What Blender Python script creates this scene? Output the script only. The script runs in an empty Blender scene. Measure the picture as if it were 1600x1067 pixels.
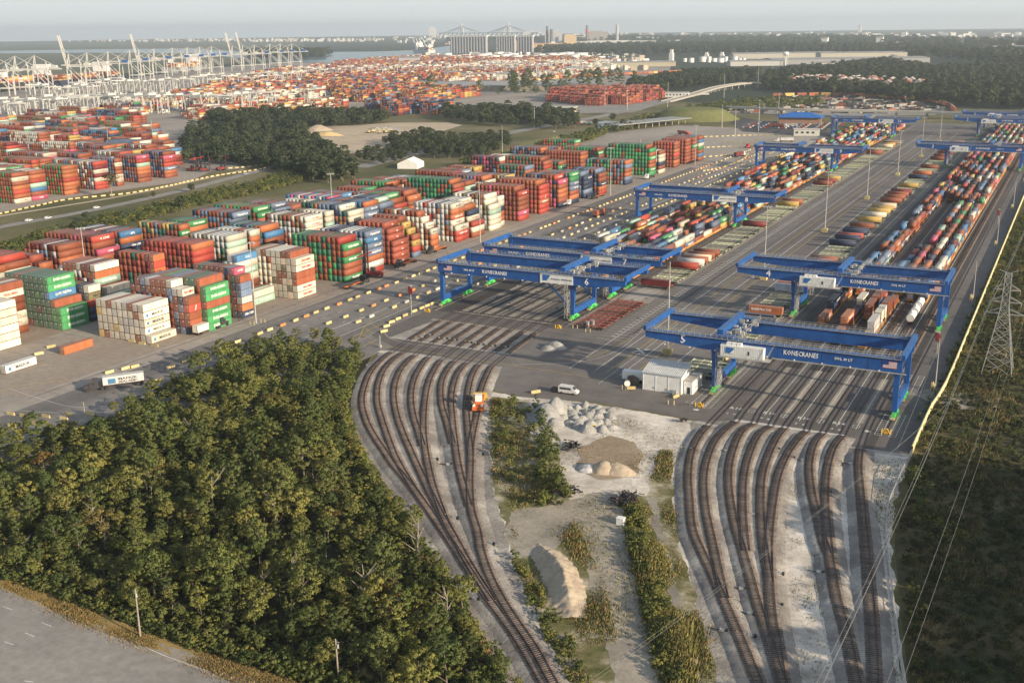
import bpy, math, random
import numpy as np
from mathutils import Vector, Matrix
from mathutils.geometry import tessellate_polygon
random.seed(7); RNG = np.random.default_rng(7)
C = bpy.context.scene.collection
R = math.radians
# ------------------------------------------------------------------ camera (X across the tracks, Y along them, Z up, metres)
FPX, PITCH, ROLL, YAW, CAMH = 1702.228, R(16.059), R(-0.731), R(27.443), 103.644
_cy, _sy, _cp, _sp = math.cos(YAW), math.sin(YAW), math.cos(PITCH), math.sin(PITCH)
FW = Vector((-_sy*_cp, _cy*_cp, -_sp)); _r = Vector((_cy, _sy, 0)); _u = _r.cross(FW)
RT = math.cos(ROLL)*_r + math.sin(ROLL)*_u; UP = -math.sin(ROLL)*_r + math.cos(ROLL)*_u
cam = bpy.data.cameras.new('camera'); camo = bpy.data.objects.new('camera', cam); C.objects.link(camo)
camo.matrix_world = Matrix(((RT.x, UP.x, -FW.x, 0), (RT.y, UP.y, -FW.y, 0), (RT.z, UP.z, -FW.z, CAMH), (0, 0, 0, 1)))
cam.sensor_width = 36; cam.lens = FPX/1600*36; cam.clip_start = 1; cam.clip_end = 60000
S = bpy.context.scene; S.camera = camo
# ------------------------------------------------------------------ sky, sun, exposure
SUN_EL, SUN_AZ = R(17), R(-10.5)            # azimuth from +X, counter-clockwise
W = bpy.data.worlds.new('World'); S.world = W; W.use_nodes = True
nt = W.node_tree; bg = nt.nodes['Background']; sky = nt.nodes.new('ShaderNodeTexSky')
sky.sky_type = 'NISHITA'; sky.sun_disc = False; sky.sun_elevation = SUN_EL
sky.sun_rotation = math.pi/2 - SUN_AZ; sky.air_density = 1.0; sky.dust_density = 2.0; sky.ozone_density = 1.0; sky.altitude = 0
# hazy air low over the horizon: pale band fading into the clear sky above
tcw = nt.nodes.new('ShaderNodeTexCoord'); sxw = nt.nodes.new('ShaderNodeSeparateXYZ'); nt.links.new(tcw.outputs['Generated'], sxw.inputs[0])
mrw = nt.nodes.new('ShaderNodeMapRange'); mrw.inputs['From Min'].default_value = .06; mrw.inputs['From Max'].default_value = .55; mrw.inputs['To Min'].default_value = .93; mrw.inputs['To Max'].default_value = .12; nt.links.new(sxw.outputs['Z'], mrw.inputs[0])
mxw = nt.nodes.new('ShaderNodeMix'); mxw.data_type = 'RGBA'; nt.links.new(mrw.outputs[0], mxw.inputs[0]); nt.links.new(sky.outputs[0], mxw.inputs[6]); mxw.inputs[7].default_value = (4.3, 4.6, 4.6, 1)
nt.links.new(mxw.outputs[2], bg.inputs[0]); bg.inputs[1].default_value = 0.12
sl = bpy.data.lights.new('sun', 'SUN'); sl.energy = 5.0; sl.angle = R(0.6); sl.color = (1.0, 0.82, 0.60)
so = bpy.data.objects.new('sun', sl); C.objects.link(so)
sd = Vector((math.cos(SUN_EL)*math.cos(SUN_AZ), math.cos(SUN_EL)*math.sin(SUN_AZ), math.sin(SUN_EL)))
so.rotation_euler = sd.to_track_quat('Z', 'Y').to_euler()
vs = S.view_settings; vs.view_transform = 'Standard'; vs.look = 'None'; vs.exposure = 0.62; vs.gamma = 1.0
S.cycles.max_bounces = 5; S.cycles.diffuse_bounces = 2; S.cycles.glossy_bounces = 2; S.cycles.transmission_bounces = 2
S.cycles.volume_bounces = 0; S.cycles.transparent_max_bounces = 4; S.cycles.use_denoising = True
S.cycles.caustics_reflective = False; S.cycles.caustics_refractive = False

def at(px, py, z=0.0):
    """ground point (metres) seen at pixel px,py of the 1600 px wide photograph"""
    d = FW*FPX + RT*(px-800) - UP*(py-533.5); t = (z-CAMH)/d.z
    return (d.x*t, d.y*t)
def pj(x, y, z):
    d = Vector((x, y, z-CAMH)); w = d.dot(FW)
    return (800+FPX*d.dot(RT)/w, 533.5-FPX*d.dot(UP)/w) if w > 1 else (-9999, -9999)
# ------------------------------------------------------------------ materials
def nd(t, kind, **kw):
    n = t.nodes.new(kind)
    for k, v in kw.items(): setattr(n, k, v)
    return n
def M(name, col, rough=.75, var=.12, scale=.6, isl=0.0, metal=0.0, dust=None, stretch=None, spec=.3, obj=0.0, fine=0.0):
    """painted or natural surface: base colour broken by noise, per-piece and per-object variation, dust on upward faces"""
    m = bpy.data.materials.new(name); m.use_nodes = True; t = m.node_tree; L = t.links.new; b = t.nodes['Principled BSDF']
    b.inputs['Roughness'].default_value = rough; b.inputs['Metallic'].default_value = metal
    b.inputs['Specular IOR Level'].default_value = spec
    g = nd(t, 'ShaderNodeNewGeometry'); mp = nd(t, 'ShaderNodeMapping'); L(g.outputs['Position'], mp.inputs[0])
    if stretch: mp.inputs['Scale'].default_value = stretch
    n = nd(t, 'ShaderNodeTexNoise'); n.inputs['Scale'].default_value = scale; n.inputs['Detail'].default_value = 6; L(mp.outputs[0], n.inputs['Vector'])
    r = nd(t, 'ShaderNodeMapRange'); r.inputs['From Min'].default_value = .3; r.inputs['From Max'].default_value = .7
    r.inputs['To Min'].default_value = 1-var; r.inputs['To Max'].default_value = 1+var; L(n.outputs[0], r.inputs[0]); v = r.outputs[0]
    def mul(a, src, amt, off=.5):
        q = nd(t, 'ShaderNodeMapRange'); q.inputs['To Min'].default_value = 1-amt; q.inputs['To Max'].default_value = 1+amt; L(src, q.inputs[0])
        k = nd(t, 'ShaderNodeMath', operation='MULTIPLY'); L(a, k.inputs[0]); L(q.outputs[0], k.inputs[1]); return k.outputs[0]
    if isl: v = mul(v, g.outputs['Random Per Island'], isl)
    if obj:
        oi = nd(t, 'ShaderNodeObjectInfo'); v = mul(v, oi.outputs['Random'], obj)
    if fine:
        n2 = nd(t, 'ShaderNodeTexNoise'); n2.inputs['Scale'].default_value = 5; n2.inputs['Detail'].default_value = 3; L(g.outputs['Position'], n2.inputs['Vector']); v = mul(v, n2.outputs[0], fine)
    mx = nd(t, 'ShaderNodeVectorMath', operation='SCALE'); mx.inputs[0].default_value = col[:3]; L(v, mx.inputs['Scale']); out = mx.outputs[0]
    if dust:
        sx = nd(t, 'ShaderNodeSeparateXYZ'); L(g.outputs['Normal'], sx.inputs[0])
        q = nd(t, 'ShaderNodeMapRange'); q.inputs['From Min'].default_value = .6; q.inputs['From Max'].default_value = .95; q.inputs['To Max'].default_value = dust[3]; L(sx.outputs['Z'], q.inputs[0])
        mm = nd(t, 'ShaderNodeMix', data_type='RGBA'); L(q.outputs[0], mm.inputs[0]); L(out, mm.inputs[6]); mm.inputs[7].default_value = (*dust[:3], 1); out = mm.outputs[2]
    L(out, b.inputs['Base Color']); return m
def MG(name, cols, scale=.02, fine=.4, rough=.95, stretch=None, bump=0.0, detail=8, lo=.35, hi=.65):
    """ground: three colours mixed by large and small noise in world metres"""
    m = bpy.data.materials.new(name); m.use_nodes = True; t = m.node_tree; L = t.links.new; b = t.nodes['Principled BSDF']
    b.inputs['Roughness'].default_value = rough; b.inputs['Specular IOR Level'].default_value = .15
    g = nd(t, 'ShaderNodeNewGeometry'); mp = nd(t, 'ShaderNodeMapping'); L(g.outputs['Position'], mp.inputs[0])
    if stretch: mp.inputs['Scale'].default_value = stretch
    n = nd(t, 'ShaderNodeTexNoise'); n.inputs['Scale'].default_value = scale; n.inputs['Detail'].default_value = detail; n.inputs['Roughness'].default_value = .62; L(mp.outputs[0], n.inputs['Vector'])
    cr = nd(t, 'ShaderNodeValToRGB'); e = cr.color_ramp.elements; L(n.outputs[0], cr.inputs[0])
    e[0].position = lo; e[1].position = hi; e[0].color = (*cols[0], 1); e[1].color = (*cols[-1], 1)
    if len(cols) > 2: x = e.new((lo+hi)/2); x.color = (*cols[1], 1)
    n2 = nd(t, 'ShaderNodeTexNoise'); n2.inputs['Scale'].default_value = fine; n2.inputs['Detail'].default_value = 5; n2.inputs['Roughness'].default_value = .7; L(g.outputs['Position'], n2.inputs['Vector'])
    r = nd(t, 'ShaderNodeMapRange'); r.inputs['From Min'].default_value = .25; r.inputs['From Max'].default_value = .75; r.inputs['To Min'].default_value = .78; r.inputs['To Max'].default_value = 1.22; L(n2.outputs[0], r.inputs[0])
    mx = nd(t, 'ShaderNodeVectorMath', operation='SCALE'); L(cr.outputs[0], mx.inputs[0]); L(r.outputs[0], mx.inputs['Scale']); L(mx.outputs[0], b.inputs['Base Color'])
    if bump:
        bp = nd(t, 'ShaderNodeBump'); bp.inputs['Distance'].default_value = bump; bp.inputs['Strength'].default_value = .8; L(n2.outputs[0], bp.inputs['Height']); L(bp.outputs[0], b.inputs['Normal'])
    return m
def leaf(name, col, col2, isl=.35, obj=.25, trans=.25):
    m = bpy.data.materials.new(name); m.use_nodes = True; t = m.node_tree; L = t.links.new; b = t.nodes['Principled BSDF']
    b.inputs['Roughness'].default_value = .7; b.inputs['Specular IOR Level'].default_value = .2
    g = nd(t, 'ShaderNodeNewGeometry'); oi = nd(t, 'ShaderNodeObjectInfo')
    n = nd(t, 'ShaderNodeTexNoise'); n.inputs['Scale'].default_value = .35; L(g.outputs['Position'], n.inputs['Vector'])
    a = nd(t, 'ShaderNodeMath', operation='ADD'); L(n.outputs[0], a.inputs[0]); L(oi.outputs['Random'], a.inputs[1])
    a2 = nd(t, 'ShaderNodeMapRange'); a2.inputs['From Min'].default_value = .45; a2.inputs['From Max'].default_value = 1.35; L(a.outputs[0], a2.inputs[0])
    mm = nd(t, 'ShaderNodeMix', data_type='RGBA'); L(a2.outputs[0], mm.inputs[0]); mm.inputs[6].default_value = (*col, 1); mm.inputs[7].default_value = (*col2, 1)
    q = nd(t, 'ShaderNodeMapRange'); q.inputs['To Min'].default_value = 1-isl; q.inputs['To Max'].default_value = 1+isl; L(g.outputs['Random Per Island'], q.inputs[0])
    mx = nd(t, 'ShaderNodeVectorMath', operation='SCALE'); L(mm.outputs[2], mx.inputs[0]); L(q.outputs[0], mx.inputs['Scale'])
    L(mx.outputs[0], b.inputs['Base Color'])
    if trans:
        tr = nd(t, 'ShaderNodeBsdfTranslucent'); L(mx.outputs[0], tr.inputs[0]); ms = nd(t, 'ShaderNodeMixShader'); ms.inputs[0].default_value = trans
        L(b.outputs[0], ms.inputs[1]); L(tr.outputs[0], ms.inputs[2]); L(ms.outputs[0], t.nodes['Material Output'].inputs[0])
    return m
DUST = (.22, .19, .16, .45)
CC = dict(r=(.27, .085, .045), o=(.42, .14, .06), R=(.40, .065, .045), M=(.17, .03, .03), d=(.33, .085, .055), g=(.06, .26, .10), G=(.04, .14, .095), w=(.64, .60, .49), s=(.50, .50, .48),
          b=(.07, .19, .36), n=(.03, .045, .09), a=(.15, .20, .29), m=(.50, .10, .17), y=(.52, .36, .11), t=(.36, .52, .42), k=(.17, .15, .08), c=(.75, .60, .45))
CN = dict(r='rust red', o='orange red', R='bright red', M='maroon', d='brick red', g='bright green', G='dark green', w='cream white', s='light grey', b='blue', n='navy', a='slate grey', m='pink', y='yellow', t='pale green', k='olive', c='pale tan')
CMAT = {k: M('container_'+CN[k].replace(' ', '_'), v, rough=.6, var=.10, scale=.5, isl=.2, obj=.22, dust=(DUST if k not in 'ws' else (.42, .42, .40, .5))) for k, v in CC.items()}
FRAMEM = M('container_frame_steel', (.13, .07, .05), var=.3, scale=1.0)
RODM = M('door_rods', (.35, .30, .26), var=.2)
WHITE = M('white_lettering', (.80, .80, .78), var=.05); DARKT = M('dark_lettering', (.04, .045, .06), var=.05); REDT = M('red_lettering', (.45, .05, .04), var=.05)
BLUE = M('crane_blue_paint', (.014, .085, .30), rough=.5, var=.2, scale=.35, spec=.4, fine=.12, dust=(.08, .20, .36, .35))
WIREM = M('wire_aluminium', (.26, .26, .25), rough=.5)
STEEL = M('galvanised_steel', (.42, .42, .40), rough=.5, var=.12, metal=.2); DARK = M('dark_rubber', (.03, .03, .032), var=.1)
GREEN = M('bogie_green_paint', (.07, .42, .10), var=.15, isl=.2); YEL = M('yellow_paint', (.47, .39, .19), var=.2, scale=1.5, isl=.15, obj=.25)
ORANGE = M('orange_paint', (.55, .13, .03), var=.12); WPAINT = M('white_paint', (.75, .75, .72), rough=.5, var=.08); GLASS = M('dark_glass', (.03, .04, .05), rough=.15, spec=.6)
CONC = M('concrete', (.42, .40, .36), var=.15, scale=1.0, obj=.2); RAILM = M('rail_steel', (.06, .045, .04), rough=.5, var=.2); TIE = M('wooden_ties', (.125, .098, .084), var=.25, isl=.35)
BARK = M('bark', (.16, .13, .10), var=.3, scale=2); PALEBARK = M('pale_bark', (.28, .25, .21), var=.2, scale=2); CRANEW = M('port_crane_white', (.52, .52, .49), var=.08)
# ------------------------------------------------------------------ mesh builder
BV = np.array([(-.5, -.5, 0), (.5, -.5, 0), (.5, .5, 0), (-.5, .5, 0), (-.5, -.5, 1), (.5, -.5, 1), (.5, .5, 1), (-.5, .5, 1)])
BF = [(0, 3, 2, 1), (4, 5, 6, 7), (0, 1, 5, 4), (1, 2, 6, 5), (2, 3, 7, 6), (3, 0, 4, 7)]
class MB:
    def __init__(s): s.v = []; s.f = []; s.m = []; s.n = 0
    def add(s, vs, fs, m=0):
        s.v.extend([tuple(map(float, q)) for q in vs]); s.f.extend([tuple(i+s.n for i in f) for f in fs]); s.m.extend([m]*len(fs)); s.n += len(vs); return s
    def box(s, x, y, z, sx, sy, sz, m=0, rot=0.0):
        """x,y centre, z bottom"""
        v = BV*(sx, sy, sz)
        if rot: c, q = math.cos(rot), math.sin(rot); v = np.stack([v[:, 0]*c-v[:, 1]*q, v[:, 0]*q+v[:, 1]*c, v[:, 2]], 1)
        return s.add(v+(x, y, z), BF, m)
    def bb(s, x0, x1, y0, y1, z0, z1, m=0): return s.box((x0+x1)/2, (y0+y1)/2, z0, x1-x0, y1-y0, z1-z0, m)
    def bar(s, p, q, w=.1, h=None, m=0):
        p = Vector(p); q = Vector(q); d = q-p; l = d.length
        if l < 1e-6: return s
        d /= l; a = d.cross(Vector((0, 0, 1))) if abs(d.z) < .95 else d.cross(Vector((0, 1, 0))); a.normalize(); b = a.cross(d); h = h or w
        v = [p+a*i*w/2+b*j*h/2+d*k*l for k in (0, 1) for i, j in ((-1, -1), (1, -1), (1, 1), (-1, 1))]
        return s.add(v, [(0, 1, 2, 3)[::-1], (4, 5, 6, 7), (0, 1, 5, 4), (1, 2, 6, 5), (2, 3, 7, 6), (3, 0, 4, 7)], m)
    def cyl(s, p, q, r, r2=None, n=10, m=0):
        p = Vector(p); q = Vector(q); d = (q-p).normalized(); r2 = r if r2 is None else r2
        a = d.cross(Vector((0, 0, 1))) if abs(d.z) < .95 else d.cross(Vector((0, 1, 0))); a.normalize(); b = a.cross(d); v = []
        for k, (c, rr) in enumerate(((p, r), (q, r2))):
            for i in range(n): t = 2*math.pi*i/n; v.append(c+a*math.cos(t)*rr+b*math.sin(t)*rr)
        return s.add(v, [(i, (i+1) % n, n+(i+1) % n, n+i) for i in range(n)]+[tuple(range(n))[::-1], tuple(range(n, 2*n))], m)
    def prism(s, poly, y0, y1, m=0, ax='y'):
        """poly in (x,z) extruded along y (or (y,z) along x)"""
        n = len(poly); f = (lambda a, c, b: (a, b, c)) if ax == 'y' else (lambda a, c, b: (b, a, c))
        v = [f(a, c, y0) for a, c in poly]+[f(a, c, y1) for a, c in poly]
        return s.add(v, [tuple(range(n)), tuple(range(n, 2*n))[::-1]]+[(i, n+i, n+(i+1) % n, (i+1) % n) for i in range(n)], m)
    def cone(s, x, y, z, rx, ry, h, m=0, n=14, rot=0.0, noise=.12):
        v = []; rings = [(1.0, 0), (.80, .30), (.52, .66), (.22, .92)]
        for rr, hh in rings:
            for i in range(n):
                t = 2*math.pi*i/n; k = 1+random.uniform(-noise, noise); a = rx*rr*k*math.cos(t); b = ry*rr*k*math.sin(t)
                v.append((x+a*math.cos(rot)-b*math.sin(rot), y+a*math.sin(rot)+b*math.cos(rot), z+h*hh*(1+random.uniform(-.04, .04) if hh else 1)))
        v.append((x, y, z+h)); f = []
        for k in range(3): f += [(k*n+i, k*n+(i+1) % n, (k+1)*n+(i+1) % n, (k+1)*n+i) for i in range(n)]
        f += [(3*n+i, 3*n+(i+1) % n, 4*n) for i in range(n)]; return s.add(v, f, m)
    def build(s, name, mats, parent=None, smooth=False, **tags):
        me = bpy.data.meshes.new(name); me.from_pydata(s.v, [], s.f)
        for m in (mats if isinstance(mats, (list, tuple)) else [mats]): me.materials.append(m)
        if any(s.m): me.polygons.foreach_set('material_index', s.m)
        if smooth: me.polygons.foreach_set('use_smooth', [True]*len(s.f))
        me.update(); return ob(name, me, parent, **tags)
def ob(name, me, parent=None, **tags):
    o = bpy.data.objects.new(name, me); C.objects.link(o)
    if parent: o.parent = parent
    for k, v in tags.items(): o[k] = v
    return o
def thing(name, label, cat, loc=(0, 0, 0), rz=0.0, group=None):
    o = bpy.data.objects.new(name, None); C.objects.link(o); o.location = loc; o.rotation_euler = (0, 0, rz); o['label'] = label; o['category'] = cat
    o.empty_display_size = .5
    if group: o['group'] = group
    return o
def dup(root, loc, rz=None, label=None, scale=None):
    r = root.copy(); C.objects.link(r); r.location = loc
    if rz is not None: r.rotation_euler = (0, 0, rz)
    if scale is not None: r.scale = scale if hasattr(scale, '__len__') else (scale,)*3
    if label: r['label'] = label
    for ch in root.children:
        c = ch.copy(); C.objects.link(c); c.parent = r
        for g in ch.children: d = g.copy(); C.objects.link(d); d.parent = c
    return r
def boxes(arr):
    """arr rows: x,y,z0,sx,sy,sz -> verts, faces as numpy"""
    a = np.asarray(arr, float); v = BV[None]*a[:, None, 3:6]+a[:, None, :3]; n = len(a)
    f = np.array(BF)[None]+np.arange(n)[:, None, None]*8; return v.reshape(-1, 3), f.reshape(-1, 4)
def quads_mesh(name, v, f, mats, midx=None):
    me = bpy.data.meshes.new(name); nf = len(f); me.vertices.add(len(v)); me.vertices.foreach_set('co', np.asarray(v, np.float32).ravel())
    k = f.shape[1]; me.loops.add(nf*k); me.loops.foreach_set('vertex_index', f.astype(np.int32).ravel()); me.polygons.add(nf)
    me.polygons.foreach_set('loop_start', np.arange(0, nf*k, k, dtype=np.int32))
    for m in mats: me.materials.append(m)
    if midx is not None: me.polygons.foreach_set('material_index', np.asarray(midx, np.int32))
    me.update(calc_edges=True); return me
def sheet(name, pts, z, mat, px=True, kind='structure', rough=None, **tags):
    """flat ground sheet; pts are photo pixels on the ground (px) or metres; natural ground gets a ragged edge"""
    p = [at(*q) for q in pts] if px else pts
    if rough is None: rough = .55 if mat.name.split('.')[0] in ('ballast', 'white_sand', 'dirt_road', 'rough_grass', 'brown_earth', 'dry_verge', 'dark_ballast') and px else 0
    if rough:
        q = []
        for a, b in zip(p, p[1:]+p[:1]):
            l = math.dist(a, b); n = max(1, int(l/1.3))
            for i in range(n):
                t = i/n; x, y = a[0]+(b[0]-a[0])*t, a[1]+(b[1]-a[1])*t; w = math.sin(x*.9+y*.7)+math.sin(x*.31-y*.43+2)+random.uniform(-.9, .9); w2 = math.sin(x*.7-y*.9+1)+random.uniform(-.9, .9); q.append((x+w*rough*.5, y+w2*rough*.5))
        p = q
    v = [Vector((x, y, z)) for x, y in p]; tri = tessellate_polygon([v]); me = bpy.data.meshes.new(name)
    fs = []
    for t in tri:
        a, b, c = (v[i] for i in t); fs.append(tuple(t) if (b-a).cross(c-a).z > 0 else tuple(t)[::-1])
    me.from_pydata([tuple(q) for q in v], [], fs); me.materials.append(mat); me.update(); return ob(name, me, kind=kind, **tags)
def inpoly(P, poly):
    x, y = P[:, 0], P[:, 1]; c = np.zeros(len(P), bool); n = len(poly)
    for i in range(n):
        x1, y1 = poly[i]; x2, y2 = poly[(i+1) % n]
        with np.errstate(divide='ignore', invalid='ignore'): c ^= ((y1 > y) != (y2 > y)) & (x < (x2-x1)*(y-y1)/(y2-y1)+x1)
    return c
def scatter(poly, n):
    q = np.array(poly); lo, hi = q.min(0), q.max(0); out = []
    while sum(map(len, out)) < n:
        P = RNG.uniform(lo, hi, (n*2, 2)); out.append(P[inpoly(P, poly)])
    return np.concatenate(out)[:n]
def smooth_line(pts, step=1.0):
    """Catmull-Rom through pts (2D), resampled"""
    P = [np.array(p, float) for p in pts]; P = [2*P[0]-P[1]]+P+[2*P[-1]-P[-2]]; out = []
    for i in range(1, len(P)-2):
        a, b, c, d = P[i-1:i+3]; n = max(2, int(np.hypot(*(c-b))/step))
        for k in range(n):
            t = k/n; out.append(.5*((2*b)+(-a+c)*t+(2*a-5*b+4*c-d)*t*t+(-a+3*b-3*c+d)*t**3))
    out.append(P[-2]); return np.array(out)
def ribbon(name, line, w, z, mat, off=0.0, h=0.0, **tags):
    L = np.asarray(line, float); T = np.gradient(L, axis=0); T /= np.hypot(T[:, 0], T[:, 1])[:, None]+1e-9; N = np.stack([-T[:, 1], T[:, 0]], 1)
    a = L+N*(off+w/2); b = L+N*(off-w/2); n = len(L)
    if not h:
        v = np.concatenate([np.c_[a, np.full(n, z)], np.c_[b, np.full(n, z)]]); i = np.arange(n-1); f = np.stack([i, n+i, n+i+1, i+1], 1)
    else:
        v = np.concatenate([np.c_[a, np.full(n, z)], np.c_[b, np.full(n, z)], np.c_[b, np.full(n, z+h)], np.c_[a, np.full(n, z+h)]]); i = np.arange(n-1)
        f = np.concatenate([np.stack([k*n+i, ((k+1) % 4)*n+i, ((k+1) % 4)*n+i+1, k*n+i+1], 1) for k in range(4)])
    return v, f
def rib(name, line, w, z, mat, parent=None, off=0.0, h=0.0, **tags):
    v, f = ribbon(name, line, w, z, mat, off, h); return ob(name, quads_mesh(name, v, f, [mat]), parent, **tags)
_TX = {}
def text_mesh(s, mat, ext=0.03, bold=.015):
    """flat mesh lettering 1 m high, starting at x=0, lying in XY; returns (mesh, width)"""
    k = (s, mat.name)
    if k not in _TX:
        cu = bpy.data.curves.new('lettering', 'FONT'); cu.body = s; cu.size = 1.4; cu.extrude = ext; cu.offset = bold; cu.resolution_u = 1
        o = bpy.data.objects.new('lettering', cu); C.objects.link(o); bpy.context.view_layer.update()
        me = bpy.data.meshes.new_from_object(o.evaluated_get(bpy.context.evaluated_depsgraph_get())); bpy.data.objects.remove(o); bpy.data.curves.remove(cu)
        me.name = 'lettering'; me.materials.clear(); me.materials.append(mat); me.update(); w = max(v.co.x for v in me.vertices); _TX[k] = (me, w)
    return _TX[k]
def put_text(s, mat, parent, pos, right, up, height, width=None, name='lettering', **tags):
    """pos: lower-left corner; right/up: unit vectors"""
    me, w = text_mesh(s, mat); o = ob(name, me, parent, **tags); sx = (width/w) if width else height
    X = Vector(right); Y = Vector(up); Z = X.cross(Y); o.matrix_local = Matrix.LocRotScale(Vector(pos), Matrix((X, Y, Z)).transposed().to_quaternion(), Vector((sx, height, 1))); return o
ORD = ['', 'first', 'second', 'third', 'fourth', 'fifth', 'sixth', 'seventh', 'eighth', 'ninth', 'tenth', 'eleventh', 'twelfth', 'thirteenth', 'fourteenth', 'fifteenth', 'sixteenth', 'seventeenth', 'eighteenth', 'nineteenth', 'twentieth']
def ordi(n):
    if n <= 20: return ORD[n]
    if n >= 100: return 'hundred and '+ordi(n-100) if n > 100 else 'hundredth'
    t = ['', '', 'twenty', 'thirty', 'forty', 'fifty', 'sixty', 'seventy', 'eighty', 'ninety'][min(n//10, 9)]
    return (t+'-'+ORD[n % 10]) if n % 10 else t[:-1]+'ieth'
# ================================================================== GROUND
G_FIELD = MG('field_ground', [(.075, .085, .035), (.13, .12, .055), (.19, .17, .10)], scale=.012, fine=.3)
G_FAR = MG('far_land', [(.030, .045, .028), (.05, .062, .035), (.14, .13, .09)], scale=.0011, fine=.012, stretch=(.6, .6, 1), lo=.42, hi=.78)
G_MARSH = MG('marsh', [(.16, .15, .09), (.11, .12, .07), (.055, .07, .05)], scale=.0016, fine=.01, stretch=(.5, 1.5, 1))
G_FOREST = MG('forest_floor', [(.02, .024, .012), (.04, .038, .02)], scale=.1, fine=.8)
G_YARD = MG('yard_paving', [(.25, .215, .18), (.30, .27, .235), (.35, .315, .275)], scale=.018, fine=.25, stretch=(1, .35, 1), rough=.8)
G_TAN = MG('tan_paving', [(.25, .205, .165), (.31, .27, .225)], scale=.03, fine=.4, stretch=(1, .3, 1))
G_ASPH = MG('asphalt', [(.115, .105, .098), (.15, .137, .128), (.185, .172, .16)], scale=.02, fine=.2, stretch=(1, .25, 1), rough=.8)
G_DASPH = MG('dark_asphalt', [(.045, .042, .042), (.075, .07, .066), (.12, .11, .10)], scale=.03, fine=.3, stretch=(1.3, .12, 1), rough=.8)
G_LANE = MG('lane_asphalt', [(.14, .135, .13), (.19, .18, .17), (.25, .235, .215)], scale=.05, fine=.3, stretch=(1.5, .06, 1), rough=.8)
G_ROAD = MG('road_asphalt', [(.23, .215, .195), (.27, .255, .235), (.30, .285, .26)], scale=.06, fine=.5, rough=.85)
G_BALL = MG('ballast', [(.19, .175, .16), (.28, .26, .235), (.44, .41, .365)], scale=.09, fine=1.1, bump=.35)
G_DBALL = MG('dark_ballast', [(.10, .10, .105), (.15, .15, .155)], scale=.2, fine=1.5)
G_WHITE = MG('white_sand', [(.34, .31, .27), (.56, .51, .44), (.72, .67, .59)], scale=.09, fine=.7, bump=.1)
G_DIRT = MG('dirt_road', [(.22, .20, .17), (.31, .28, .23), (.38, .34, .28)], scale=.08, fine=.8, bump=.1)
G_GRASS = MG('rough_grass', [(.08, .09, .03), (.18, .165, .08), (.42, .38, .29)], scale=.13, fine=1.2, lo=.38, hi=.62)
G_VERGE = MG('dry_verge', [(.26, .19, .07), (.35, .25, .10), (.24, .20, .08)], scale=.12, fine=1.5)
G_SAND = MG('sand_lot', [(.40, .33, .24), (.50, .42, .31)], scale=.02, fine=.1)
G_BROWN = MG('brown_earth', [(.26, .20, .14), (.34, .27, .19)], scale=.1, fine=.8)
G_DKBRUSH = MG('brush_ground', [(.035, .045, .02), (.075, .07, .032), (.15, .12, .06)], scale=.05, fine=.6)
WATER = M('river_water', (.10, .16, .18), rough=.25, var=.05, scale=.01, spec=.5)
MARKW = M('road_paint_white', (.60, .60, .57), var=.25, scale=1.5); MARKY = M('road_paint_yellow', (.50, .36, .08), var=.25, scale=1.5)
# land out to the horizon (100 m up the curve of the earth ends it near 18 km)
n = 96; rr = [0, 400, 900, 2000, 4000, 8000, 17500]; v = [(0, 300, -.05)]; f = []
for k, q in enumerate(rr[1:]):
    for i in range(n): t = 2*math.pi*i/n; v.append((q*math.cos(t), 300+q*math.sin(t), -.05))
for i in range(n): f.append((0, 1+i, 1+(i+1) % n))
for k in range(len(rr)-2):
    for i in range(n): a = 1+k*n; b = a+n; f.append((a+i, b+i, b+(i+1) % n, a+(i+1) % n))
me = bpy.data.meshes.new('ground'); me.from_pydata(v, [], f); me.materials.append(G_FAR); me.update(); ob('ground', me, kind='structure')
def msheet(name, poly, z, mat): return sheet(name, poly, z, mat, px=False)
msheet('field', [(-560, 60), (200, 60), (200, 1500), (-760, 1500), (-760, 600), (-560, 330)], 0.0, G_FIELD)
msheet('marsh', [(-1900, 1000), (-2400, 2600), (-3200, 4200), (-7000, 9000), (-12500, 9000), (-9000, 3000), (-4000, 1000)], 0.0, G_MARSH)
sheet('river', [(300, 84), (420, 96), (520, 98), (600, 94), (690, 87), (735, 76), (705, 72), (650, 79), (590, 81), (500, 82), (430, 85), (300, 76), (140, 78), (0, 80), (0, 84), (140, 83)], .3, WATER)
# container yard, lanes and the rail yard
msheet('yard_paving', [(-418, 130), (-262, 130), (-262, 1000), (-300, 1060), (-418, 1010)], .02, G_YARD)
for i, x in enumerate((-286, -334, -384)): msheet('stack_strip', [(x-14, 205), (x+15.5, 205), (x+15.5, 880), (x-14, 880)], .035, G_TAN)
msheet('lane_pavement', [(-262, 130), (-200, 130), (-200, 297), (-215, 306), (-215, 940), (-218, 1010), (-262, 1000)], .027, G_LANE)
msheet('asphalt', [(-215, 306), (-199, 290.5), (-158, 290.3), at(777, 574), at(768, 608), at(800, 619), at(862, 624), (-117, 273.5), (-99, 272.5), (-87, 271.5), (-76.5, 269.3), (-75.6, 276.2), (-46, 277), (-46, 268.9), (-28.8, 270), (-27.6, 1260), (-215, 1260)], .02, G_ASPH)
msheet('rail_apron', [(-214.5, 346), (-160, 343), (-160, 1230), (-214.5, 1230)], .04, G_DASPH)
msheet('rail_apron', [(-83, 330), (-43, 330), (-43, 1230), (-83, 1230)], .04, G_DASPH)
msheet('rail_ballast', [(-207, 307), (-205, 333), (-163.5, 332.6), (-159.3, 306.5)], .04, G_BALL)
msheet('concrete_strip', [(-206.4, 332.2), (-162.5, 331.4), (-162.4, 333.6), (-206.6, 334.4)], .055, G_DIRT)
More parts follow.
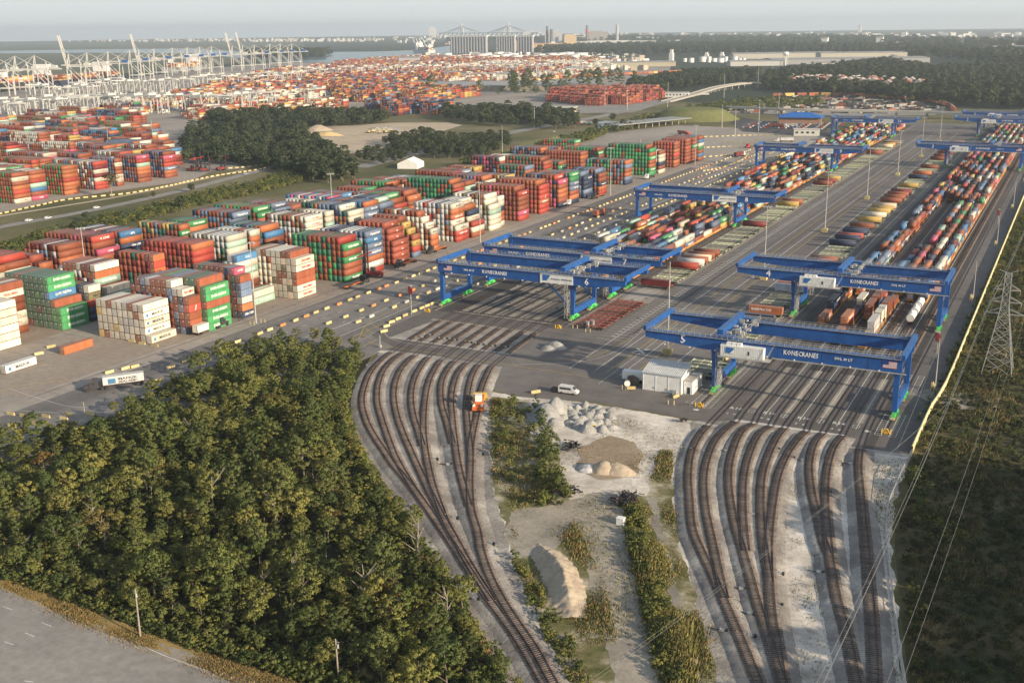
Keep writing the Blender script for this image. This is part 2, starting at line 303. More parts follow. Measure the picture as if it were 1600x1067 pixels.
msheet('concrete_strip', [(-207, 305.4), (-159, 304.9), (-158.6, 306.6), (-207, 307.1)], .055, CONC)
msheet('concrete_strip', [(-201, 289.0), (-157, 288.2), (-157, 290.0), (-201, 291.2)], .055, G_WHITE)
msheet('concrete_strip', [(-75.6, 275.0), (-46, 275.8), (-46, 277.4), (-75.6, 276.8)], .055, CONC)
msheet('concrete_strip', [(-85, 269.4), (-76.3, 268.2), (-76.3, 269.9), (-84, 271.2)], .055, CONC)
msheet('concrete_strip', [(-46.4, 267.6), (-28.8, 268.6), (-28.8, 270.4), (-46.4, 269.4)], .055, CONC)
msheet('rail_side_strip', [(-40, 270), (-37.8, 270), (-37.8, 1230), (-40, 1230)], .045, G_DASPH)
sheet('pylon_path', [(1424, 615), (1452, 608), (1500, 612), (1560, 622), (1556, 640), (1500, 640), (1455, 628)], .04, G_DIRT, rough=.6)
# lower right: pale sand, ballast throats, brush
sheet('sand_flat', [(760, 612), (862, 622), (950, 634), (1075, 656), (1135, 667), (1145, 657), (1320, 682), (1312, 699), (1421, 712), (1400, 780), (1392, 850), (1402, 960), (1412, 1067), (1420, 1180), (1000, 1180), (860, 1180), (750, 900)], .01, G_WHITE)
LBAL = [(598, 547), (640, 551), (700, 559), (776, 573), (766, 620), (764, 700), (768, 750), (788, 820), (800, 880), (832, 960), (880, 1067), (930, 1180), (860, 1180), (790, 1067), (752, 990), (700, 900), (640, 815), (588, 735), (560, 690), (551, 650), (556, 610), (575, 570)]
sheet('ballast_bed', LBAL, .03, G_BALL)
sheet('ballast_bed', [(1083, 658), (1145, 659), (1320, 683), (1312, 700), (1352, 708), (1356, 760), (1366, 860), (1380, 960), (1392, 1067), (1400, 1180), (1240, 1180), (1150, 1180), (1120, 1067), (1098, 990), (1078, 900), (1066, 820), (1060, 760), (1064, 705)], .03, G_BALL)
sheet('sand_strip', [(1222, 745), (1240, 735), (1257, 745), (1256, 790), (1266, 860), (1284, 940), (1300, 1010), (1312, 1067), (1330, 1160), (1250, 1160), (1236, 1067), (1226, 990), (1222, 930), (1228, 900), (1218, 860), (1214, 800)], .05, G_WHITE)
sheet('sand_strip', [(1305, 790), (1320, 760), (1332, 770), (1332, 850), (1334, 900), (1316, 902), (1307, 850)], .05, G_WHITE)
sheet('sand_strip', [(1112, 745), (1124, 760), (1130, 830), (1150, 910), (1172, 970), (1160, 968), (1140, 920), (1122, 850), (1112, 800)], .05, G_DIRT)
sheet('rough_grass', [(1030, 705), (1052, 702), (1050, 760), (1062, 850), (1085, 930), (1120, 1067), (1150, 1180), (1050, 1180), (1020, 1000), (985, 860), (960, 800), (975, 770), (1010, 775)], .034, G_GRASS)
sheet('dirt_track', [(1015, 780), (1026, 780), (1040, 850), (1066, 950), (1100, 1067), (1120, 1160), (1100, 1160), (1080, 1067), (1046, 950), (1026, 860)], .05, G_DIRT)
sheet('rough_grass', [(764, 620), (830, 625), (832, 680), (868, 700), (880, 760), (905, 800), (900, 840), (930, 900), (960, 980), (985, 1067), (1010, 1180), (930, 1180), (884, 1067), (836, 960), (802, 880), (790, 820), (768, 750)], .034, G_GRASS)
sheet('dirt_track', [(800, 800), (860, 790), (930, 770), (965, 775), (976, 830), (1002, 920), (1034, 1067), (1052, 1180), (990, 1180), (960, 1067), (935, 960), (915, 880), (895, 830), (860, 862), (815, 870), (790, 830)], .05, G_DIRT)
sheet('brown_earth', [(905, 700), (950, 680), (990, 690), (1005, 715), (990, 745), (940, 750), (900, 735)], .05, G_BROWN)
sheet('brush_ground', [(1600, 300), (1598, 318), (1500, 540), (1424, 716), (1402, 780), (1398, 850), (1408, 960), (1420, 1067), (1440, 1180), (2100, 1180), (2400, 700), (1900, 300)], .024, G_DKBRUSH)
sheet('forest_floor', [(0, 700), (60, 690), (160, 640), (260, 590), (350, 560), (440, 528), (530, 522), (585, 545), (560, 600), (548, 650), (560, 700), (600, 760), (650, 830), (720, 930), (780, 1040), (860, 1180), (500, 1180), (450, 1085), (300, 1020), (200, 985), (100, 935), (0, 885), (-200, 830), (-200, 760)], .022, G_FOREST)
# bottom-left road
sheet('dry_verge', [(-200, 780), (0, 885), (100, 930), (200, 975), (300, 1012), (450, 1060), (560, 1120), (560, 1250), (400, 1250), (-200, 1000)], .05, G_VERGE)
sheet('road', [(-400, 760), (-200, 835), (0, 918), (60, 944), (120, 972), (180, 994), (240, 1022), (330, 1050), (400, 1070), (520, 1120), (700, 1200), (500, 1700), (-800, 1700), (-900, 1000)], .07, G_ROAD)
sheet('bare_shoulder', [(40, 934), (110, 962), (200, 996), (270, 1024), (262, 1012), (230, 998), (330, 1030), (400, 1062), (430, 1080), (400, 1073), (330, 1052), (240, 1024), (180, 997), (120, 974), (50, 944)], .075, G_DIRT)
mk = MB()
def mark(p, q, w, mat_i=0, z=.10):
    a = at(*p, z) if max(map(abs, p)) < 4000 else p; b = at(*q, z); d = np.array(b)-a; L = np.hypot(*d); c = (np.array(a)+b)/2; mk.box(c[0], c[1], z, L, w, .004, mat_i, math.atan2(d[1], d[0]))
for p, q in (((5, 947), (19, 952)), ((65, 972), (80, 978)), ((39, 988), (54, 994)), ((7, 1002), (22, 1007)), ((38, 1063), (52, 1065))): mark(p, q, .16)
for p, q in (((228, 1011), (260, 1025)), ((260, 1025), (320, 1046)), ((320, 1046), (400, 1067))): mark(p, q, .14)
mk.build('lane_dashes', [MARKW, MARKY], kind='structure')
# left lanes: straight lane lines and curved ones at the near end
mk = MB()
for x, m_ in ((-261.5, 0), (-231.5, 0), (-224, 0), (-219.5, 1)): mk.bb(x-.12, x+.12, 300 if x > -240 else 230, 930, .05, .056, m_)
for x in (-244.5, -234.5):
    for k in range(60): mk.bb(x-.08, x+.08, 250+k*11, 253+k*11, .05, .056, 0)
for x, m_ in ((-127.2, 0), (-118.3, 0), (-106.8, 0), (-123.2, 1), (-114.8, 1), (-135.4, 0)): mk.bb(x-.11, x+.11, 300, 1150, .05, .056, m_)
for k in range(230): mk.bb(-137.6, -136.2, 340+k*3.4, 340.5+k*3.4, .05, .056, 0)
for k in range(120): mk.bb(-141.5, -130.2, 336+k*3.4, 336.14+k*3.4, .05, .056, 0)
for k in range(11): mk.bb(-153.5, -146+k*.1, 392+k*2.1, 392.5+k*2.1, .05, .06, 0)
for xr, ys in ((-38.4, ((281, 300), (318, 338))), (-34.8, ((281, 300), (318, 338))), (-89.2, ((282, 330),)), (-85, ((282, 330),))):
    for y0, y1 in ys:
        mk.bb(xr-.9, xr-.78, y0, y1, .05, .056, 0); mk.bb(xr+.78, xr+.9, y0, y1, .05, .056, 0)
        for k in range(int((y1-y0)/1.5)+1): mk.bb(xr-.78, xr+.78, y0+k*1.5, y0+k*1.5+.12, .05, .056, 0)
for k in range(150):
    mk.bb(-156.6, -155.2, 350+k*2, 350.2+k*2, .06, .066, 0); mk.bb(-214.9, -213.9, 350+k*2, 350.2+k*2, .06, .066, 0)
RTRK = [-80.1, -75.0, -71.0, -65.9, -61.5, -56.5, -51.6, -46.8, -41.6]
for a, b in zip(RTRK[1:-1:2], RTRK[2::2]):
    pass
for x in (-68.9, -64.0+.2, -59.3, -54.1, -49.4, -44.3): mk.bb(x-.09, x+.09, 283, 760, .05, .056, 0)
for x in (-91, -73, -63.9, -54, -44.6):
    mk.bb(x-.9, x+.9, 284, 284.12, .05, .056, 0); mk.bb(x-.9, x+.9, 286, 286.12, .05, .056, 0); mk.bb(x-.9, x-.78, 284, 286, .05, .056, 0); mk.bb(x+.78, x+.9, 284, 286, .05, .056, 0)
mk.bb(-88, -86.5, 279, 280.2, .05, .056, 0); mk.bb(-42, -40.4, 282, 283.4, .05, .056, 0)
for _ in range(70):                                   # worn wheel paths and joints
    x = random.choice((random.uniform(-261, -216), random.uniform(-135, -104))); y = random.uniform(300, 700); mk.bb(x, x+random.uniform(.25, .6), y, y+random.uniform(60, 220), .045, .049, 2)
for x in (-267.8, -344): mk.bb(x-.2, x+.2, 205, 880, .045, .05, 2)
for k in range(28): mk.bb(-415, -263, 212+k*24.4, 212.25+k*24.4, .022, .0245, 2)
for _ in range(260):                                  # oil spots and tar patches
    x, y = (random.uniform(-156, -92), random.uniform(275, 520)) if random.random() < .5 else (random.uniform(-330, -216), random.uniform(210, 520))
    if y > 292 or (-140 < x < -90): mk.box(x, y, .063, random.uniform(.3, 1.3), random.uniform(.3, 1.6), .003, 2, random.uniform(0, 3))
mk.build('yard_markings', [MARKW, MARKY, M('worn_dark_strip', (.11, .10, .095), var=.3)], kind='structure')
def painted(s, x, y, h, w=None, mat=MARKW, rot=0.0):
    me, tw = text_mesh(s, mat, ext=.002); o = ob('painted_letters', me, kind='structure'); o.location = (x, y, .06); o.rotation_euler = (0, 0, rot); o.scale = ((w/tw) if w else h, h, 1)
for x, s in ((-77.3, 'R10'), (-67.8, 'R14'), (-58.4, 'R14'), (-49, 'R14')): painted(s, x-2, 284.5, 2.0, 3.6)
for i, (x, s) in enumerate(((-79, '1  0'), (-69.5, '7  8'), (-60, '5  6'), (-50.5, '3  2'))): painted(s, x, 280, 1.3)
painted('X', -124.5, 325, 5)
# curved lines around the near end of the left gantry lane
for pts, mat, w in (([(0, 611), (40, 601), (110, 594)], MARKY, .22), ([(14, 607), (60, 622), (120, 636), (200, 630), (300, 580), (420, 545), (500, 520), (620, 478)], MARKW, .16), ([(0, 640), (110, 645), (200, 636), (330, 580)], MARKW, .16),
                    ([(560, 530), (575, 505), (610, 487), (660, 468)], MARKY, .2), ([(575, 533), (600, 541), (680, 552), (760, 565), (860, 580), (960, 596)], MARKY, .2), ([(600, 519), (610, 529), (640, 537), (700, 545)], MARKW, .16),
                    ([(800, 570), (900, 566), (960, 550), (1000, 520), (1047, 480)], MARKW, .16), ([(800, 560), (880, 562), (930, 556), (985, 530)], MARKY, .18), ([(935, 600), (1005, 548), (1060, 505)], MARKW, .16)):
    rib('lane_line', smooth_line([at(*p) for p in pts], 2), w, .062, mat, kind='structure')
for p, q in (((560, 530), (575, 518)), ((567, 541), (590, 530)), ((571, 513), (584, 522)), ((577, 505), (592, 513)), ((565, 522), (580, 530))): rib('lane_line', [at(*p), at(*q)], .2, .064, MARKY, kind='structure')
# grey oil and tyre streaks are in the lane material; long ladder strip beside the rails of the truck lot
# ------------------------------------------------------------------ railway tracks
def track(line, z=.08, ties=True, label=None, bed=False):
    L = smooth_line(line, 1.2)
    if bed:                                              # raised bed of crushed stone with sloping shoulders, ramped down to the paving at its near end
        T = np.gradient(L, axis=0); T /= np.hypot(*T.T)[:, None]; N = np.stack([-T[:, 1], T[:, 0]], 1); n = len(L); rmp = np.clip(np.arange(n)/5., 0.1, 1); pr = ((3.3, .03), (1.75, z+.03), (-1.75, z+.03), (-3.3, .03)); V = np.concatenate([np.c_[L+N*(o_+RNG.uniform(-.12, .12, n))[:, None], np.full(n, .03)+(h_-.03)*rmp] for o_, h_ in pr]); i = np.arange(n-1)
        F = np.concatenate([np.stack([k*n+i, (k+1)*n+i, (k+1)*n+i+1, k*n+i+1], 1) for k in range(3)]); ob('ballast_shoulder', quads_mesh('ballast_shoulder', V, F, [G_BALL]), kind='structure')
    zz = z if not bed else None
    rm = np.clip(np.arange(len(L))/5., .12, 1); vv = []; ff = []; mi = []; n0 = 0
    for off in (-.7175, .7175):
        v, f = ribbon('r', L, .13, z+.15, None, off, .12); v = v-np.c_[np.zeros((len(v), 2)), np.tile((z-.02)*(1-rm), 4)] if bed else v; vv.append(v); ff.append(f+n0); mi += [0]*len(f); n0 += len(v)
    if ties:
        seg = np.hypot(*np.diff(L, axis=0).T); s = np.r_[0, np.cumsum(seg)]; q = np.arange(0, s[-1], .62)
        x = np.interp(q, s, L[:, 0]); y = np.interp(q, s, L[:, 1]); dx = np.gradient(x); dy = np.gradient(y); l = np.hypot(dx, dy); dx /= l; dy /= l
        jit = RNG.uniform(-.06, .06, len(q)); b = BV.copy()
        P = (b[None, :, 0:1]*.26)*np.stack([dx, dy], 1)[:, None, :]+(b[None, :, 1:2]*2.7+jit[:, None, None])*np.stack([-dy, dx], 1)[:, None, :]+np.stack([x, y], 1)[:, None, :]
        zq = np.interp(q, s, z-(z-.02)*(1-rm)) if bed else np.full(len(q), z); V = np.concatenate([P, b[None, :, 2:3]*.16+zq[:, None, None]], 2).reshape(-1, 3); F = (np.array(BF)[None]+np.arange(len(q))[:, None, None]*8).reshape(-1, 4)
        vv.append(V); ff.append(F+n0); mi += [1]*len(F); n0 += len(V)
    ob('railway_track', quads_mesh('railway_track', np.concatenate(vv), np.concatenate(ff), [RAILM, TIE], mi), kind='structure')
A = lambda *p: [at(*q) for q in p]
LX = [-204, -199, -194, -189, -184, -179, -174, -169, -164]
LP = [[(611.6, 551), (585, 576.5), (572.5, 599), (566, 629), (572.5, 659), (585, 684), (600, 706.5), (615, 729), (640, 759), (665, 793), (700, 843), (732, 893), (757, 931), (785, 968), (812, 1006), (847, 1065), (890, 1140)],
      [(629, 552.5), (605, 574), (592.5, 599), (590, 629), (597.5, 659), (607.5, 689), (617.5, 715), (632, 742), (648, 768), (665, 793)],
      [(647.6, 556), (625, 583), (616, 615), (620, 649), (630, 679), (645, 714), (660, 746.5), (677, 782), (694, 816), (712, 846)],
      [(669, 559), (650, 590), (643, 620), (646, 650), (655, 680), (661, 700)],
      [(689.5, 563), (672, 595), (664, 634), (662.5, 674), (666, 710), (675, 754), (686, 789), (698, 820), (715, 852), (738, 893), (770, 943)],
      [(710, 565.5), (692, 595), (690, 630), (699, 664), (708, 697)],
      [(728.8, 568), (713, 592), (706, 624), (708, 660), (713, 705), (719, 740), (727.5, 772), (734, 795)],
      [(748, 570.6), (736, 596), (730, 634), (732, 674), (736, 714), (735, 759), (737.5, 800), (747.5, 836), (752.5, 865), (765, 903), (785, 942), (808, 978), (837, 1021), (862, 1067), (905, 1140)],
      [(768.6, 573), (757, 599), (750, 621.5), (746, 649), (738, 689), (736, 714)]]
TI = 0
for x, p in zip(LX, LP):
    g = A(*p); gx = g[0][0]; TI += 1; track(g, z=.50+TI*.012, bed=True); track([(x, 1200), (x, 900), (x, 600), (x, 348)], z=-.06, ties=False); track([(x, 348), (gx+(x-gx)*.82, 333), (gx+(x-gx)*.36, 306), (gx, 290.5)], z=-.06, ties=False)
    track([(gx+(x-gx)*.82, 332.5), (gx+(x-gx)*.6, 319), (gx+(x-gx)*.36, 306.5)], z=.0)
RP = [[(1106.5, 666), (1087.5, 694), (1079, 719), (1076, 749), (1078, 784), (1082.5, 830), (1097.5, 868), (1115, 905), (1130, 940), (1147.5, 980), (1163, 1017), (1183, 1067), (1215, 1150)],
      [(1150, 660), (1128, 680), (1115, 697), (1104, 727), (1100, 759), (1103, 799), (1107, 820), (1115, 857), (1124, 900), (1133, 940)],
      [(1178, 663), (1160, 677), (1147.5, 702), (1140, 732), (1139, 762), (1144, 799), (1149, 825), (1160, 862), (1172, 905), (1183, 945), (1196, 985), (1215, 1050), (1240, 1140)],
      [(1204, 667), (1185, 684), (1170, 717), (1162.5, 752), (1161, 784), (1162, 820), (1166, 865)],
      [(1226, 670), (1211, 694), (1199, 721), (1191, 750), (1189, 790), (1191, 835), (1196, 872), (1203, 915)],
      [(1260, 675), (1244, 694), (1230, 715), (1216, 749), (1207, 799), (1202, 850), (1202, 900), (1206, 962), (1214, 1012), (1222, 1067), (1245, 1150)],
      [(1286, 678), (1272, 699), (1265, 730), (1268, 768), (1276, 805), (1284, 840), (1294, 870)],
      [(1317, 682), (1301, 708), (1292, 744), (1290, 790), (1294, 845), (1299, 890), (1308, 940), (1321, 990), (1337, 1067), (1352, 1150)],
      [(1345, 702), (1342, 734), (1345, 771), (1348, 810), (1352, 850), (1357, 912), (1362, 975), (1366, 1067), (1372, 1150)]]
for x, p in zip(RTRK, RP):
    g = A(*p); TI += 1; track(g, z=.50+TI*.012, bed=True); track([(x, 1220), (x, 800), (x, 400), (x, 300), g[0]], z=-.06, ties=False)
    if x > -60: track([(x, 1220), (x, 700), (x, 340)], z=-.04)
for x in (-213.5, -158.5, -87.2, -36.6): rib('crane_rail', [(x, 285 if x > -100 else 346), (x, 1260)], .35, .06, RAILM, h=.1, kind='structure')
for x0, x1 in ((-157.6, -156.4), (-86.6, -85.6), (-212.8, -212)): msheet('crane_rail_strip', [(x0, 345 if x0 < -100 else 283), (x1, 345 if x0 < -100 else 283), (x1, 1230), (x0, 1230)], .047, G_DIRT)
for i, (a, b) in enumerate(zip(LX[:-1], LX[1:])):
    for x0, x1, mt in ((a+1.05, a+1.75, G_DIRT), (b-1.75, b-1.05, G_DIRT), (a+1.9, b-1.9, G_ASPH if i % 2 else G_DIRT)):
        y = 349
        while y < 440: l = random.uniform(14, 40); msheet('track_panel', [(x0, y), (x1, y), (x1, min(y+l, 440)), (x0, min(y+l, 440))], .05, mt); y += l+random.choice((1, 3, 8))
msheet('concrete_strip', [(-205.5, 346.6), (-163, 345.4), (-163, 346.6), (-205.5, 347.8)], .055, G_YARD)
for x in (-77.6, -68.5, -59, -49.3): msheet('track_panel', [(x-1.3, 284), (x+1.3, 284), (x+1.3, 900), (x-1.3, 900)], .047, G_ASPH)
for x in (-73, -63.7, -54, -44.3): msheet('track_panel', [(x-.9, 288), (x+.9, 288), (x+.9, 330), (x-.9, 330)], .047, G_DIRT)
sw = MB(); sw.box(0, 0, 0, .8, .5, .45, 0); sw.box(.9, 0, 0, .5, .35, .7, 1); sw.bar((-2.2, 0, .1), (.5, 0, .1), .12, m=2); sw.box(-2.4, .3, .1, .25, .25, .35, 3)
swm = None
for i, (px, py) in enumerate([(679, 720), (700, 728), (751, 712), (643, 793), (710, 812), (767, 852), (742, 939), (1079, 704), (1100, 708), (1134, 707), (1169, 694), (1212, 704), (1235, 718), (1254, 722), (1310, 729), (1329, 728), (1177, 807), (1158, 923), (1128, 988), (1171, 963), (1172, 997), (1216, 900), (1279, 897), (1214, 948),
                               (672, 524), (695, 530), (711, 532), (734, 536), (752, 539), (770, 541), (790, 543), (660, 528)]):
    lab = 'white switch machine box beside the '+('left' if px < 1000 else 'right')+' rail throat, %s from the top' % ordi(1+(i if px < 1000 and i < 7 else (i-7 if i < 24 else i-17)))
    if i == 0: sw0 = sw.build('switch_machine', [STEEL, DARK, RAILM, YEL]); o = sw0
    else: o = sw0.copy(); C.objects.link(o)
    x, y = at(px, py); o.location = (x, y, .34 if px > 1000 or py > 600 else .06); o.rotation_euler = (0, 0, random.uniform(-.3, .3)); o['label'] = lab; o['category'] = 'switch box'; o['group'] = 'switch machines along the curved tracks'
# ================================================================== CONTAINERS
# block: X of lane-side face, near Y, 4=forty 2=twenty foot, stacks across, colours of the end faces, lane-side column top to bottom (colour.lettering), how many stacks each tier stands back
B1 = '''-277.5 264 4 10 wwwwwwwwsrwy|w w.MK w.MK w.MK w.MK|1 1 1 1 0
-273 278.6 2 11 rraarMrsn|w w.YM r R.TR r r a|3 1 0 0 0 0 1
-270.8 285.2 4 10 gGrrgGagr|r g.EV g.EV r g.EV g.EV g.EV|1 0 0 0 0 0 0
-271.5 304.4 2 9 arMnrrG|m.ON r a a s o n.CM|1 0 0 0 0 0 0
-281 322.5 4 6 swstr|b.CO w t.CS w r w t.CS|3 3 3 3 3 0 0
-271.7 337.5 4 10 wwcrwwcrwk|r w.YM w.YM r r w.YM w.YM|1 0 0 0 0 0 0
-271.2 370 4 11 grGrgrGr|R g.EV r g.EV r r g.EV|1 0 0 0 0 0 0
-271 386.2 4 11 anarsn|a.HL b.AP a.CM a.HL o s.AP R|0 0 0 0 0 0 0
-272 408.6 4 9 ddddddrd|d.TX d.TX d.TX d.TX d.TX d.TX d.TX|2 1 1 0 0 0 0
-272.5 426 2 9 ryrrdr|r y.MS y.MS r y.MS R a|3 2 1 0 0 0 0
-272.3 442.4 2 11 swwrsrw|r w w.MK w.MK o o o|3 2 1 0 0 0 0
-273.5 468.3 4 10 wssrRwsa|w.MK o o.HS w.MK w.MK R.HS R|1 1 1 1 0 0 0
-271.8 481.8 4 8 srsrsk|w.YM o n w.YM R w r|3 2 1 1 0 0 0
-273 502.8 4 9 skwrsk|w w w t w w w|1 1 0 0 0 0 0
-275 516.5 2 8 srwn|w w n o o w|0 0 0 0 0 0
-272.5 535.6 4 11 rMrrmrr|r R.KL r r r m.ON R|1 0 0 0 0 0 0
-272.3 562 4 11 rRdrRro|o R R R.TR o.HS R R|1 0 0 0 0 0 0
-271.8 587 4 10 rMmran|R.KL m.ON r o o r n.CM|1 0 0 0 0 0 0
-270.5 600.6 4 9 garoa|g.EV g a.CM a.CM r o n|0 0 0 0 0 0 0
-272.5 626 4 8 nnann|a n.CM n n a n|1 0 0 0 0 0
-269.4 643 4 8 anrnn|a r r n.HL o R|1 0 0 0 0 0
-271 692.5 4 12 anrrgra|o a r o a n|0 0 0 0 0 0
-272.6 743.5 4 14 gGggrGgG|r g r g.EV r o g.EV g|1 0 0 0 0 0 0 0
-270.3 757.2 4 7 rwn|r w w n r w|0 0 0 0 0 0
-271.7 794 4 7 rrdrR|r r o R r o r|0 0 0 0 0 0 0
-270.8 818 4 9 drrdr|r r d r r r r|0 0 0 0 0 0 0
-269.5 830.8 4 9 rrr|r r g.EV r r r r|0 0 0 0 0 0 0
-268.5 843.6 4 9 rbr|r b w g r b r|0 0 0 0 0 0 0'''
B2 = '''-318.8 232.3 4 9 wwwww|w w w w w w|0 0 0 0 0 0
-331.5 246 4 8 wrwrk|r w.YM r r w.YM w.YM r|0 0 0 0 0 0 0
-320.6 263.8 4 11 gGGgGGrGGgGM|g.EV g.EV b.LT r g.EV g.EV g.EV|2 2 2 1 0 0 0
-320.5 277 2 5 snkn|w k.MS R.TR n n|0 0 0 0 0
-322 286.8 4 10 rMsdrwr|w o t.CS w t w s|2 2 2 0 0 0 0
-320.5 310.5 2 8 rMrdGr|o R o w.MK r m r|0 0 0 0 0 0 0
-321 333.3 4 12 rRdMdRrMR|o R R n R n R|0 0 0 0 0 0 0
-320.5 353.8 4 10 skskGss|w t w g w w g|0 0 0 0 0 0 0
-320.5 368.8 2 8 rrMsr|w o r r w n r|0 0 0 0 0 0 0
-320.5 379 4 10 aGnrsnb|o b r n a r w|1 0 0 0 0 0 0
-320 408 4 10 swrrsks|w.YM w.YM w.YM w r w w|0 0 0 0 0 0 0
-320.5 424 2 8 swkws|w w t w n w r|0 0 0 0 0 0 0
-320.5 443 4 12 Gaknaorn|w.MK w w n a r n|2 0 0 0 0 0 0
-320.5 456.5 4 10 nbran|o a.CM a.HL b.AP r n r|0 0 0 0 0 0 0
-320.5 470.4 4 8 saanr|t.EV a n g n a r|1 0 0 0 0 0 0
-320.5 484 4 11 grGgaGr|g.EV r R g n r r|2 1 0 0 0 0 0
-320.5 498 4 9 rMrrd|r o.TX r r R r r|1 0 0 0 0 0 0
-320.5 547 4 14 gGrGgrrGg|o r R G r r r|1 0 0 0 0 0 0
-320.5 561 4 12 rMrRgr|r t M r r r|0 0 0 0 0 0
-320.5 586 4 11 Mnrrma|o w.MK a.CM r n r|1 0 0 0 0 0
-320.5 612 4 12 rkrya|y.MS r o r n|0 0 0 0 0
-320.5 640 4 10 raGnr|a o b r R n|0 0 0 0 0 0
-320.5 668 4 12 rrGdr|r r R g r r r|1 0 0 0 0 0 0
-320.5 692 4 13 MrrdrG|r g.EV r o r|0 0 0 0 0
-320.5 730 4 12 rdrr|r o r r a R|0 0 0 0 0 0
-320.5 760 4 12 Grgr|r g.EV r r o r|0 0 0 0 0 0
-320.5 792 4 10 rrar|o r r w r|0 0 0 0 0'''
B3 = '''-371 233 4 9 rrwo|r r o r R|0 0 0 0 0
-371 269.8 4 8 rrorw|o w n r o r|0 0 0 0 0 0
-372 282.5 4 9 dRrRr|R r w r n R r|1 0 0 0 0 0 0
-371 298.5 2 9 ddMrGR|d o R r r r|2 0 0 0 0 0
-371.5 309 4 9 arMrsr|r r o a n M r|0 0 0 0 0 0 0
-371.5 329 4 13 rMrdMrmr|R.KL r m.ON r n M r|1 1 0 0 0 0 0
-371.5 342.6 4 12 ssanrn|b.AP o n.CM n.AP n.CM n r|0 0 0 0 0 0 0
-371 358 2 8 rran|o r R n|0 0 0 0
-371.5 378.8 2 11 oyroarG|o g.EV r n r n|0 0 0 0 0 0
-371.5 387.4 4 7 gGrGr|g.EV o r M n r|1 1 0 0 0 0
-371.5 416 4 11 aanrabr|a.HL a b.AP n r n|0 1 1 0 0 0
-371 434 4 12 grGgr|g.EV g.EV r n r g|1 0 0 0 0 0
-371 448 4 9 arGnr|a.HL a.HL r r n a|1 0 0 0 0 0
-371 461.5 4 9 rrdr|r R r r n|0 0 0 0 0
-371 479.5 2 8 swksw|w w s n w|1 0 0 0 0
-371 493.5 4 12 bmawr|m.ON a n r a|0 0 0 0 0
-371 507 4 10 arrG|b.AP r n o r|0 0 0 0 0
-371 529 4 9 rGrd|g o r r a|0 0 0 0 0
-371 557 4 12 rGgrg|o r g r R|1 0 0 0 0
-371 571 4 11 rrsd|r w.MK R r n|0 0 0 0 0
-371 598 4 13 sassa|w.MK w.MK s r|0 0 0 0
-371 616 4 10 kyyk|y.MS y.MS r|0 0 0
-371 632 4 12 rrMr|R.KL R r r|0 0 0 0
-371 645 4 10 rna|a.HL R.HS r g|0 0 0 0
-371 662 4 9 ykrr|y.MS o r r|0 0 0 0
-371 700 4 10 mMrn|w r o n r|0 0 0 0 0
-371 735 4 12 swrs|w.MK w o r|0 0 0 0
-371 768 4 11 arna|o r a n r|0 0 0 0 0
-371 800 4 12 rrdra|r a.CM r r|0 0 0 0
-371 832 4 12 Grgr|g.EV r r R r|0 0 0 0 0'''
LT = {'MK': ('MAERSK', 'D', .45), 'EV': ('EVERGREEN', 'W', .62), 'ON': ('ONE', 'W', .26), 'CM': ('CMA CGM', 'W', .45), 'HL': ('Hapag-Lloyd', 'W', .6), 'AP': ('APL', 'W', .22), 'KL': ('K LINE', 'W', .42),
      'YM': ('YANG MING', 'R', .5), 'HS': ('HAMBURG SUD', 'W', .62), 'TX': ('tex', 'W', .12), 'TR': ('/', 'W', .08), 'CO': ('COSCO', 'W', .3), 'CS': ('CHINA SHIPPING', 'W', .6), 'MS': ('MSC', 'D', .2), 'LT': ('LLOYD TRIESTINO', 'W', .6)}
LM = {'W': WHITE, 'D': DARKT, 'R': REDT}
HC = 2.72; REC = []; BLK = []
rnd = random.Random(3)
def block(line, row, ci, where):
    a, face, rec = line.split('|'); X, Y, k, n, pal = a.split(); X = float(X); Y = float(Y); n = int(n); L = 12.19 if k == '4' else 6.06
    face = face.split(); rec = list(map(int, rec.split())); T = len(face); BLK.append((X-n*2.5, X, Y, Y+L, T*HC))
    for ti, tok in enumerate(face):                       # ti 0 = top
        t = T-1-ti
        for j in range(rec[ti], n):
            c, tx = (tok.split('.')+[None])[:2] if j == rec[ti] else (rnd.choice(pal), None)
            if j == n-1 and ti == 0 and rnd.random() < .3: continue
            REC.append(dict(x=X-j*2.5-1.22, y=Y, z=.05+t*HC, L=L, c=c, tx=tx, lab='%s container, %s tier, %s stack from lane, %s block, %s' % (CN[c], ordi(t+1), ordi(j+1), ordi(ci), where)))
for row, (txt, where) in enumerate(((B1, 'front yard row'), (B2, 'middle yard row'), (B3, 'back yard row'))):
    for ci, line in enumerate(txt.split('\n')): block(line, row, ci+1, where)
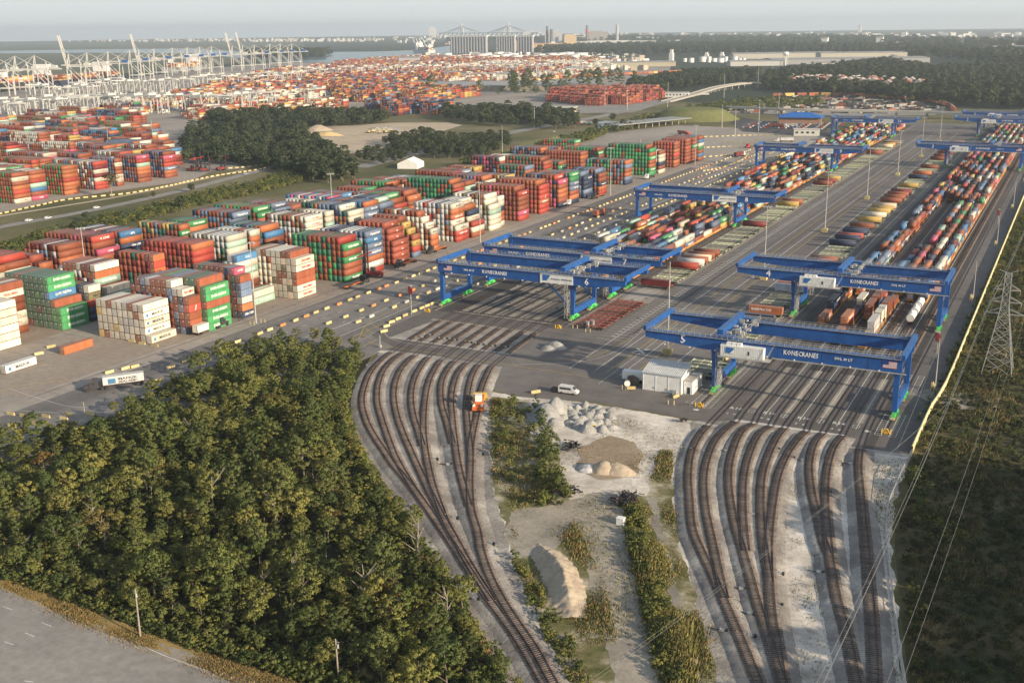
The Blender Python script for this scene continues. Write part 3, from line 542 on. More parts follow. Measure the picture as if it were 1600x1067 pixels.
# the yard beyond the highway
cols = 'rrrrrrroooRdddMgwwwsannbyymt'
for k in range(11):
    X = -597-k*50 - (0 if k else 0); ymax = 612+k*46; Y = (468 if k == 0 else 452)-(0 if k < 3 else 10*k); i = 0
    while Y < ymax:
        i += 1; n = rnd.choice((8, 9, 10, 14, 16)); n = min(n, 17); T = rnd.choice((5, 6, 6, 7)) if k < 2 else rnd.choice((3, 4, 5, 6)); L = 12.19 if rnd.random() < .85 else 6.06
        pal = rnd.choice(('rrro', 'rdan', 'rRoM', 'rwra', 'grro', 'wwsr', 'nrab')); fc = []
        for t in range(T): fc.append(rnd.choice(cols))
        if k == 0: fc = ['rwroRowr', 'roRtbrmR', 'oooRoooo', 'RMwMwRRr', 'rwrrwwrR', 'mRtoorrr', 'rmRRaorr', 'rranorrr', 'roorrrrr', 'grgggggg'][(i-1) % 10][:7]; T = 7; fc = list(fc)
        BLK.append((X-n*2.5, X, Y, Y+L, T*HC))
        for ti, c0 in enumerate(fc):
            for j in range(n):
                c = c0 if j == 0 else rnd.choice(pal); tx = {'g': 'EV', 'm': 'ON', 'w': 'YM', 'a': 'HL'}.get(c0) if (j == 0 and rnd.random() < .9) else None
                REC.append(dict(x=X-j*2.5-1.22, y=Y, z=.05+(T-1-ti)*HC, L=L, c=c, tx=tx, lab='%s container, %s tier, %s stack in, %s block beyond highway' % (CN[c], ordi(T-ti), ordi(j+1), ordi(i))))
        Y += L+(1.0 if rnd.random() < .75 else rnd.choice((7, 14)))
# single boxes on the open paving
REC.append(dict(x=-295.9, y=241.9, z=.05, L=12.19, c='o', tx=None, lab='lone orange container standing on open paving behind the truck'))
REC.append(dict(x=-295.6, y=218.4, z=.05, L=12.19, c='s', tx='MK', lab='lone pale container with dark lettering at the left picture edge', key=1))
# trains: two high in low well cars
CARS = []
def train(x, y0, y1, trk, side, pat=None, gap=.06, two=.75, pal='rrrrooodRMaannwwsbbgtymrr', i0=0):
    y = y0; i = i0; pat = [None]*i0+list(pat) if pat else pat
    while y < y1:
        i += 1; h = pat[i-1] if pat and i <= len(pat) else None
        if h is None:
            if rnd.random() < gap: h = ''
            else: h = rnd.choice(pal)+(rnd.choice(pal) if rnd.random() < two else '')
        CARS.append((x, y, trk, side, i))
        for t, c in enumerate(h[:2]):
            L = 12.19
            REC.append(dict(x=x, y=y+.9, z=.55+t*HC, L=L, c=c, tx=rnd.choice((None, 'tw')), lab='%s container, %s, %s wagon on %s track, %s rail yard' % (CN[c], 'upper' if t else 'lower', ordi(i), ordi(trk), side)))
        y += 14.4
    BLK.append((x-1.2, x+1.2, y0, y1, 3.0))
train(-75, 384, 1210, 1, 'right', ['o', 'nn', 'on', 'or', 'a', 'as', 'oa', 'ob', 's'], two=.6)
train(-71, 434, 1210, 2, 'right', ['oo', 'an', 'or', 'sa', 'ta', 'ar', 'oo'], two=.85)
train(-65.9, 362, 410, 3, 'right', ['o', 'ro', 'M'], 0); train(-65.9, 700, 1210, 3, 'right', None, .1, i0=6)
train(-61.5, 397, 440, 4, 'right', ['or', 'br', 'R'], 0); train(-61.5, 470, 540, 4, 'right', ['ob', 's', 'b', 'R', 'n'], 0, i0=5); train(-61.5, 690, 1210, 4, 'right', None, .08, i0=12)
train(-56.5, 359, 425, 5, 'right', ['y', 'ss', 'ww', 'rr', 'r'], 0); train(-56.5, 438, 1210, 5, 'right', ['yo', 'ao', 'sr', 'no', 'mm'], .05, .9, i0=6)
train(-51.6, 432, 1210, 6, 'right', ['sa', 'oa', 'ao', 'oo', 'nn', 'ro'], .04, .9)
train(-46.8, 430, 1210, 7, 'right', ['na', 'ab', 'or', 'gw', 'rw'], .04, .9)
starts = [470, 452, 445, 432, 425, 418, 421, 428, 424]
for i, (x, s0) in enumerate(zip(LX, starts)): train(x, s0, 1190, 9-i, 'left', {8: ['oo', 'na', 'ro', 'Rd', 'rw', 'aw'], 7: ['a', 'o', 'rd', 'ab', 'ot'], 6: ['or', 'br', 'ag', 'cn', 'an'], 5: ['r', 'o', 'aa', 'gr'], 4: ['o', 'g', 'by', 'yo'], 3: ['r', 'oy']}.get(i), .08, .62 if i > 3 else .45, 'rrrroooodRRMaannwwsbbggtymyyc')
# boxes on trailers: (x0, y, colour, lettering) long side across the lot
TRL = [(-154.6, 414.6, 'M', None), (-154.6, 451.5, 'R', None), (-154.6, 460, 's', None), (-154.6, 465.5, 'r', None), (-154.6, 470, 'c', None), (-154.6, 475.5, 'r', None), (-154.6, 483.5, 'r', None), (-154.6, 566, 'M', None),
       (-154.6, 640, 'y', None), (-154.6, 650, 'r', None), (-154.6, 735, 'r', None), (-154.6, 748, 'M', None), (-154.6, 762, 'y', None), (-154.6, 930, 'r', None), (-154.6, 938, 'r', None), (-154.6, 985, 'c', None), (-154.6, 998, 'y', None), (-154.6, 1010, 'r', None),
       (-102.2, 428, 'a', None), (-102.2, 432, 'o', None), (-102.2, 389, 'o', 'HS'), (-102.2, 377, 'n', 'CM'), (-100.5, 372.5, 'n', 'CM'), (-102.2, 452, 'b', 'HL'), (-102.2, 456, 'n', None), (-102.2, 470, 'o', None), (-102.2, 474, 'o', None), (-102.2, 482, 'r', None), (-102.2, 489, 'r', None),
       (-102.2, 531, 'n', None), (-102.2, 545, 'n', None), (-102.2, 551, 'R', None), (-102.2, 563, 'n', 'HL'), (-102.2, 568, 'n', None), (-102.2, 582, 'r', None), (-102.2, 604, 'y', None), (-102.2, 620, 'w', 'YM'), (-102.2, 634, 'y', None), (-102.2, 645, 'y', None), (-102.2, 655, 'c', None),
       (-102.2, 676, 'r', None), (-102.2, 690, 'r', None), (-102.2, 703, 'r', None), (-102.2, 716, 'M', None), (-102.2, 745, 'y', None), (-102.2, 790, 'n', 'CM'), (-102.2, 812, 'o', None), (-102.2, 850, 'r', None), (-102.2, 905, 'r', None), (-102.2, 925, 'r', None), (-102.2, 950, 'd', None), (-102.2, 975, 'n', None), (-102.2, 990, 'r', None), (-102.2, 1005, 'a', None), (-102.2, 1020, 'r', None), (-102.2, 1035, 'r', None)]
for i, (x, y, c, tx) in enumerate(TRL):
    REC.append(dict(x=x+6.1, y=y, z=1.25, L=12.19, c=c, tx=tx, rot=1, lab='%s container on a parked chassis, %s one of the %s trailer row' % (CN[c], ordi(1+[q[0] < -130 for q in TRL[:i]].count(x < -130)), 'left' if x < -130 else 'right')))
# shared meshes
def cont_mesh(L, c):
    b = MB(); w = 2.44; h = 2.62; d = .05
    b.bb(-w/2+d, w/2-d, d, L-d, .12, h-.03, 0)
    for sx in (-1, 1):
        for y in (0, L-.16): b.bb(sx*w/2-(.14 if sx > 0 else 0), sx*w/2+(.14 if sx < 0 else 0), y, y+.16, 0, h, 1)
        b.bb(sx*w/2-(.08 if sx > 0 else 0), sx*w/2+(.08 if sx < 0 else 0), .16, L-.16, .02, .17, 1); b.bb(sx*w/2-(.07 if sx > 0 else 0), sx*w/2+(.07 if sx < 0 else 0), .16, L-.16, h-.09, h-.005, 0)
        k = int(L/.6)
        for i in range(k): y = .3+i*(L-.6)/k; b.bb(sx*(w/2-d)-(0 if sx > 0 else .03), sx*(w/2-d)+(.03 if sx > 0 else 0), y, y+.28, .18, h-.1, 0)
    for y in (0, L-.1): b.bb(-w/2+.14, w/2-.14, y, y+.1, 0, .14, 1); b.bb(-w/2+.14, w/2-.14, y, y+.1, h-.11, h-.004, 0)
    me = bpy.data.meshes.new('container'); me.from_pydata(b.v, [], b.f); me.materials.append(CMAT[c]); me.materials.append(CMAT[c] if c not in 'ws' else FRAMEM); me.polygons.foreach_set('material_index', b.m); me.update(); return me
def door_mesh(c):
    b = MB(); w = 2.44
    for s in (-1, 1):
        b.bb(min(s*.03, s*1.05), max(s*.03, s*1.05), -.015, .04, .16, 2.48, 0)
        for x in (.28, .82): b.bb(s*x-.025, s*x+.025, -.06, -.02, .12, 2.52, 1); b.bb(s*x-.03, s*x+.15, -.08, -.03, 1.0, 1.06, 1)
    b.bb(.3, .8, -.03, -.018, 1.9, 2.2, 2)
    me = bpy.data.meshes.new('doors'); me.from_pydata(b.v, [], b.f)
    for m in (CMAT[c], RODM, WHITE): me.materials.append(m)
    me.polygons.foreach_set('material_index', b.m); me.update(); return me
CMESH = {}; DMESH = {}
def logo_args(r):
    s, m, fr = LT[r['tx']]; wd = min(fr*12.19, r['L']*.8); hh = .95 if r['tx'] not in ('TX', 'MS') else .8
    if r['tx'] == 'TR': hh = 1.8
    y0 = r['y']+(r['L']-wd)*(.58 if r['tx'] != 'CM' else .8); return s, LM[m], y0, .95 if hh < 1 else .4, hh, wd
# which boxes show, nearest first
cp = np.array([0, 0, CAMH]); BA = np.array(BLK)
def visible(r):
    px, py = pj(r['x'], r['y'], r['z']+1.3)
    if not (-60 < px < 1660 and py < 1120): return False
    if r.get('rot'): pts = ((r['x'], r['y']-.1, r['z']+1.4), (r['x'], r['y']+1.2, r['z']+2.7))
    else: pts = ((r['x'], r['y']-.2, r['z']+1.4), (r['x']+1.35, r['y']+r['L']/2, r['z']+1.6), (r['x'], r['y']+r['L']/2, r['z']+2.8))
    for p in pts:
        p = np.array(p); d = cp-p; o = False
        with np.errstate(divide='ignore', invalid='ignore'):
            t1 = (BA[:, 0]-p[0])/d[0]; t2 = (BA[:, 1]-p[0])/d[0]; u1 = (BA[:, 2]-p[1])/d[1]; u2 = (BA[:, 3]-p[1])/d[1]; tz = (BA[:, 4]-.05-p[2])/d[2]
        lo = np.maximum(np.maximum(np.minimum(t1, t2), np.minimum(u1, u2)), 0.0004); hi = np.minimum(np.minimum(np.maximum(t1, t2), np.maximum(u1, u2)), tz)
        if not np.any(hi > lo+1e-4): return True
    return False
for r in REC:
    if r['tx'] == 'tw': r['tx'] = {'g': 'EV', 'm': 'ON', 'n': 'CM', 'a': 'HL', 'b': 'AP', 'R': 'KL', 'w': 'MK', 's': 'MK', 'o': 'HS'}.get(r['c'])
    r['d'] = math.dist((r['x'], r['y'], r['z']), (0, 0, CAMH))-(150 if r.get('key') else 0)
REC.sort(key=lambda r: r['d']); cnt = 0; rest = []
for r in REC:
    if cnt < 300 and visible(r):
        cnt += 1; k = (r['L'], r['c'])
        if k not in CMESH: CMESH[k] = cont_mesh(*k)
        if r['c'] not in DMESH: DMESH[r['c']] = door_mesh(r['c'])
        o = ob('shipping_container', CMESH[k], label=r['lab'], category='container', group='shipping containers'); o.location = (r['x'], r['y'], r['z'])
        ob('doors', DMESH[r['c']], o)
        if r.get('rot'): o.rotation_euler = (0, 0, math.pi/2); o.location = (r['x']+6.1, r['y'], r['z'])
        if r['tx']:
            s, m, y0, zz, hh, wd = logo_args(r)
            if r.get('rot'): put_text(s, m, o, (-1.27, 11.5 if wd < 11 else 12, zz), (0, -1, 0), (0, 0, 1), hh, wd)
            else:
                put_text(s, m, o, (1.262, y0-r['y'], zz), (0, 1, 0), (0, 0, 1), hh, wd)
                if r['tx'] == 'MK': ob('star_badge', MB().bb(1.222, 1.256, 1.3, 2.3, .8, 1.8, 0).build('star_badge', CMAT['b']).data, o); bpy.data.objects.remove(C.objects[-1]) if False else None
    else: rest.append(r)
for o in [o for o in C.objects if o.name.startswith('star_badge') and not o.parent]: bpy.data.objects.remove(o)
print('individual containers', cnt, 'rest', len(rest))
# far port yard behind the woods: added to the mass of the remaining containers
for k in range(22):
    X = -1130-k*38
    for q in range(60):
        Y = 1010+k*66+q*30+rnd.uniform(-3, 3); ymax = 1480+k*92
        if Y > ymax: break
        T = rnd.choice((2, 3, 4, 4, 5)); n = rnd.choice((5, 7, 9))
        for g in (0, 12.8):
            for j in range(n):
                for t in range(max(1, T-rnd.choice((0, 0, 1, 2)))):
                    if j and t < T-2 and g: continue
                    rest.append(dict(x=X-j*2.6, y=Y+g, z=.05+t*HC, L=12.19, c=rnd.choice('ooooyyyrrrRRwwMannbcc'), tx=None))
def fill(poly, nx, T, pal, L=12.19, gx=32, dens=.8):
    xs = [p[0] for p in poly]; ys = [p[1] for p in poly]; x = min(xs)
    while x < max(xs):
        y = min(ys)
        while y < max(ys):
            if inpoly(np.array([[x, y]]), poly)[0] and rnd.random() < dens:
                tt = rnd.choice(T)
                for j in range(nx):
                    for t in range(max(1, tt-rnd.choice((0, 0, 1)))): rest.append(dict(x=x+j*2.6, y=y, z=.05+t*HC, L=L, c=rnd.choice(pal), tx=None))
            y += 13.2
        x += gx
fill([at(520, 128), at(640, 128), at(830, 118), at(960, 100), at(900, 92), at(640, 92), at(520, 100)], 6, (3, 4, 5), 'ooooRRrryywaMn', gx=34)
fill([at(520, 160), at(650, 160), at(740, 150), at(640, 142), at(560, 132), at(510, 135)], 7, (4, 5, 6), 'oooyyrrRran', gx=30)
fill([at(565, 182), at(690, 178), at(690, 168), at(560, 170)], 8, (5, 6, 6), 'rnnaaMor', gx=34)
fill([at(640, 128), at(840, 127), at(960, 116), at(940, 110), at(700, 114)], 6, (2, 3, 4), 'wwssroow', gx=44, dens=.6)
fill([at(285, 190), at(330, 184), at(520, 172), at(520, 164), at(330, 166), at(280, 172)], 8, (3, 4, 5), 'oyrRowws', gx=36, dens=.75)
fill([at(860, 146), at(1000, 146), at(1010, 138), at(860, 136)], 4, (1, 2), 'raso', gx=40, dens=.5)
fill([at(730, 112), at(960, 108), at(950, 100), at(740, 102)], 6, (3, 4, 5), 'wwwwss', gx=30)
fill([at(845, 160), at(900, 166), at(985, 163), at(1020, 158), at(1010, 148), at(860, 150)], 9, (4, 5, 6), 'rrrMMrRdo', gx=28)
fill([at(1000, 158), at(1030, 152), at(1020, 146), at(990, 150)], 6, (3, 4), 'wwso', gx=26)
fill([at(300, 165), at(480, 158), at(500, 150), at(330, 158)], 7, (4, 5), 'wwwwsr', gx=28)
v, f = boxes([((r['x'], r['y']+r['L']/2, r['z'], 2.45, r['L']-.06, 2.68) if not r.get('rot') else (r['x'], r['y'], r['z'], r['L']-.08, 2.4, 2.6)) for r in rest])
keys = list(CC); mi = np.repeat([keys.index(r['c']) for r in rest], 6)
o = ob('shipping_containers_mass', quads_mesh('containers', v, f, [CMAT[k] for k in keys], mi)); o['kind'] = 'stuff'; o['label'] = 'farther stacked shipping containers'
lt = {}
for r in rest:
    if r['tx'] and not r.get('rot') and r['d'] < 950:
        s, m, y0, zz, hh, wd = logo_args(r)
        if m is DARKT and s == 'MSC': pass
        lt.setdefault(m.name, (m, []))[1].append((s, r['x']+1.24, y0, r['z']+zz, hh, wd))
for nm, (m, L) in lt.items():
    VV = []; FF = []; n0 = 0
    for s, x, y, z, hh, wd in L:
        me, w = text_mesh(s, m, ext=.03); co = np.zeros(len(me.vertices)*3); me.vertices.foreach_get('co', co); co = co.reshape(-1, 3); VV.append(np.stack([np.full(len(co), x)+co[:, 2]*.3, y+co[:, 0]*wd/w, z+co[:, 1]*hh], 1))
        FF += [tuple(i+n0 for i in p.vertices) for p in me.polygons]; n0 += len(co)
    me = bpy.data.meshes.new('lettering'); me.from_pydata(np.concatenate(VV).tolist(), [], FF); me.materials.append(m); q = ob('lettering', me, o); q['kind'] = 'stuff'
# ------------------------------------------------------------------ well cars
def car_mb(mat=0):
    b = MB(); b.bb(-1.45, 1.45, .4, 13.7, .28, .5, mat)
    for s in (-1, 1): b.bb(s*1.36-.06, s*1.36+.06, 1.2, 12.9, .3, 1.35, mat)
    for y in (.2, 13.9): b.bb(-1.3, 1.3, y-.4, y+.9 if y < 1 else y+.2, .6, 1.2, mat)
    for y in (.7, 13.4):
        for s in (-.72, .72):
            for d in (-.9, .9): b.cyl((s-.06, y+d, .55), (s+.06, y+d, .55), .42, n=8, m=1)
    return b
cm = [M('wagon_paint_ochre', (.42, .20, .06), var=.2, obj=.3), DARK]; first = None
CARS.sort(key=lambda c: math.hypot(c[0], c[1])); restc = []
for i, (x, y, trk, side, k) in enumerate(CARS):
    if i < 180:
        if first is None: first = o = car_mb().build('well_car', cm)
        else: o = first.copy(); C.objects.link(o)
        o.location = (x, y, .06); o['label'] = 'low well wagon, %s along the %s track of the %s rail yard' % (ordi(k), ordi(trk), side); o['category'] = 'rail wagon'; o['group'] = 'well wagons under the containers'
    else: restc.append((x, y+7, .3, 2.8, 13.4, 1.0))
v, f = boxes(restc); ob('rail_wagons_mass', quads_mesh('wagons', v, f, [cm[0]]), kind='stuff')
# tank wagons on the near end of the right yard
t = thing('tank_wagon', 'white tank wagon on the track under the fourth gantry, nearest of three', 'tank wagon', (-46.8, 398, .06), group='white tank wagons')
MB().cyl((0, .8, 2.2), (0, 8.6, 2.2), 1.35, n=14).cyl((0, 4.4, 3.4), (0, 5, 3.9), .5).build('tank', WPAINT, t)
MB().bb(-1.2, 1.2, 0, 9.6, .75, 1.0).bar((-1.3, .2, 1), (-1.3, .2, 3)).bar((1.3, .2, 1), (1.3, .2, 3)).build('underframe', FRAMEM, t)
b = MB()
for y in (1.2, 2.6, 7, 8.4): b.cyl((-.78, y, .5), (-.66, y, .5), .45).cyl((.66, y, .5), (.78, y, .5), .45)
b.build('wheels', DARK, t)
dup(t, (-46.8, 408.4, .06), label='white tank wagon on the track under the fourth gantry, middle of three'); dup(t, (-46.8, 418.8, .06), label='white tank wagon on the track under the fourth gantry, farthest of three')
# ------------------------------------------------------------------ chassis
def chassis_mb(red=False):
    b = MB()
    for s in (-.45, .45): b.bb(.2, 12, s-.09, s+.09, .85, 1.12, 0)
    for x in (.25, 3.5, 6.1, 8.6, 11.9): b.bb(x-.12, x+.12, -1.2, 1.2, .9, 1.1, 0)
    for x in (9.6, 10.9):
        for s in (-1.05, 1.05): b.cyl((x, s-.16, .5), (x, s+.16, .5), .5, n=10, m=1)
        b.bb(x-.07, x+.07, -1, 1, .42, .56, 1)
    for s in (-.7, .7): b.bb(2.2, 2.35, s-.07, s+.07, 0, .9, 2)
    return b
CHM = {'y': [M('chassis_lime_paint', (.50, .52, .36), obj=.45), DARK, STEEL], 'r': [M('chassis_red_paint', (.30, .095, .065), obj=.35), DARK, STEEL], 'g': [M('chassis_grey_paint', (.25, .27, .22), obj=.4), DARK, STEEL]}
CH = {k: chassis_mb().build('container_chassis', m) for k, m in CHM.items()}; used = set(); nch = {0: 0, 1: 0}
def place_ch(x, y, k, label):
    o = CH[k]
    if k in used: o = CH[k].copy(); C.objects.link(o)
    used.add(k); o.location = (x, y, .06); o['label'] = label; o['category'] = 'chassis'; o['group'] = 'container chassis parked in the lot'
tl = {False: sorted(t[1] for t in TRL if t[0] < -130), True: sorted(t[1] for t in TRL if t[0] > -130)}
for right in (False, True):
    x = -102.2 if right else -154.6; y = 308 if right else 346; n = 0; s = set()
    while y < 1050:
        n += 1; near = min(tl[right], key=lambda q: abs(q-y))
        empty = (388 < y < 411 and not right) or (right and 325 < y < 352)
        if not empty:
            kind = 'r' if (not right and y < 386) or (not right and 418 < y < 425) else rnd.choice('yyyg' if y < 470 or right else 'yyggy')
            if abs(near-y) < 1.9: place_ch(x, near, kind, 'loaded chassis, %s bay of the %s trailer row' % (ordi(n), 'right' if right else 'left'))
            elif rnd.random() < .93: place_ch(x+rnd.uniform(-.3, .3), y, kind, 'empty %s chassis, %s bay of the %s trailer row' % ({'y': 'pale lime', 'r': 'red', 'g': 'grey green'}[kind], ordi(n), 'right' if right else 'left'))
        y += 3.6
sheet('bay_paving', [at(958, 493), at(1000, 455), at(1045, 460), at(1005, 500)] and [(-155, 389), (-155, 411), (-142, 411), (-142, 389)], .05, G_YARD, px=False)
msheet('bay_paving', [(-155.5, 425), (-155.5, 1045), (-141.8, 1045), (-141.8, 425)], .043, G_YARD); msheet('bay_paving', [(-103, 352), (-103, 1045), (-89.6, 1045), (-89.6, 352)], .043, G_YARD)
# ------------------------------------------------------------------ concrete barriers
bar = MB(); bar.prism([(-.32, 0), (.32, 0), (.24, .25), (.1, .85), (-.1, .85), (-.24, .25)], -1.5, 1.5); bo = bar.build('concrete_barrier', YEL); nb = [0]; mass = []
PLAIN = bar.build('concrete_barrier', CONC); PLAIN2 = bar.build('concrete_barrier', M('orange_barrier_paint', (.55, .22, .08), var=.2)); bfirst = {0: bo, 1: PLAIN, 2: PLAIN2}; bused = set()
def barrier(x, y, rz, label, k=0, lim=290):
    if nb[0] < lim:
        nb[0] += 1; o = bfirst[k]
        if k in bused: o = o.copy(); C.objects.link(o)
        bused.add(k); o.location = (x, y, .05); o.rotation_euler = (0, 0, rz); o['label'] = label; o['category'] = 'barrier'; o['group'] = 'concrete lane barriers'
    else: mass.append((x, y, rz))
LB = [(17, 648), (37, 651), (72, 652), (107, 649), (141, 648), (19, 667), (57, 663), (100, 656), (248, 596), (267, 575), (291, 566), (312, 557), (338, 548), (171, 583), (196, 577), (211, 574), (80, 543), (61, 554), (206, 534), (222, 538), (242, 541), (358, 540), (372, 535), (600, 519), (604, 511), (612, 504.5), (622, 499.5), (633, 494), (647.5, 487.5), (659, 482.5), (667.5, 479), (676, 475.5), (837, 614), (1056, 621), (985, 608), (922, 668), (1135, 562), (1128, 565)]
dirs = [0, 0, 0, 0, 0, 0, 0, 0, 1.1, 1.3, 1.4, 1.5, 1.5, 1.4, 1.4, 1.4, 1.2, 1.2, 0, 0, 0, 1.5, 1.5, 1.2, 1.3, 1.4, 1.5, 1.5, 1.5, 1.5, 1.5, 1.5, .9, 1.3, .4, .6, 1.5, 1.5]
for i, ((px, py), d) in enumerate(zip(LB, dirs)):
    x, y = at(px, py); barrier(x, y, d-math.pi/2 if d else math.pi/2, '%s concrete barrier, %s' % ('yellow', ('%s one along the curve beside the wood' % ordi(i+1)) if i < 23 else ('%s one round the end of the gantry lane' % ordi(i-22)) if i < 32 else '%s loose one near the white shed and stone piles' % ordi(i-31)))
for ri, (x, y0, y1, st, kk) in enumerate(((-251.5, 290, 960, 6.4, (0, 0, 0, 0, 2)), (-237.6, 312, 950, 9.5, (0, 0, 2, 1)), (-228.9, 318, 940, 8.2, (0, 1, 0)), (-218.2, 356, 930, 7.4, (1, 0, 1)))):
    y = y0; i = 0
    while y < y1:
        i += 1; k = rnd.choice(kk)
        if rnd.random() < .9: barrier(x+rnd.uniform(-.25, .25), y, rnd.uniform(-.06, .06), '%s concrete barrier, %s along the %s line from the stacks' % (('yellow', 'bare grey', 'orange')[k], ordi(i), ordi(ri+1)), k)
        y += st*rnd.uniform(.8, 1.2)
for pts in ([(1020, 250), (1100, 246), (1150, 243), (1200, 247)], [(1060, 215), (1120, 214), (1180, 212), (1240, 214)], [(1090, 232), (1150, 230), (1240, 236)], [(880, 215), (860, 218), (840, 225)], [(1100, 268), (1130, 262), (1160, 250), (1170, 240)], [(340, 265), (380, 262), (420, 258)], [(1130, 222), (1200, 225)], [(0, 335), (60, 322), (110, 312), (200, 303), (260, 292), (300, 283), (340, 275), (390, 268), (420, 262)]):
    L = smooth_line([at(*p) for p in pts], 5)
    for a, b in zip(L[:-1], L[1:]): mass.append((a[0], a[1], math.atan2(b[1]-a[1], b[0]-a[0])-math.pi/2))
mb = MB()
for x, y, rz in mass: mb.box(x, y, .05, .5, 3.2, .85, 0, rz)
q = mb.build('concrete_barriers_mass', YEL); q['kind'] = 'stuff'
# ================================================================== GANTRY CRANES
FR = M('flag_red', (.40, .04, .05), var=.05); FB = M('flag_blue', (.03, .05, .22), var=.05); BLUEL = M('emblem_blue', (.03, .14, .40), var=.05)
ZB, ZT = 13.5, 17.3
def girder_mb(x0, x1, tip, y, dy=.75):
    """box girder with haunched cantilever; tip: x where the taper begins"""
    b = MB()
    if tip > x0+5 and tip > (x0+x1)/2: poly = [(x0, ZB), (tip, ZB), (x1, ZB+1.6), (x1, ZT), (x0, ZT)]
    else: poly = [(x0, ZB+1.6), (tip, ZB), (x1, ZB), (x1, ZT), (x0, ZT)]
    b.prism(poly, y-dy, y+dy)
    x = x0+3
    while x < x1-2: b.bb(x-.06, x+.06, y-dy-.05, y+dy+.05, ZB+(1.4 if (x > tip and tip > 20) or (x < tip and tip < 20) else 0), ZT+.03); x += 12.2
    b.bb(x0, x1, y-dy-.12, y+dy+.12, ZT-.16, ZT+.06); return b
def rail_mb(x0, x1, y, z=ZT, st=1.6):
    b = MB(); n = int((x1-x0)/st)
    for s in (-1, 1):
        for i in range(n+1): x = x0+i*(x1-x0)/n; b.bb(x-.04, x+.04, y+s*1.15-.04, y+s*1.15+.04, z-.1, z+1.15)
        for h in (.6, 1.12): b.bb(x0, x1, y+s*1.15-.035, y+s*1.15+.035, z+h-.04, z+h+.03)
        b.bb(x0, x1, min(y+s*.8, y+s*1.25), max(y+s*.8, y+s*1.25), z-.12, z-.03)
    return b
def bogie_mb():
    b = MB()
    for dy in (-2.1, 2.1):
        b.prism([(dy-1.6, .55), (dy+1.6, .55), (dy+1.3, 1.15), (dy+.4, 1.6), (dy-.4, 1.6), (dy-1.3, 1.15)], -.45, .45, 0, ax='x')
        for w in (-.95, .95): b.cyl((-.16, dy+w, .48), (.16, dy+w, .48), .42, n=12, m=1); b.bb(.45, .85, dy+w-.2, dy+w+.2, .5, .95, 0)
    b.prism([(-2.3, 1.55), (2.3, 1.55), (1.0, 2.35), (-1.0, 2.35)], -.5, .5, 0, ax='x'); b.bb(-.6, .6, -4.2, -3.8, .3, .9, 2); return b
def lattice_stair(x, y, z0, z1):
    b = MB(); 
    for dx in (-.6, .6):
        for dy in (-1.1, 1.1): b.bar((x+dx, y+dy, z0), (x+dx, y+dy, z1), .09)
    z = z0; k = 0
    while z < z1-.5:
        q = min(z+2.4, z1); s = 1 if k % 2 else -1
        for dx in (-.45, .45): b.bar((x+dx, y-1.1*s, z), (x+dx, y+1.1*s, q), .14, .08)
        for dy in (-1.1, 1.1): b.bar((x-.6, y+dy, q), (x+.6, y+dy, q), .07); b.bar((x-.6, y+dy, z), (x+.6, y+dy, q), .05)
        b.bb(x-.6, x+.6, y+s*.6-.5, y+s*.6+.5, q-.06, q); z = q; k += 1
    return b
def flag(parent, x, y, z, w=3.6, h=1.9, flip=False):
    b = MB()
    for i in range(13): b.bb(x, x+w, y-.02, y, z+i*h/13, z+(i+1)*h/13-.001, 0 if i % 2 == 0 else 1)
    b.bb(x, x+w*.42, y-.035, y-.021, z+h*.46, z+h, 2); b.build('flag', [FR, WHITE, FB], parent)
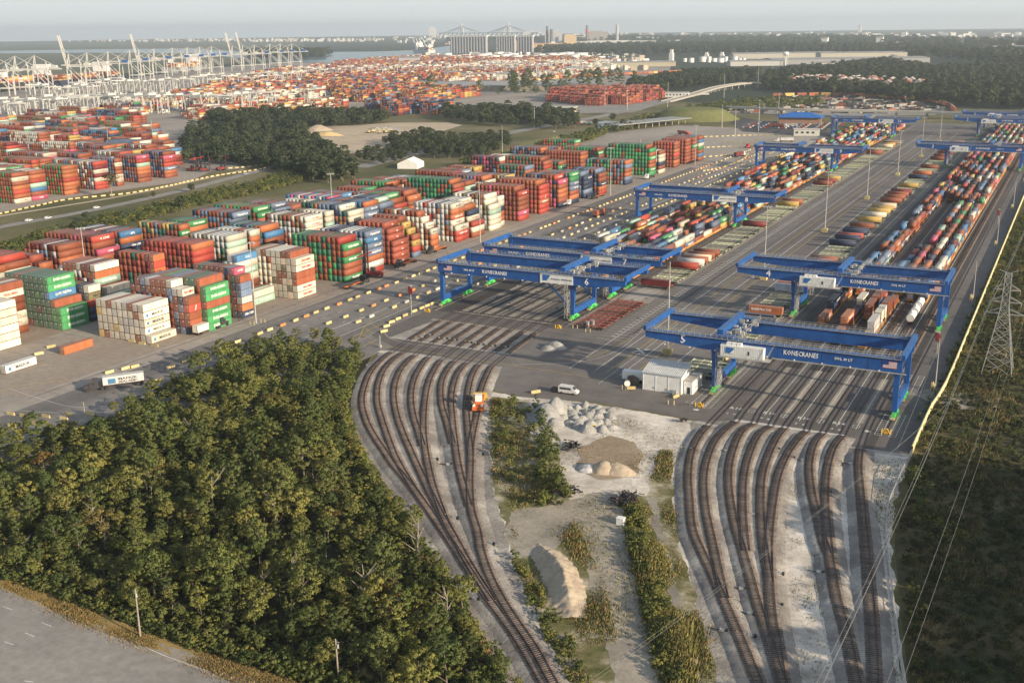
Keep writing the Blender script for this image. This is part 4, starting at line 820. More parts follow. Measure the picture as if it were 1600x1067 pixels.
def crane(num, X0, Y0, left, troll, label):
    g = 22.0; t = thing('gantry_crane', label, 'gantry crane', (X0, Y0, 0), group='blue gantry cranes over the rail yards'); sp = 55.0 if left else 50.6
    if left: gx0, gx1, tip = -1.2, 76.0, 64.0
    else: gx0, gx1, tip = -21.0, 51.8, -3.5
    for y in (0, g):
        o = girder_mb(gx0, gx1, tip, y).build('main_girder', BLUE, t)
        if y == 0: front = o
    for y in (0, g): rail_mb(gx0+.5, gx1-.5, y).build('walkway_railing', STEEL, t)
    for x in (gx0, gx1): MB().bb(x-.6, x+.6, -1.0, g+1.0, ZT-.2 if abs(x-(gx0 if left else gx1)) > 5 else ZT-.4, ZT+1.2).build('end_beam', BLUE, t)
    stiff, flex = (0, sp) if left else (sp, 0)             # square portal on one side, splayed legs with the electrical gear on the other
    for y in (.3, g-.3): MB().bb(stiff-.75, stiff+.75, y-.65, y+.65, 2.2, ZT+.6).build('leg', BLUE, t)
    MB().bb(stiff-.7, stiff+.7, .9, g-.9, 2.25, 4.0).bb(stiff-.5, stiff+.5, g/2-4, g/2+4, 4.0, 4.5).build('sill_beam', BLUE, t)
    for y, s in ((.5, 1), (g-.5, -1)):
        b = MB(); v = []
        for z, yy, w in ((2.2, y+s*.6, .6), (9.0, y+s*.5, .75), (ZB+.1, y+s*.4, 1.15)):
            v += [(flex-w, yy-.55, z), (flex+w, yy-.55, z), (flex+w, yy+.55, z), (flex-w, yy+.55, z)]
        b.add(v, [(3, 2, 1, 0)]+[(k*4+i, k*4+(i+1) % 4, k*4+4+(i+1) % 4, k*4+4+i) for k in (0, 1) for i in range(4)]+[(8, 9, 10, 11)]); b.build('leg', BLUE, t)
    MB().bb(flex-.7, flex+.7, 1.6, g-1.6, 2.3, 4.3).build('sill_beam', BLUE, t)
    d = -1 if left else 1
    if left:
        for y in (1.0, g-1.0): MB().bar((flex-10.5, y, ZB), (flex-1.0, y, 4.6), .5).build('strut', BLUE, t)
    for x in (0, sp):
        for y in (2.4, g-2.4): 
            o = BOG.copy() if BOG.users_collection and BOG.get('used') else BOG
            if o is not BOG: C.objects.link(o)
            BOG['used'] = 1; o.parent = t; o.location = (x, y, .06)
    for y in (-1.9, g+.9): lattice_stair(flex-d*1.6*(-1), y+1.2, 1.0, ZB+1).build('stair_tower', STEEL, t)
    b = MB(); xr = flex-(1.4 if left else -1.4); n = 22
    for q in (1.4, 2.6):
        for i in range(n):
            a0, a1 = 2*math.pi*i/n, 2*math.pi*(i+1)/n; b.bar((xr, 1.6+q*math.cos(a0), 5.2+q*math.sin(a0)), (xr, 1.6+q*math.cos(a1), 5.2+q*math.sin(a1)), .16)
    for i in range(n): a0 = 2*math.pi*i/n; b.bar((xr, 1.6, 5.2), (xr, 1.6+2.6*math.cos(a0), 5.2+2.6*math.sin(a0)), .07)
    b.cyl((xr-.4, 1.6, 5.2), (xr+.4, 1.6, 5.2), .7); b.build('cable_reel', STEEL, t)
    # white board / electrical house
    if left:
        MB().bb(42.6, 55.8, -.93, -.78, ZB+.1, ZT-.1).build('sign_board', WPAINT, t)
        e = MB().bb(43.6, 46.6, -.97, -.94, ZB+.9, ZT-.7).build('emblem', BLUEL, t); MB().prism([(45.2, ZB+.9), (46.61, ZB+.9), (46.61, ZB+2.6)], -1.0, -.972).build('sail', WPAINT, e)
        put_text('GEORGIA PORTS', DARKT, t, (46.9, -.96, ZB+1.5), (1, 0, 0), (0, 0, 1), .42, 3.6); put_text('GAPORTS.COM', DARKT, t, (51, -.96, ZB+1.5), (1, 0, 0), (0, 0, 1), .5, 4.3)
        put_text(str(num)+' ', WHITE, t, (60.2 if num < 10 else 59.4, -.82, ZB+.7), (1, 0, 0), (0, 0, 1), 2.7)
        put_text('SWL 40 LT', WHITE, t, (10.2, -.82, ZB+1.5), (1, 0, 0), (0, 0, 1), .75, 4.6); put_text('KONECRANES', WHITE, t, (18.2, -.82, ZB+1.25), (1, 0, 0), (0, 0, 1), 1.35, 10.6)
        flag(t, 1.4, -.80, ZB+.9)
    else:
        h = MB(); h.bb(2.6, 15.0, -3.3, -.95, ZB-.5, ZB+2.7); 
        for i in range(24): h.bb(2.8+i*.51, 3.0+i*.51, -3.34, -3.3, ZB-.4, ZB+2.6)
        hh = h.build('electrical_house', WPAINT, t); MB().bb(10.6, 11.1, -3.4, -3.35, ZB+.5, ZB+1.6).build('window', GLASS, hh)
        e = MB().bb(4.2, 6.6, -3.42, -3.36, ZB+.5, ZB+2.2).build('emblem', BLUEL, hh); MB().prism([(5.4, ZB+.5), (6.62, ZB+.5), (6.62, ZB+1.8)], -3.46, -3.43).build('sail', WPAINT, e)
        b = MB()
        for i in range(3): b.bb(4.2+i*1.5, 5.5+i*1.5, -2.8, -1.4, ZB+2.7, ZB+3.4)
        b.build('air_conditioner', WPAINT, hh)
        b = MB(); b.bb(2.2, 17, -4.3, -.9, ZB-.68, ZB-.55)
        for i in range(10): b.bb(2.2+i*1.63, 2.28+i*1.63, -4.3, -4.22, ZB-.6, ZB+.5)
        b.bb(2.2, 17, -4.3, -4.24, ZB+.45, ZB+.5); b.bar((15.6, -3.8, ZB-.6), (17.6, -3.8, ZT), .1); b.bar((15.6, -1.5, ZB-.6), (17.6, -1.5, ZT), .1); b.build('platform', STEEL, t)
        put_text('KONECRANES', WHITE, t, (20.0, -.82, ZB+1.35), (1, 0, 0), (0, 0, 1), 1.35, 9.6); put_text('SWL 40 LT', WHITE, t, (34.0, -.82, ZB+1.6), (1, 0, 0), (0, 0, 1), .75, 4.8)
        put_text(str(num)+' ', WHITE, t, (-10.2, -.82, ZB+1.1), (1, 0, 0), (0, 0, 1), 2.5); flag(t, 46.8, -.80, ZB+1.0)
        MB().bb(17, gx1+1.2, -1.25, -.85, ZB-.25, ZB-.05).build('cable_tray', STEEL, t)
    b = MB()
    for i in range(9): b.bb(gx0+6+i*7.6, gx0+6.35+i*7.6, -1.15, -.8, ZB-.05, ZB+.25)
    b.build('floodlights', WPAINT, t)
    # trolley
    b = MB(); b.bb(troll-.9, troll+.9, -.2, g+.2, ZT+.9, ZT+2.4); b.bb(troll-1.5, troll+4.0, -.9, 1.2, ZT+.15, ZT+.9); b.bb(troll-1.5, troll+4.0, g-1.2, g+.9, ZT+.15, ZT+.9); tb = b.build('trolley_beam', BLUE, t)
    b = MB(); q = random.Random(num)
    for i in range(26):
        x, y = q.uniform(troll+1.5, troll+5.5), q.uniform(1.5, g-1.5) if i % 2 else q.uniform(0, 6); b.box(x, y, ZT+q.uniform(-.9, .9), q.uniform(.3, 1.6), q.uniform(.3, 1.6), q.uniform(.3, 1.4))
    for y in (1, 6, 11, 16, 21): b.bar((troll-2, y, ZT+.5), (troll+6, y, ZT+.5), .25); b.bar((troll+6, y, ZT-.4), (troll+6, y, ZT+2.2), .1)
    for z in (ZT+1.3, ZT+2.1): b.bar((troll+6, 0, z), (troll+6, g, z), .08)
    b.build('hoist_machinery', STEEL, tb); MB().bb(troll+1, troll+3.2, 1.2, 3.4, ZB-2.3, ZB-.2).build('operator_cab', GLASS, tb)
    b = MB()
    for s in (-.9, .9):
        for y in (8, 14): b.bar((troll+s, y, ZT+.9), (troll+s, y, ZB-1.0), .05)
    b.bb(troll-1.1, troll+1.1, 5, 17, ZB-1.6, ZB-1.1); b.build('spreader', YEL if num in (2, 9) else BLUE, tb); return t
BOG = bogie_mb().build('bogie', [GREEN, DARK, YEL])
for n, X, Y, left, tr, lab in ((5, -87.2, 295, 0, 1.5, 'blue gantry crane numbered 5 nearest the camera, beside the white shed'), (4, -87.2, 392, 0, 16, 'blue gantry crane numbered 4, second nearest over the right tracks'), (3, -87.2, 864, 0, 30, 'blue gantry crane numbered 3, third over the right tracks'),
                               (2, -87.2, 1118, 0, 12, 'blue gantry crane numbered 2 far down the right tracks'), (1, -87.2, 1190, 0, 34, 'blue gantry crane numbered 1, farthest over the right tracks'), (6, -213.5, 353, 1, 51.5, 'blue gantry crane numbered 6, nearest over the left tracks'),
                               (7, -213.5, 390, 1, 48, 'blue gantry crane numbered 7 close behind the one numbered 6'), (8, -213.5, 563, 1, 50, 'third blue gantry crane over the left tracks, bearing number 8'), (9, -213.5, 810, 1, 30, 'fourth blue gantry crane over the left tracks, bearing number 9'), (10, -213.5, 1082, 1, 30, 'blue gantry crane numbered 10 at the far end of the left trains')):
    crane(n, X, Y, left, tr, lab)
# end-of-track stops and yellow bollards
b = MB(); b.bb(-.5, .5, -.5, .5, 0, .5).prism([(-.9, 0), (.9, 0), (.25, 1.3), (-.25, 1.3)], -.2, .2)
for s in (-1.1, 1.1): b.cyl((s, -.4, 0), (s, -.4, 1.3), .14, n=8)
es = b.build('rail_end_stop', M('stop_yellow', (.68, .42, .05)), label='yellow end stop at the left leg rail of the nearest gantry', category='end stop', group='crane rail end stops'); es.location = (-87.2, 282.5, .05)
for x, y, l in ((-36.6, 283.2, 'orange end stop at the right leg rail of the nearest gantry'), (-213.5, 342, 'yellow end stop at the far left gantry rail'), (-158.5, 341.5, 'yellow end stop beside the grey cabinets and red chassis')):
    o = es.copy(); C.objects.link(o); o.location = (x, y, .05); o['label'] = l
b = MB()
for dx, dy in ((0, 0), (1.6, .3)): b.cyl((dx, dy, 0), (dx, dy, 1.3), .13, n=8)
bl = b.build('bollard_pair', YEL, label='two yellow bollards in front of the white shed', category='bollards', group='yellow bollard pairs'); bl.location = (*at(1044, 632), .03)
for (px, py), l in (((972, 608), 'two yellow bollards beside the white trailer and cable drums'), ((895, 513), 'two yellow bollards near the end of the left gantry rail'), ((391, 507), 'two yellow bollards left of the front yard light mast'), ((408, 504), 'two yellow bollards right of the front yard light mast'), ((915, 519), 'two yellow bollards beside the grey cabinets')):
    o = bl.copy(); C.objects.link(o); o.location = (*at(px, py), .03); o['label'] = l
# ------------------------------------------------------------------ light masts and poles
def mast(x, y, h, label, base=True, lamps=True, r=.28, group='tall light masts'):
    t = thing('light_mast', label, 'light mast', (x, y, .04), group=group); MB().cyl((0, 0, .0), (0, 0, h), r, r*.45, n=8).build('pole', STEEL, t)
    if base: MB().bb(-1.35, 1.35, -1.2, 1.2, 0, 1.9).bb(-1.2, 1.2, -1.05, 1.05, 1.9, 2.0).build('base', YEL, t)
    if lamps:
        b = MB()
        for a in (0, 90): c, s = math.cos(R(a)), math.sin(R(a)); b.bar((-c*1.9, -s*1.9, h), (c*1.9, s*1.9, h), .14)
        for a in range(0, 360, 45): c, s = math.cos(R(a)), math.sin(R(a)); b.box(c*1.7, s*1.7, h-.25, .5, .4, .35, 0, R(a))
        b.build('lamps', STEEL, t)
    return t
for i in range(7): mast(-112.4, 327+i*121, 31, 'tall mast on a yellow block, %s one along the truck lane' % ordi(i+1), lamps=i > 0)
for i, y in enumerate((301.6, 473.2, 645, 817)): mast(-263, y, 30, 'light mast beside the front container row, %s from the near end' % ordi(i+1), base=False)
for i, (px, py) in enumerate(((126, 357), (516, 272))):
    d = FW*FPX+RT*(px-800)-UP*(py-533.5); tt = -352/d.x; mast(-352, d.y*tt, CAMH+d.z*tt, 'light mast rising between the %s container blocks' % ('near' if i == 0 else 'middle'), base=False)
wp = []
for i, (x, y) in enumerate(((-29.6, 325.5), (-30, 444.8), (-30.2, 565.4), (-30.2, 686), (-30.2, 807))):
    t = mast(x, y, 15.8, 'slim pole beside the boundary wall, %s from the near end' % ordi(i+1), base=False, lamps=False, r=.2, group='slim poles along the boundary wall'); b = MB()
    for dx, dy in ((-1, -.6), (-.7, .6), (-.2, -1)): b.cyl((dx, dy, 0), (dx, dy, 2.4), .18, n=8)
    b.build('guard_posts', YEL, t)
for px, py, h, l in ((785, 245, 26, 'thin mast behind the back container row'), (1128, 200, 24, 'thin mast beside the far green container blocks'), (1000, 262, 22, 'thin dark mast beside the far end of the lane'), (1148, 215, 26, 'mast in the turning area past the yard'), (1185, 205, 28, 'mast beside the parked cars'),
                     (1216, 180, 26, 'mast in front of the blue roofed shed'), (240, 228, 24, 'mast at the edge of the dark wood, left'), (172, 245, 24, 'mast among the containers beyond the highway'), (980, 172, 30, 'mast beside the ramp of the flyover'), (1043, 168, 32, 'mast right of the grassy hill'), (1131, 153, 34, 'mast before the flyover'), (1184, 137, 36, 'mast behind the flyover'), (945, 165, 26, 'mast by the red container depot'), (835, 200, 22, 'mast between the oaks'), (1207, 118, 36, 'mast left of the dark forest edge')):
    x, y = at(px, py); mast(x, y, h, l, base=False, lamps=False, r=.45 if y > 900 else .3, group='distant masts')
def signal(px, py, h, label, side=-1):
    x, y = at(px, py); t = thing('rail_signal', label, 'signal', (x, y, .04), group='signal posts'); MB().cyl((0, 0, 0), (0, 0, h), .14, .1, n=8).build('post', STEEL, t)
    MB().bb(-.9, .1, -.3, .3, h-3.2, h-.6).bb(.25, .75, -.25, .25, h-3.6, h-1.2).build('signal_box', M('signal_red', (.22, .03, .03)), t); MB().bb(-.5, .5, -.5, .5, h-.5, h-.2).build('lamp_head', STEEL, t)
signal(643, 492, 11.5, 'signal post with dark red box at the kerb of the gantry lane'); signal(1463, 560, 9, 'signal post with dark red box beside the fourth gantry'); signal(1559, 350, 8, 'signal post beside the far right tracks'); x, y = at(594, 543); q_ = MB().cyl((0, 0, 0), (0, 0, 4.2), .12, n=8).bar((-.5, 0, 3.8), (.5, 0, 3.0), .15).bar((-.5, 0, 3.0), (.5, 0, 3.8), .15).bb(-.4, .4, -.4, .4, 0, .8).build('crossing_sign', STEEL, label='crossbuck post at the level crossing beside the wood', category='crossing sign'); q_.location = (x, y, .05)
def upole(px, py, tx, ty, label, arms=True):
    x, y = at(px, py); d = FW*FPX+RT*(tx-800)-UP*(ty-533.5); tt = y/d.y; h = CAMH+d.z*tt
    t = thing('utility_pole', label, 'utility pole', (x, y, .04)); MB().cyl((0, 0, 0), (d.x*tt-x, 0, h), .17, .12, n=8).build('pole', PALEBARK, t)
    if arms: MB().bar((-.5, 0, h-.5), (.5, 0, h-.5), .1).cyl((.2, 0, h-1.6), (.2, 0, h-.9), .18, n=8).build('fittings', STEEL, t)
upole(219.5, 995, 211, 920, 'wooden pole on the dry verge beside the road'); upole(530, 1068, 524, 998, 'wooden pole at the bottom edge below the wood'); upole(134, 660, 130, 628, 'short wooden pole between road curve and wood', False)
# ------------------------------------------------------------------ pylon and wires
def pylon(x, y, h, label, rz=0.0):
    t = thing('lattice_pylon', label, 'pylon', (x, y, 0), rz); b = MB(); lv = [(0, 4.3), (5, 3.5), (9.5, 2.8), (13.5, 2.2), (17, 1.65), (20, 1.2), (23, 1.0), (26, .95), (29, .9), (h, .85)]
    for (z0, w0), (z1, w1) in zip(lv[:-1], lv[1:]):
        P0 = [(-w0, -w0, z0), (w0, -w0, z0), (w0, w0, z0), (-w0, w0, z0)]; P1 = [(-w1, -w1, z1), (w1, -w1, z1), (w1, w1, z1), (-w1, w1, z1)]
        for i in range(4):
            j = (i+1) % 4; b.bar(P0[i], P1[i], .2); b.bar(P0[i], P1[j], .1); b.bar(P0[j], P1[i], .1); b.bar(P1[i], P1[j], .1)
            if z0 < 14: m0 = [(P0[i][k]+P0[j][k]+P1[i][k]+P1[j][k])/4 for k in range(3)]; b.bar(m0, P1[i], .08); b.bar([(P0[i][k]+P1[i][k])/2 for k in range(3)], m0, .08)
    b.build('tower_frame', STEEL, t)
    for z, w in ((h-12.5, 5.6), (h-8.8, 4.4), (h-5, 3.8)):
        b = MB()
        for s in (-1, 1):
            for yy in (-.9, .9): b.bar((s*.9, yy, z), (s*w, 0, z), .12); b.bar((s*.9, yy, z+1.8), (s*w, 0, z), .1)
            b.bar((s*w, 0, z), (s*w, 0, z-1.3), .16)
        b.build('cross_arm', STEEL, t)
    b = MB()
    for s in (-1, 1): b.bar((0, 0, h), (s*2.6, 0, h+1.0), .12)
    b.build('earth_wire_arm', STEEL, t); return t
pylon(-14.6, 352, 31, 'steel lattice power pylon in dark brush right of the wall')
def wire(p, q, sag, label, w=.035):
    a, b_ = Vector(p), Vector(q); n = 24; m = MB(); prev = a
    for i in range(1, n+1):
        t = i/n; c = a.lerp(b_, t); c.z -= sag*4*t*(1-t); m.bar(prev, c, w); prev = c
    m.build('power_wire', WIREM, label=label, category='power wire', group='wires running from the lattice pylon')
k = 0
for (dx, z) in ((-5.6, 17.2), (5.6, 17.2), (-4.4, 20.9), (4.4, 20.9), (-3.8, 24.7)):
    k += 1; wire((-14.6+dx, 352, z), (-19.6+dx*.8, 60, z+3), 5.0, '%s power wire from the pylon passing over the brush and near tracks' % ordi(k), .04)
    wire((-14.6+dx, 352, z), (-10+dx, 760, z+3), 7.0, '%s power wire running away beyond the pylon beside the wall' % ordi(k), .05)
for x0 in (0, .9): wire((-20, 268, 17), (-60+x0, 70, 23), 3.0, 'power wire crossing the right rail throat diagonally, %s of a pair' % ('left' if x0 == 0 else 'right'), .022)
wire((-29.6, 325, 14), (-31, 262, 4), .5, 'thin stay wire slanting over the end of the right yard', .05)
# ------------------------------------------------------------------ boundary wall (pale yellow concrete) and fence
L = smooth_line([at(1424, 709), at(1455, 640), (-27.2, 330), (-27, 420), (-27, 760), (-26.5, 1240)], 8); rib('boundary_wall', L, .45, 0, M('wall_pale_yellow', (.58, .52, .30), var=.25, scale=.8), h=2.0, label='long pale yellow concrete wall bounding the rail yard on the right', category='wall')
t = thing('boundary_fence', 'wire mesh fence with pale top rail continuing from the wall to the bottom edge', 'fence', (0, 0, 0)); L = smooth_line([at(1424, 712), at(1402, 760), at(1384, 812), at(1390, 900), at(1402, 1000), at(1412, 1067), at(1425, 1140)], 3)
b = MB(); 
for p in L: b.bar((p[0], p[1], 0), (p[0], p[1], 1.9), .12)
b.build('posts', STEEL, t)
b = MB()
for p, q in zip(L[:-1], L[1:]):
    for z in (.15, 1.0, 1.85): b.bar((p[0], p[1], z), (q[0], q[1], z), .13)
b.build('rails', CONC, t)
# ------------------------------------------------------------------ white shed and things round it
t = thing('equipment_shed', 'white metal shed with ribbed sloping roof beside the gantry numbered 5', 'shed', (-107.2, 290.2, .03)); b = MB(); b.prism([(0, 0), (7.8, 0), (7.8, 7.0), (0, 5.4)], 0, 12.0, ax='x')
for i in range(4): b.bb(i*3.9+.02, i*3.9+.22, -.06, 0, .1, 5.35)
b.v = [(x, y, z) for x, y, z in b.v]; b.build('walls', WPAINT, t)
b = MB(); b.prism([(-.35, 5.35), (8.1, 7.08), (8.1, 7.23), (-.35, 5.5)], -.25, 12.25, ax='x')
for i in range(20): b.prism([(-.35, 5.51), (8.1, 7.24), (8.1, 7.42), (-.35, 5.69)], -.1+i*.64, .12+i*.64, ax='x')
b.build('roof', M('shed_roof', (.60, .62, .62), rough=.4), t); MB().bb(3.2, 4.0, -.05, 0, .7, 1.3).bb(7.0, 7.8, -.05, 0, .7, 1.3).build('vent', STEEL, t); MB().bb(9.6, 10.8, -1.0, -.1, 0, 1.3).build('air_conditioner', STEEL, t)
t = thing('office_annex', 'narrow white cabin attached behind the ribbed shed', 'cabin', (-94.9, 291.5, .03)); MB().bb(0, 2.6, 0, 9, 0, 4.0).build('walls', WPAINT, t); MB().bb(-.1, 2.8, -.1, 9.1, 4.0, 4.15).build('roof', CONC, t); MB().bb(1, 1.9, -.05, 0, .1, 2.1).build('door', GLASS, t)
t = thing('box_trailer', 'white box trailer parked left of the ribbed shed', 'trailer', (*at(972, 596), .03), .1); MB().bb(0, 7.2, 0, 2.4, .9, 3.4).build('body', WPAINT, t); b = MB()
for x in (4.6, 5.8):
    for y in (.2, 2.2): b.cyl((x, y-.15, .45), (x, y+.15, .45), .45)
b.build('wheels', DARK, t)
for i, (px, py, r) in enumerate(((980, 603, .9), (987, 598, 1.3), (993, 601, 1.1))):
    x, y = at(px, py); t = thing('cable_drum', 'cable drum by the white trailer, %s of three' % ('left', 'middle', 'right')[i], 'cable drum', (x, y, .03), .4, 'cable drums'); m = ORANGE if i == 0 else DARK
    MB().cyl((0, -.6, r), (0, -.5, r), r, n=16).cyl((0, .5, r), (0, .6, r), r, n=16).build('flange', WPAINT if i == 0 else BARK, t); MB().cyl((0, -.5, r), (0, .5, r), r*.7, n=16).build('cable', m, t)
for i in range(4):
    x, y = at(914+i*4, 514-i*1.1); o = MB().bb(-.5, .5, -.4, .4, 0, 2.1+.3*(i % 2)).bb(-.55, .55, -.45, .45, 2.1+.3*(i % 2), 2.2+.3*(i % 2)).build('electrical_cabinet', STEEL if i % 2 else GLASS, label='%s metal cabinet in a row beside the red chassis, %s' % ('grey' if i % 2 else 'dark', ordi(i+1)), category='cabinet', group='electrical cabinets'); o.location = (x, y, .03)
# ------------------------------------------------------------------ vehicles
def wheels(t, xs, y, r=.5, w=.3, name='wheel'):
    for x in xs:
        for s in (-1, 1): MB().cyl((x, s*y-w/2, r), (x, s*y+w/2, r), r, n=14).build(name, DARK, t)
def tractor(t, m, x0=0.0):
    b = MB(); b.prism([(x0, .9), (x0+1.7, .9), (x0+1.7, 1.9), (x0+.15, 1.6)], -1.0, 1.0); b.prism([(x0+1.7, .8), (x0+4.3, .8), (x0+4.3, 3.5), (x0+2.9, 3.6), (x0+1.9, 2.4), (x0+1.7, 1.9)], -1.2, 1.2); b.bb(x0+4.3, x0+7.2, -.5, .5, .75, 1.05); b.build('cab', m, t)
    MB().prism([(x0+1.82, 1.98), (x0+1.9, 2.0), (x0+2.62, 3.0), (x0+2.52, 3.0)], -1.0, 1.0).bb(x0+2.3, x0+3.1, -1.23, 1.23, 2.0, 2.7).build('windscreen', GLASS, t); wheels(t, (x0+.95,), 1.05); wheels(t, (x0+5.2, x0+6.5), .95, .5, .6)
a = at(131, 612); c = at(220, 600); az = math.atan2(c[1]-a[1], c[0]-a[0])
t = thing('articulated_truck', 'dark truck hauling a pale container along the curve beside the wood', 'truck', (a[0], a[1], .06), az); tractor(t, M('truck_dark_paint', (.05, .045, .05), rough=.4)); L0 = math.dist(a, c)
b = MB(); b.bb(5.5, 17.8, -.5, .5, .95, 1.2); b.build('chassis', DARK, t); wheels(t, (15.6, 16.9), .95, .5, .6)
o = ob('shipping_container', cont_mesh(12.19, 's'), label='weathered pale container with dark lettering riding on the dark truck', category='container', group='shipping containers'); ca = Vector((5.4, 0, 1.25)); ca.rotate(Matrix.Rotation(az, 3, 'Z')); o.location = (a[0]+ca.x, a[1]+ca.y, 1.3); o.rotation_euler = (0, 0, az-math.pi/2)
put_text('MAERSK', DARKT, o, (1.27, 4.6, 1.35), (0, 1, 0), (0, 0, 1), .75, 5.6); put_text('SEALAND', DARKT, o, (1.27, 4.6, .4), (0, 1, 0), (0, 0, 1), .75, 5.6); MB().bb(1.222, 1.27, 1.6, 3.8, .4, 2.0).build('star_badge', CMAT['b'], o)
def truck(px, py, rz, label, cab, boxc=None, z=.06):
    x, y = at(px, py); t = thing('container_truck', label, 'truck', (x, y, z), rz, 'container trucks'); tractor(t, cab); MB().bb(5.5, 17, -.5, .5, .95, 1.2).build('chassis', DARK if boxc != 'x' else ORANGE, t); wheels(t, (14.6, 15.9), .95, .5, .6)
    if boxc and boxc != 'x':
        o = ob('shipping_container', CMESH.get((12.19, boxc)) or cont_mesh(12.19, boxc), label='%s container carried by the %s' % (CN[boxc], ' '.join(label.split()[:9])), category='container', group='shipping containers'); q = Vector((5.3, 0, 0)); q.rotate(Matrix.Rotation(rz, 3, 'Z')); o.location = (x+q.x, y+q.y, z+1.25); o.rotation_euler = (0, 0, rz-math.pi/2)
CWH = M('cab_white', (.6, .6, .58)); CDK = M('cab_black', (.04, .04, .045)); CRD = M('cab_red', (.4, .05, .04))
U = math.pi/2
truck(355, 507, -U-.1+.1, 'black truck with a white box beside the near green stack', CDK, None); x, y = at(351, 511); 
o = ob('shipping_container', cont_mesh(6.06, 'w'), label='short cream container on the black truck beside the near green stack', category='container', group='shipping containers'); o.location = (x-.6, y-14.5, 1.3)
truck(948, 333, -U, 'dark truck carrying an orange box along the lane before the eighth gantry', CDK, 'r'); truck(1164, 243, -U-.2, 'white truck rounding the far turn past the yard', CWH, 'M'); truck(1008, 281, U, 'white truck beside the far green block', CWH, None)
truck(575, 440, -U, 'truck with empty chassis in front of the container handler', CDK, 'x'); truck(618, 420, U, 'orange skeletal trailer truck beside the brick red stack', CDK, 'x'); truck(668, 398, U, 'skeletal trailer truck beside the white and orange stack', CDK, 'x'); truck(885, 322, U, 'skeletal trailer truck beside the pink topped stack', CWH, 'x'); truck(925, 312, U, 'orange skeletal trailer truck beside the navy stack', CDK, 'x')
for i, (px, py) in enumerate(((1048, 222), (1078, 212), (1210, 222), (1165, 232), (1232, 200), (900, 195), (760, 185), (1250, 143), (1090, 150))): truck(px, py, (0, 2.6, .3, 1.2, 3.1, .2, .5, 2.8, .4)[i], 'distant truck on the far roads, %s from the near side' % ordi(i+1), (CWH, CRD)[i % 2], (None, 'r', 's')[i % 3])
x, y = at(1232, 148)
# container handler
x, y = at(580, 432); t = thing('container_handler', 'dark red container handler with tall black mast at the green stack', 'container handler', (x, y-1, .05), math.pi+.1); RDK = M('handler_dark_red', (.22, .03, .03))
MB().prism([(-6, 1.0), (.8, 1.0), (.8, 2.3), (-4, 2.6), (-6, 2.2)], -1.7, 1.7).build('body', RDK, t); MB().bb(-2.6, -.8, -.8, .8, 2.6, 4.4).build('cab', GLASS, t)
b = MB()
for s in (-1, 1): b.bb(1.0, 1.5, s*1.1-.2, s*1.1+.2, .3, 14.5)
for z in (3, 6, 9, 12, 14.2): b.bb(1.1, 1.4, -1.1, 1.1, z, z+.4)
b.build('mast', DARK, t); MB().bb(1.5, 1.9, -6, 6, 9.6, 10.2).bb(1.5, 1.8, -1.3, 1.3, 8.6, 10.6).build('spreader', RDK, t); wheels(t, (0, -4.8), 1.6, .9, .7)
for i, (px, py) in enumerate(((303, 268), (312, 266), (325, 268), (350, 266), (1000, 255))):
    dup(t, (*at(px, py), .05), .4*i, 'container handler with raised black mast, %s of the group before the dark wood' % ordi(i+1) if i < 4 else 'container handler standing before the far green block')
# rail-mounted loader on the left throat
x, y = at(747, 646); t = thing('rail_loader', 'orange loader with yellow bucket standing on the left tracks', 'rail loader', (x, y, .45), math.atan2(at(757, 599)[1]-at(744, 655)[1], at(757, 599)[0]-at(744, 655)[0])); MB().prism([(0, .9), (4.2, .9), (4.2, 2.3), (2.0, 2.3), (0, 1.9)], -1.3, 1.3).bb(-.6, .2, -1.6, 1.6, .6, 1.7).build('body', ORANGE, t)
MB().bb(2.2, 4.0, -.9, .9, 2.3, 3.9).build('cab', WPAINT, t); MB().bb(2.1, 4.1, -.95, .95, 3.9, 4.05).build('cab_roof', WPAINT, t); MB().bar((4.2, -1, 1.8), (8.4, -1, 2.2), .5).bar((4.2, 1, 1.8), (8.4, 1, 2.2), .5).build('lift_arms', ORANGE, t)
MB().prism([(8.4, .4), (10.2, .5), (9.6, 2.6), (8.4, 2.4)], -1.9, 1.9).build('bucket', M('bucket_yellow', (.60, .38, .06)), t); wheels(t, (.6, 3.6), 1.1, .65, .6); MB().cyl((-.5, -1.1, 2), (.1, -1.1, 2), .35).cyl((-.5, 1.1, 2), (.1, 1.1, 2), .35).build('headlight', WPAINT, t)
# van and small trailer
x, y = at(874, 613); t = thing('passenger_van', 'white van with dark windows parked north of the stone piles', 'van', (x, y, .03), R(2)); b = MB(); b.prism([(0, .45), (5.9, .45), (5.9, 1.15), (5.0, 1.4), (4.3, 2.4), (.15, 2.45), (0, 2.2)], -1.0, 1.0); b.build('body', CWH, t)
MB().bb(.5, 4.0, -1.03, 1.03, 1.45, 2.05).prism([(4.95, 1.46), (5.05, 1.46), (4.42, 2.34), (4.32, 2.34)], -.85, .85).build('windows', GLASS, t); wheels(t, (1.1, 4.8), .92, .36, .25); MB().bb(-2.4, -.3, -.9, .9, .5, 1.3).cyl((-1.3, -.95, .35), (-1.3, .95, .35), .35).build('cargo_trailer', DARK, t)
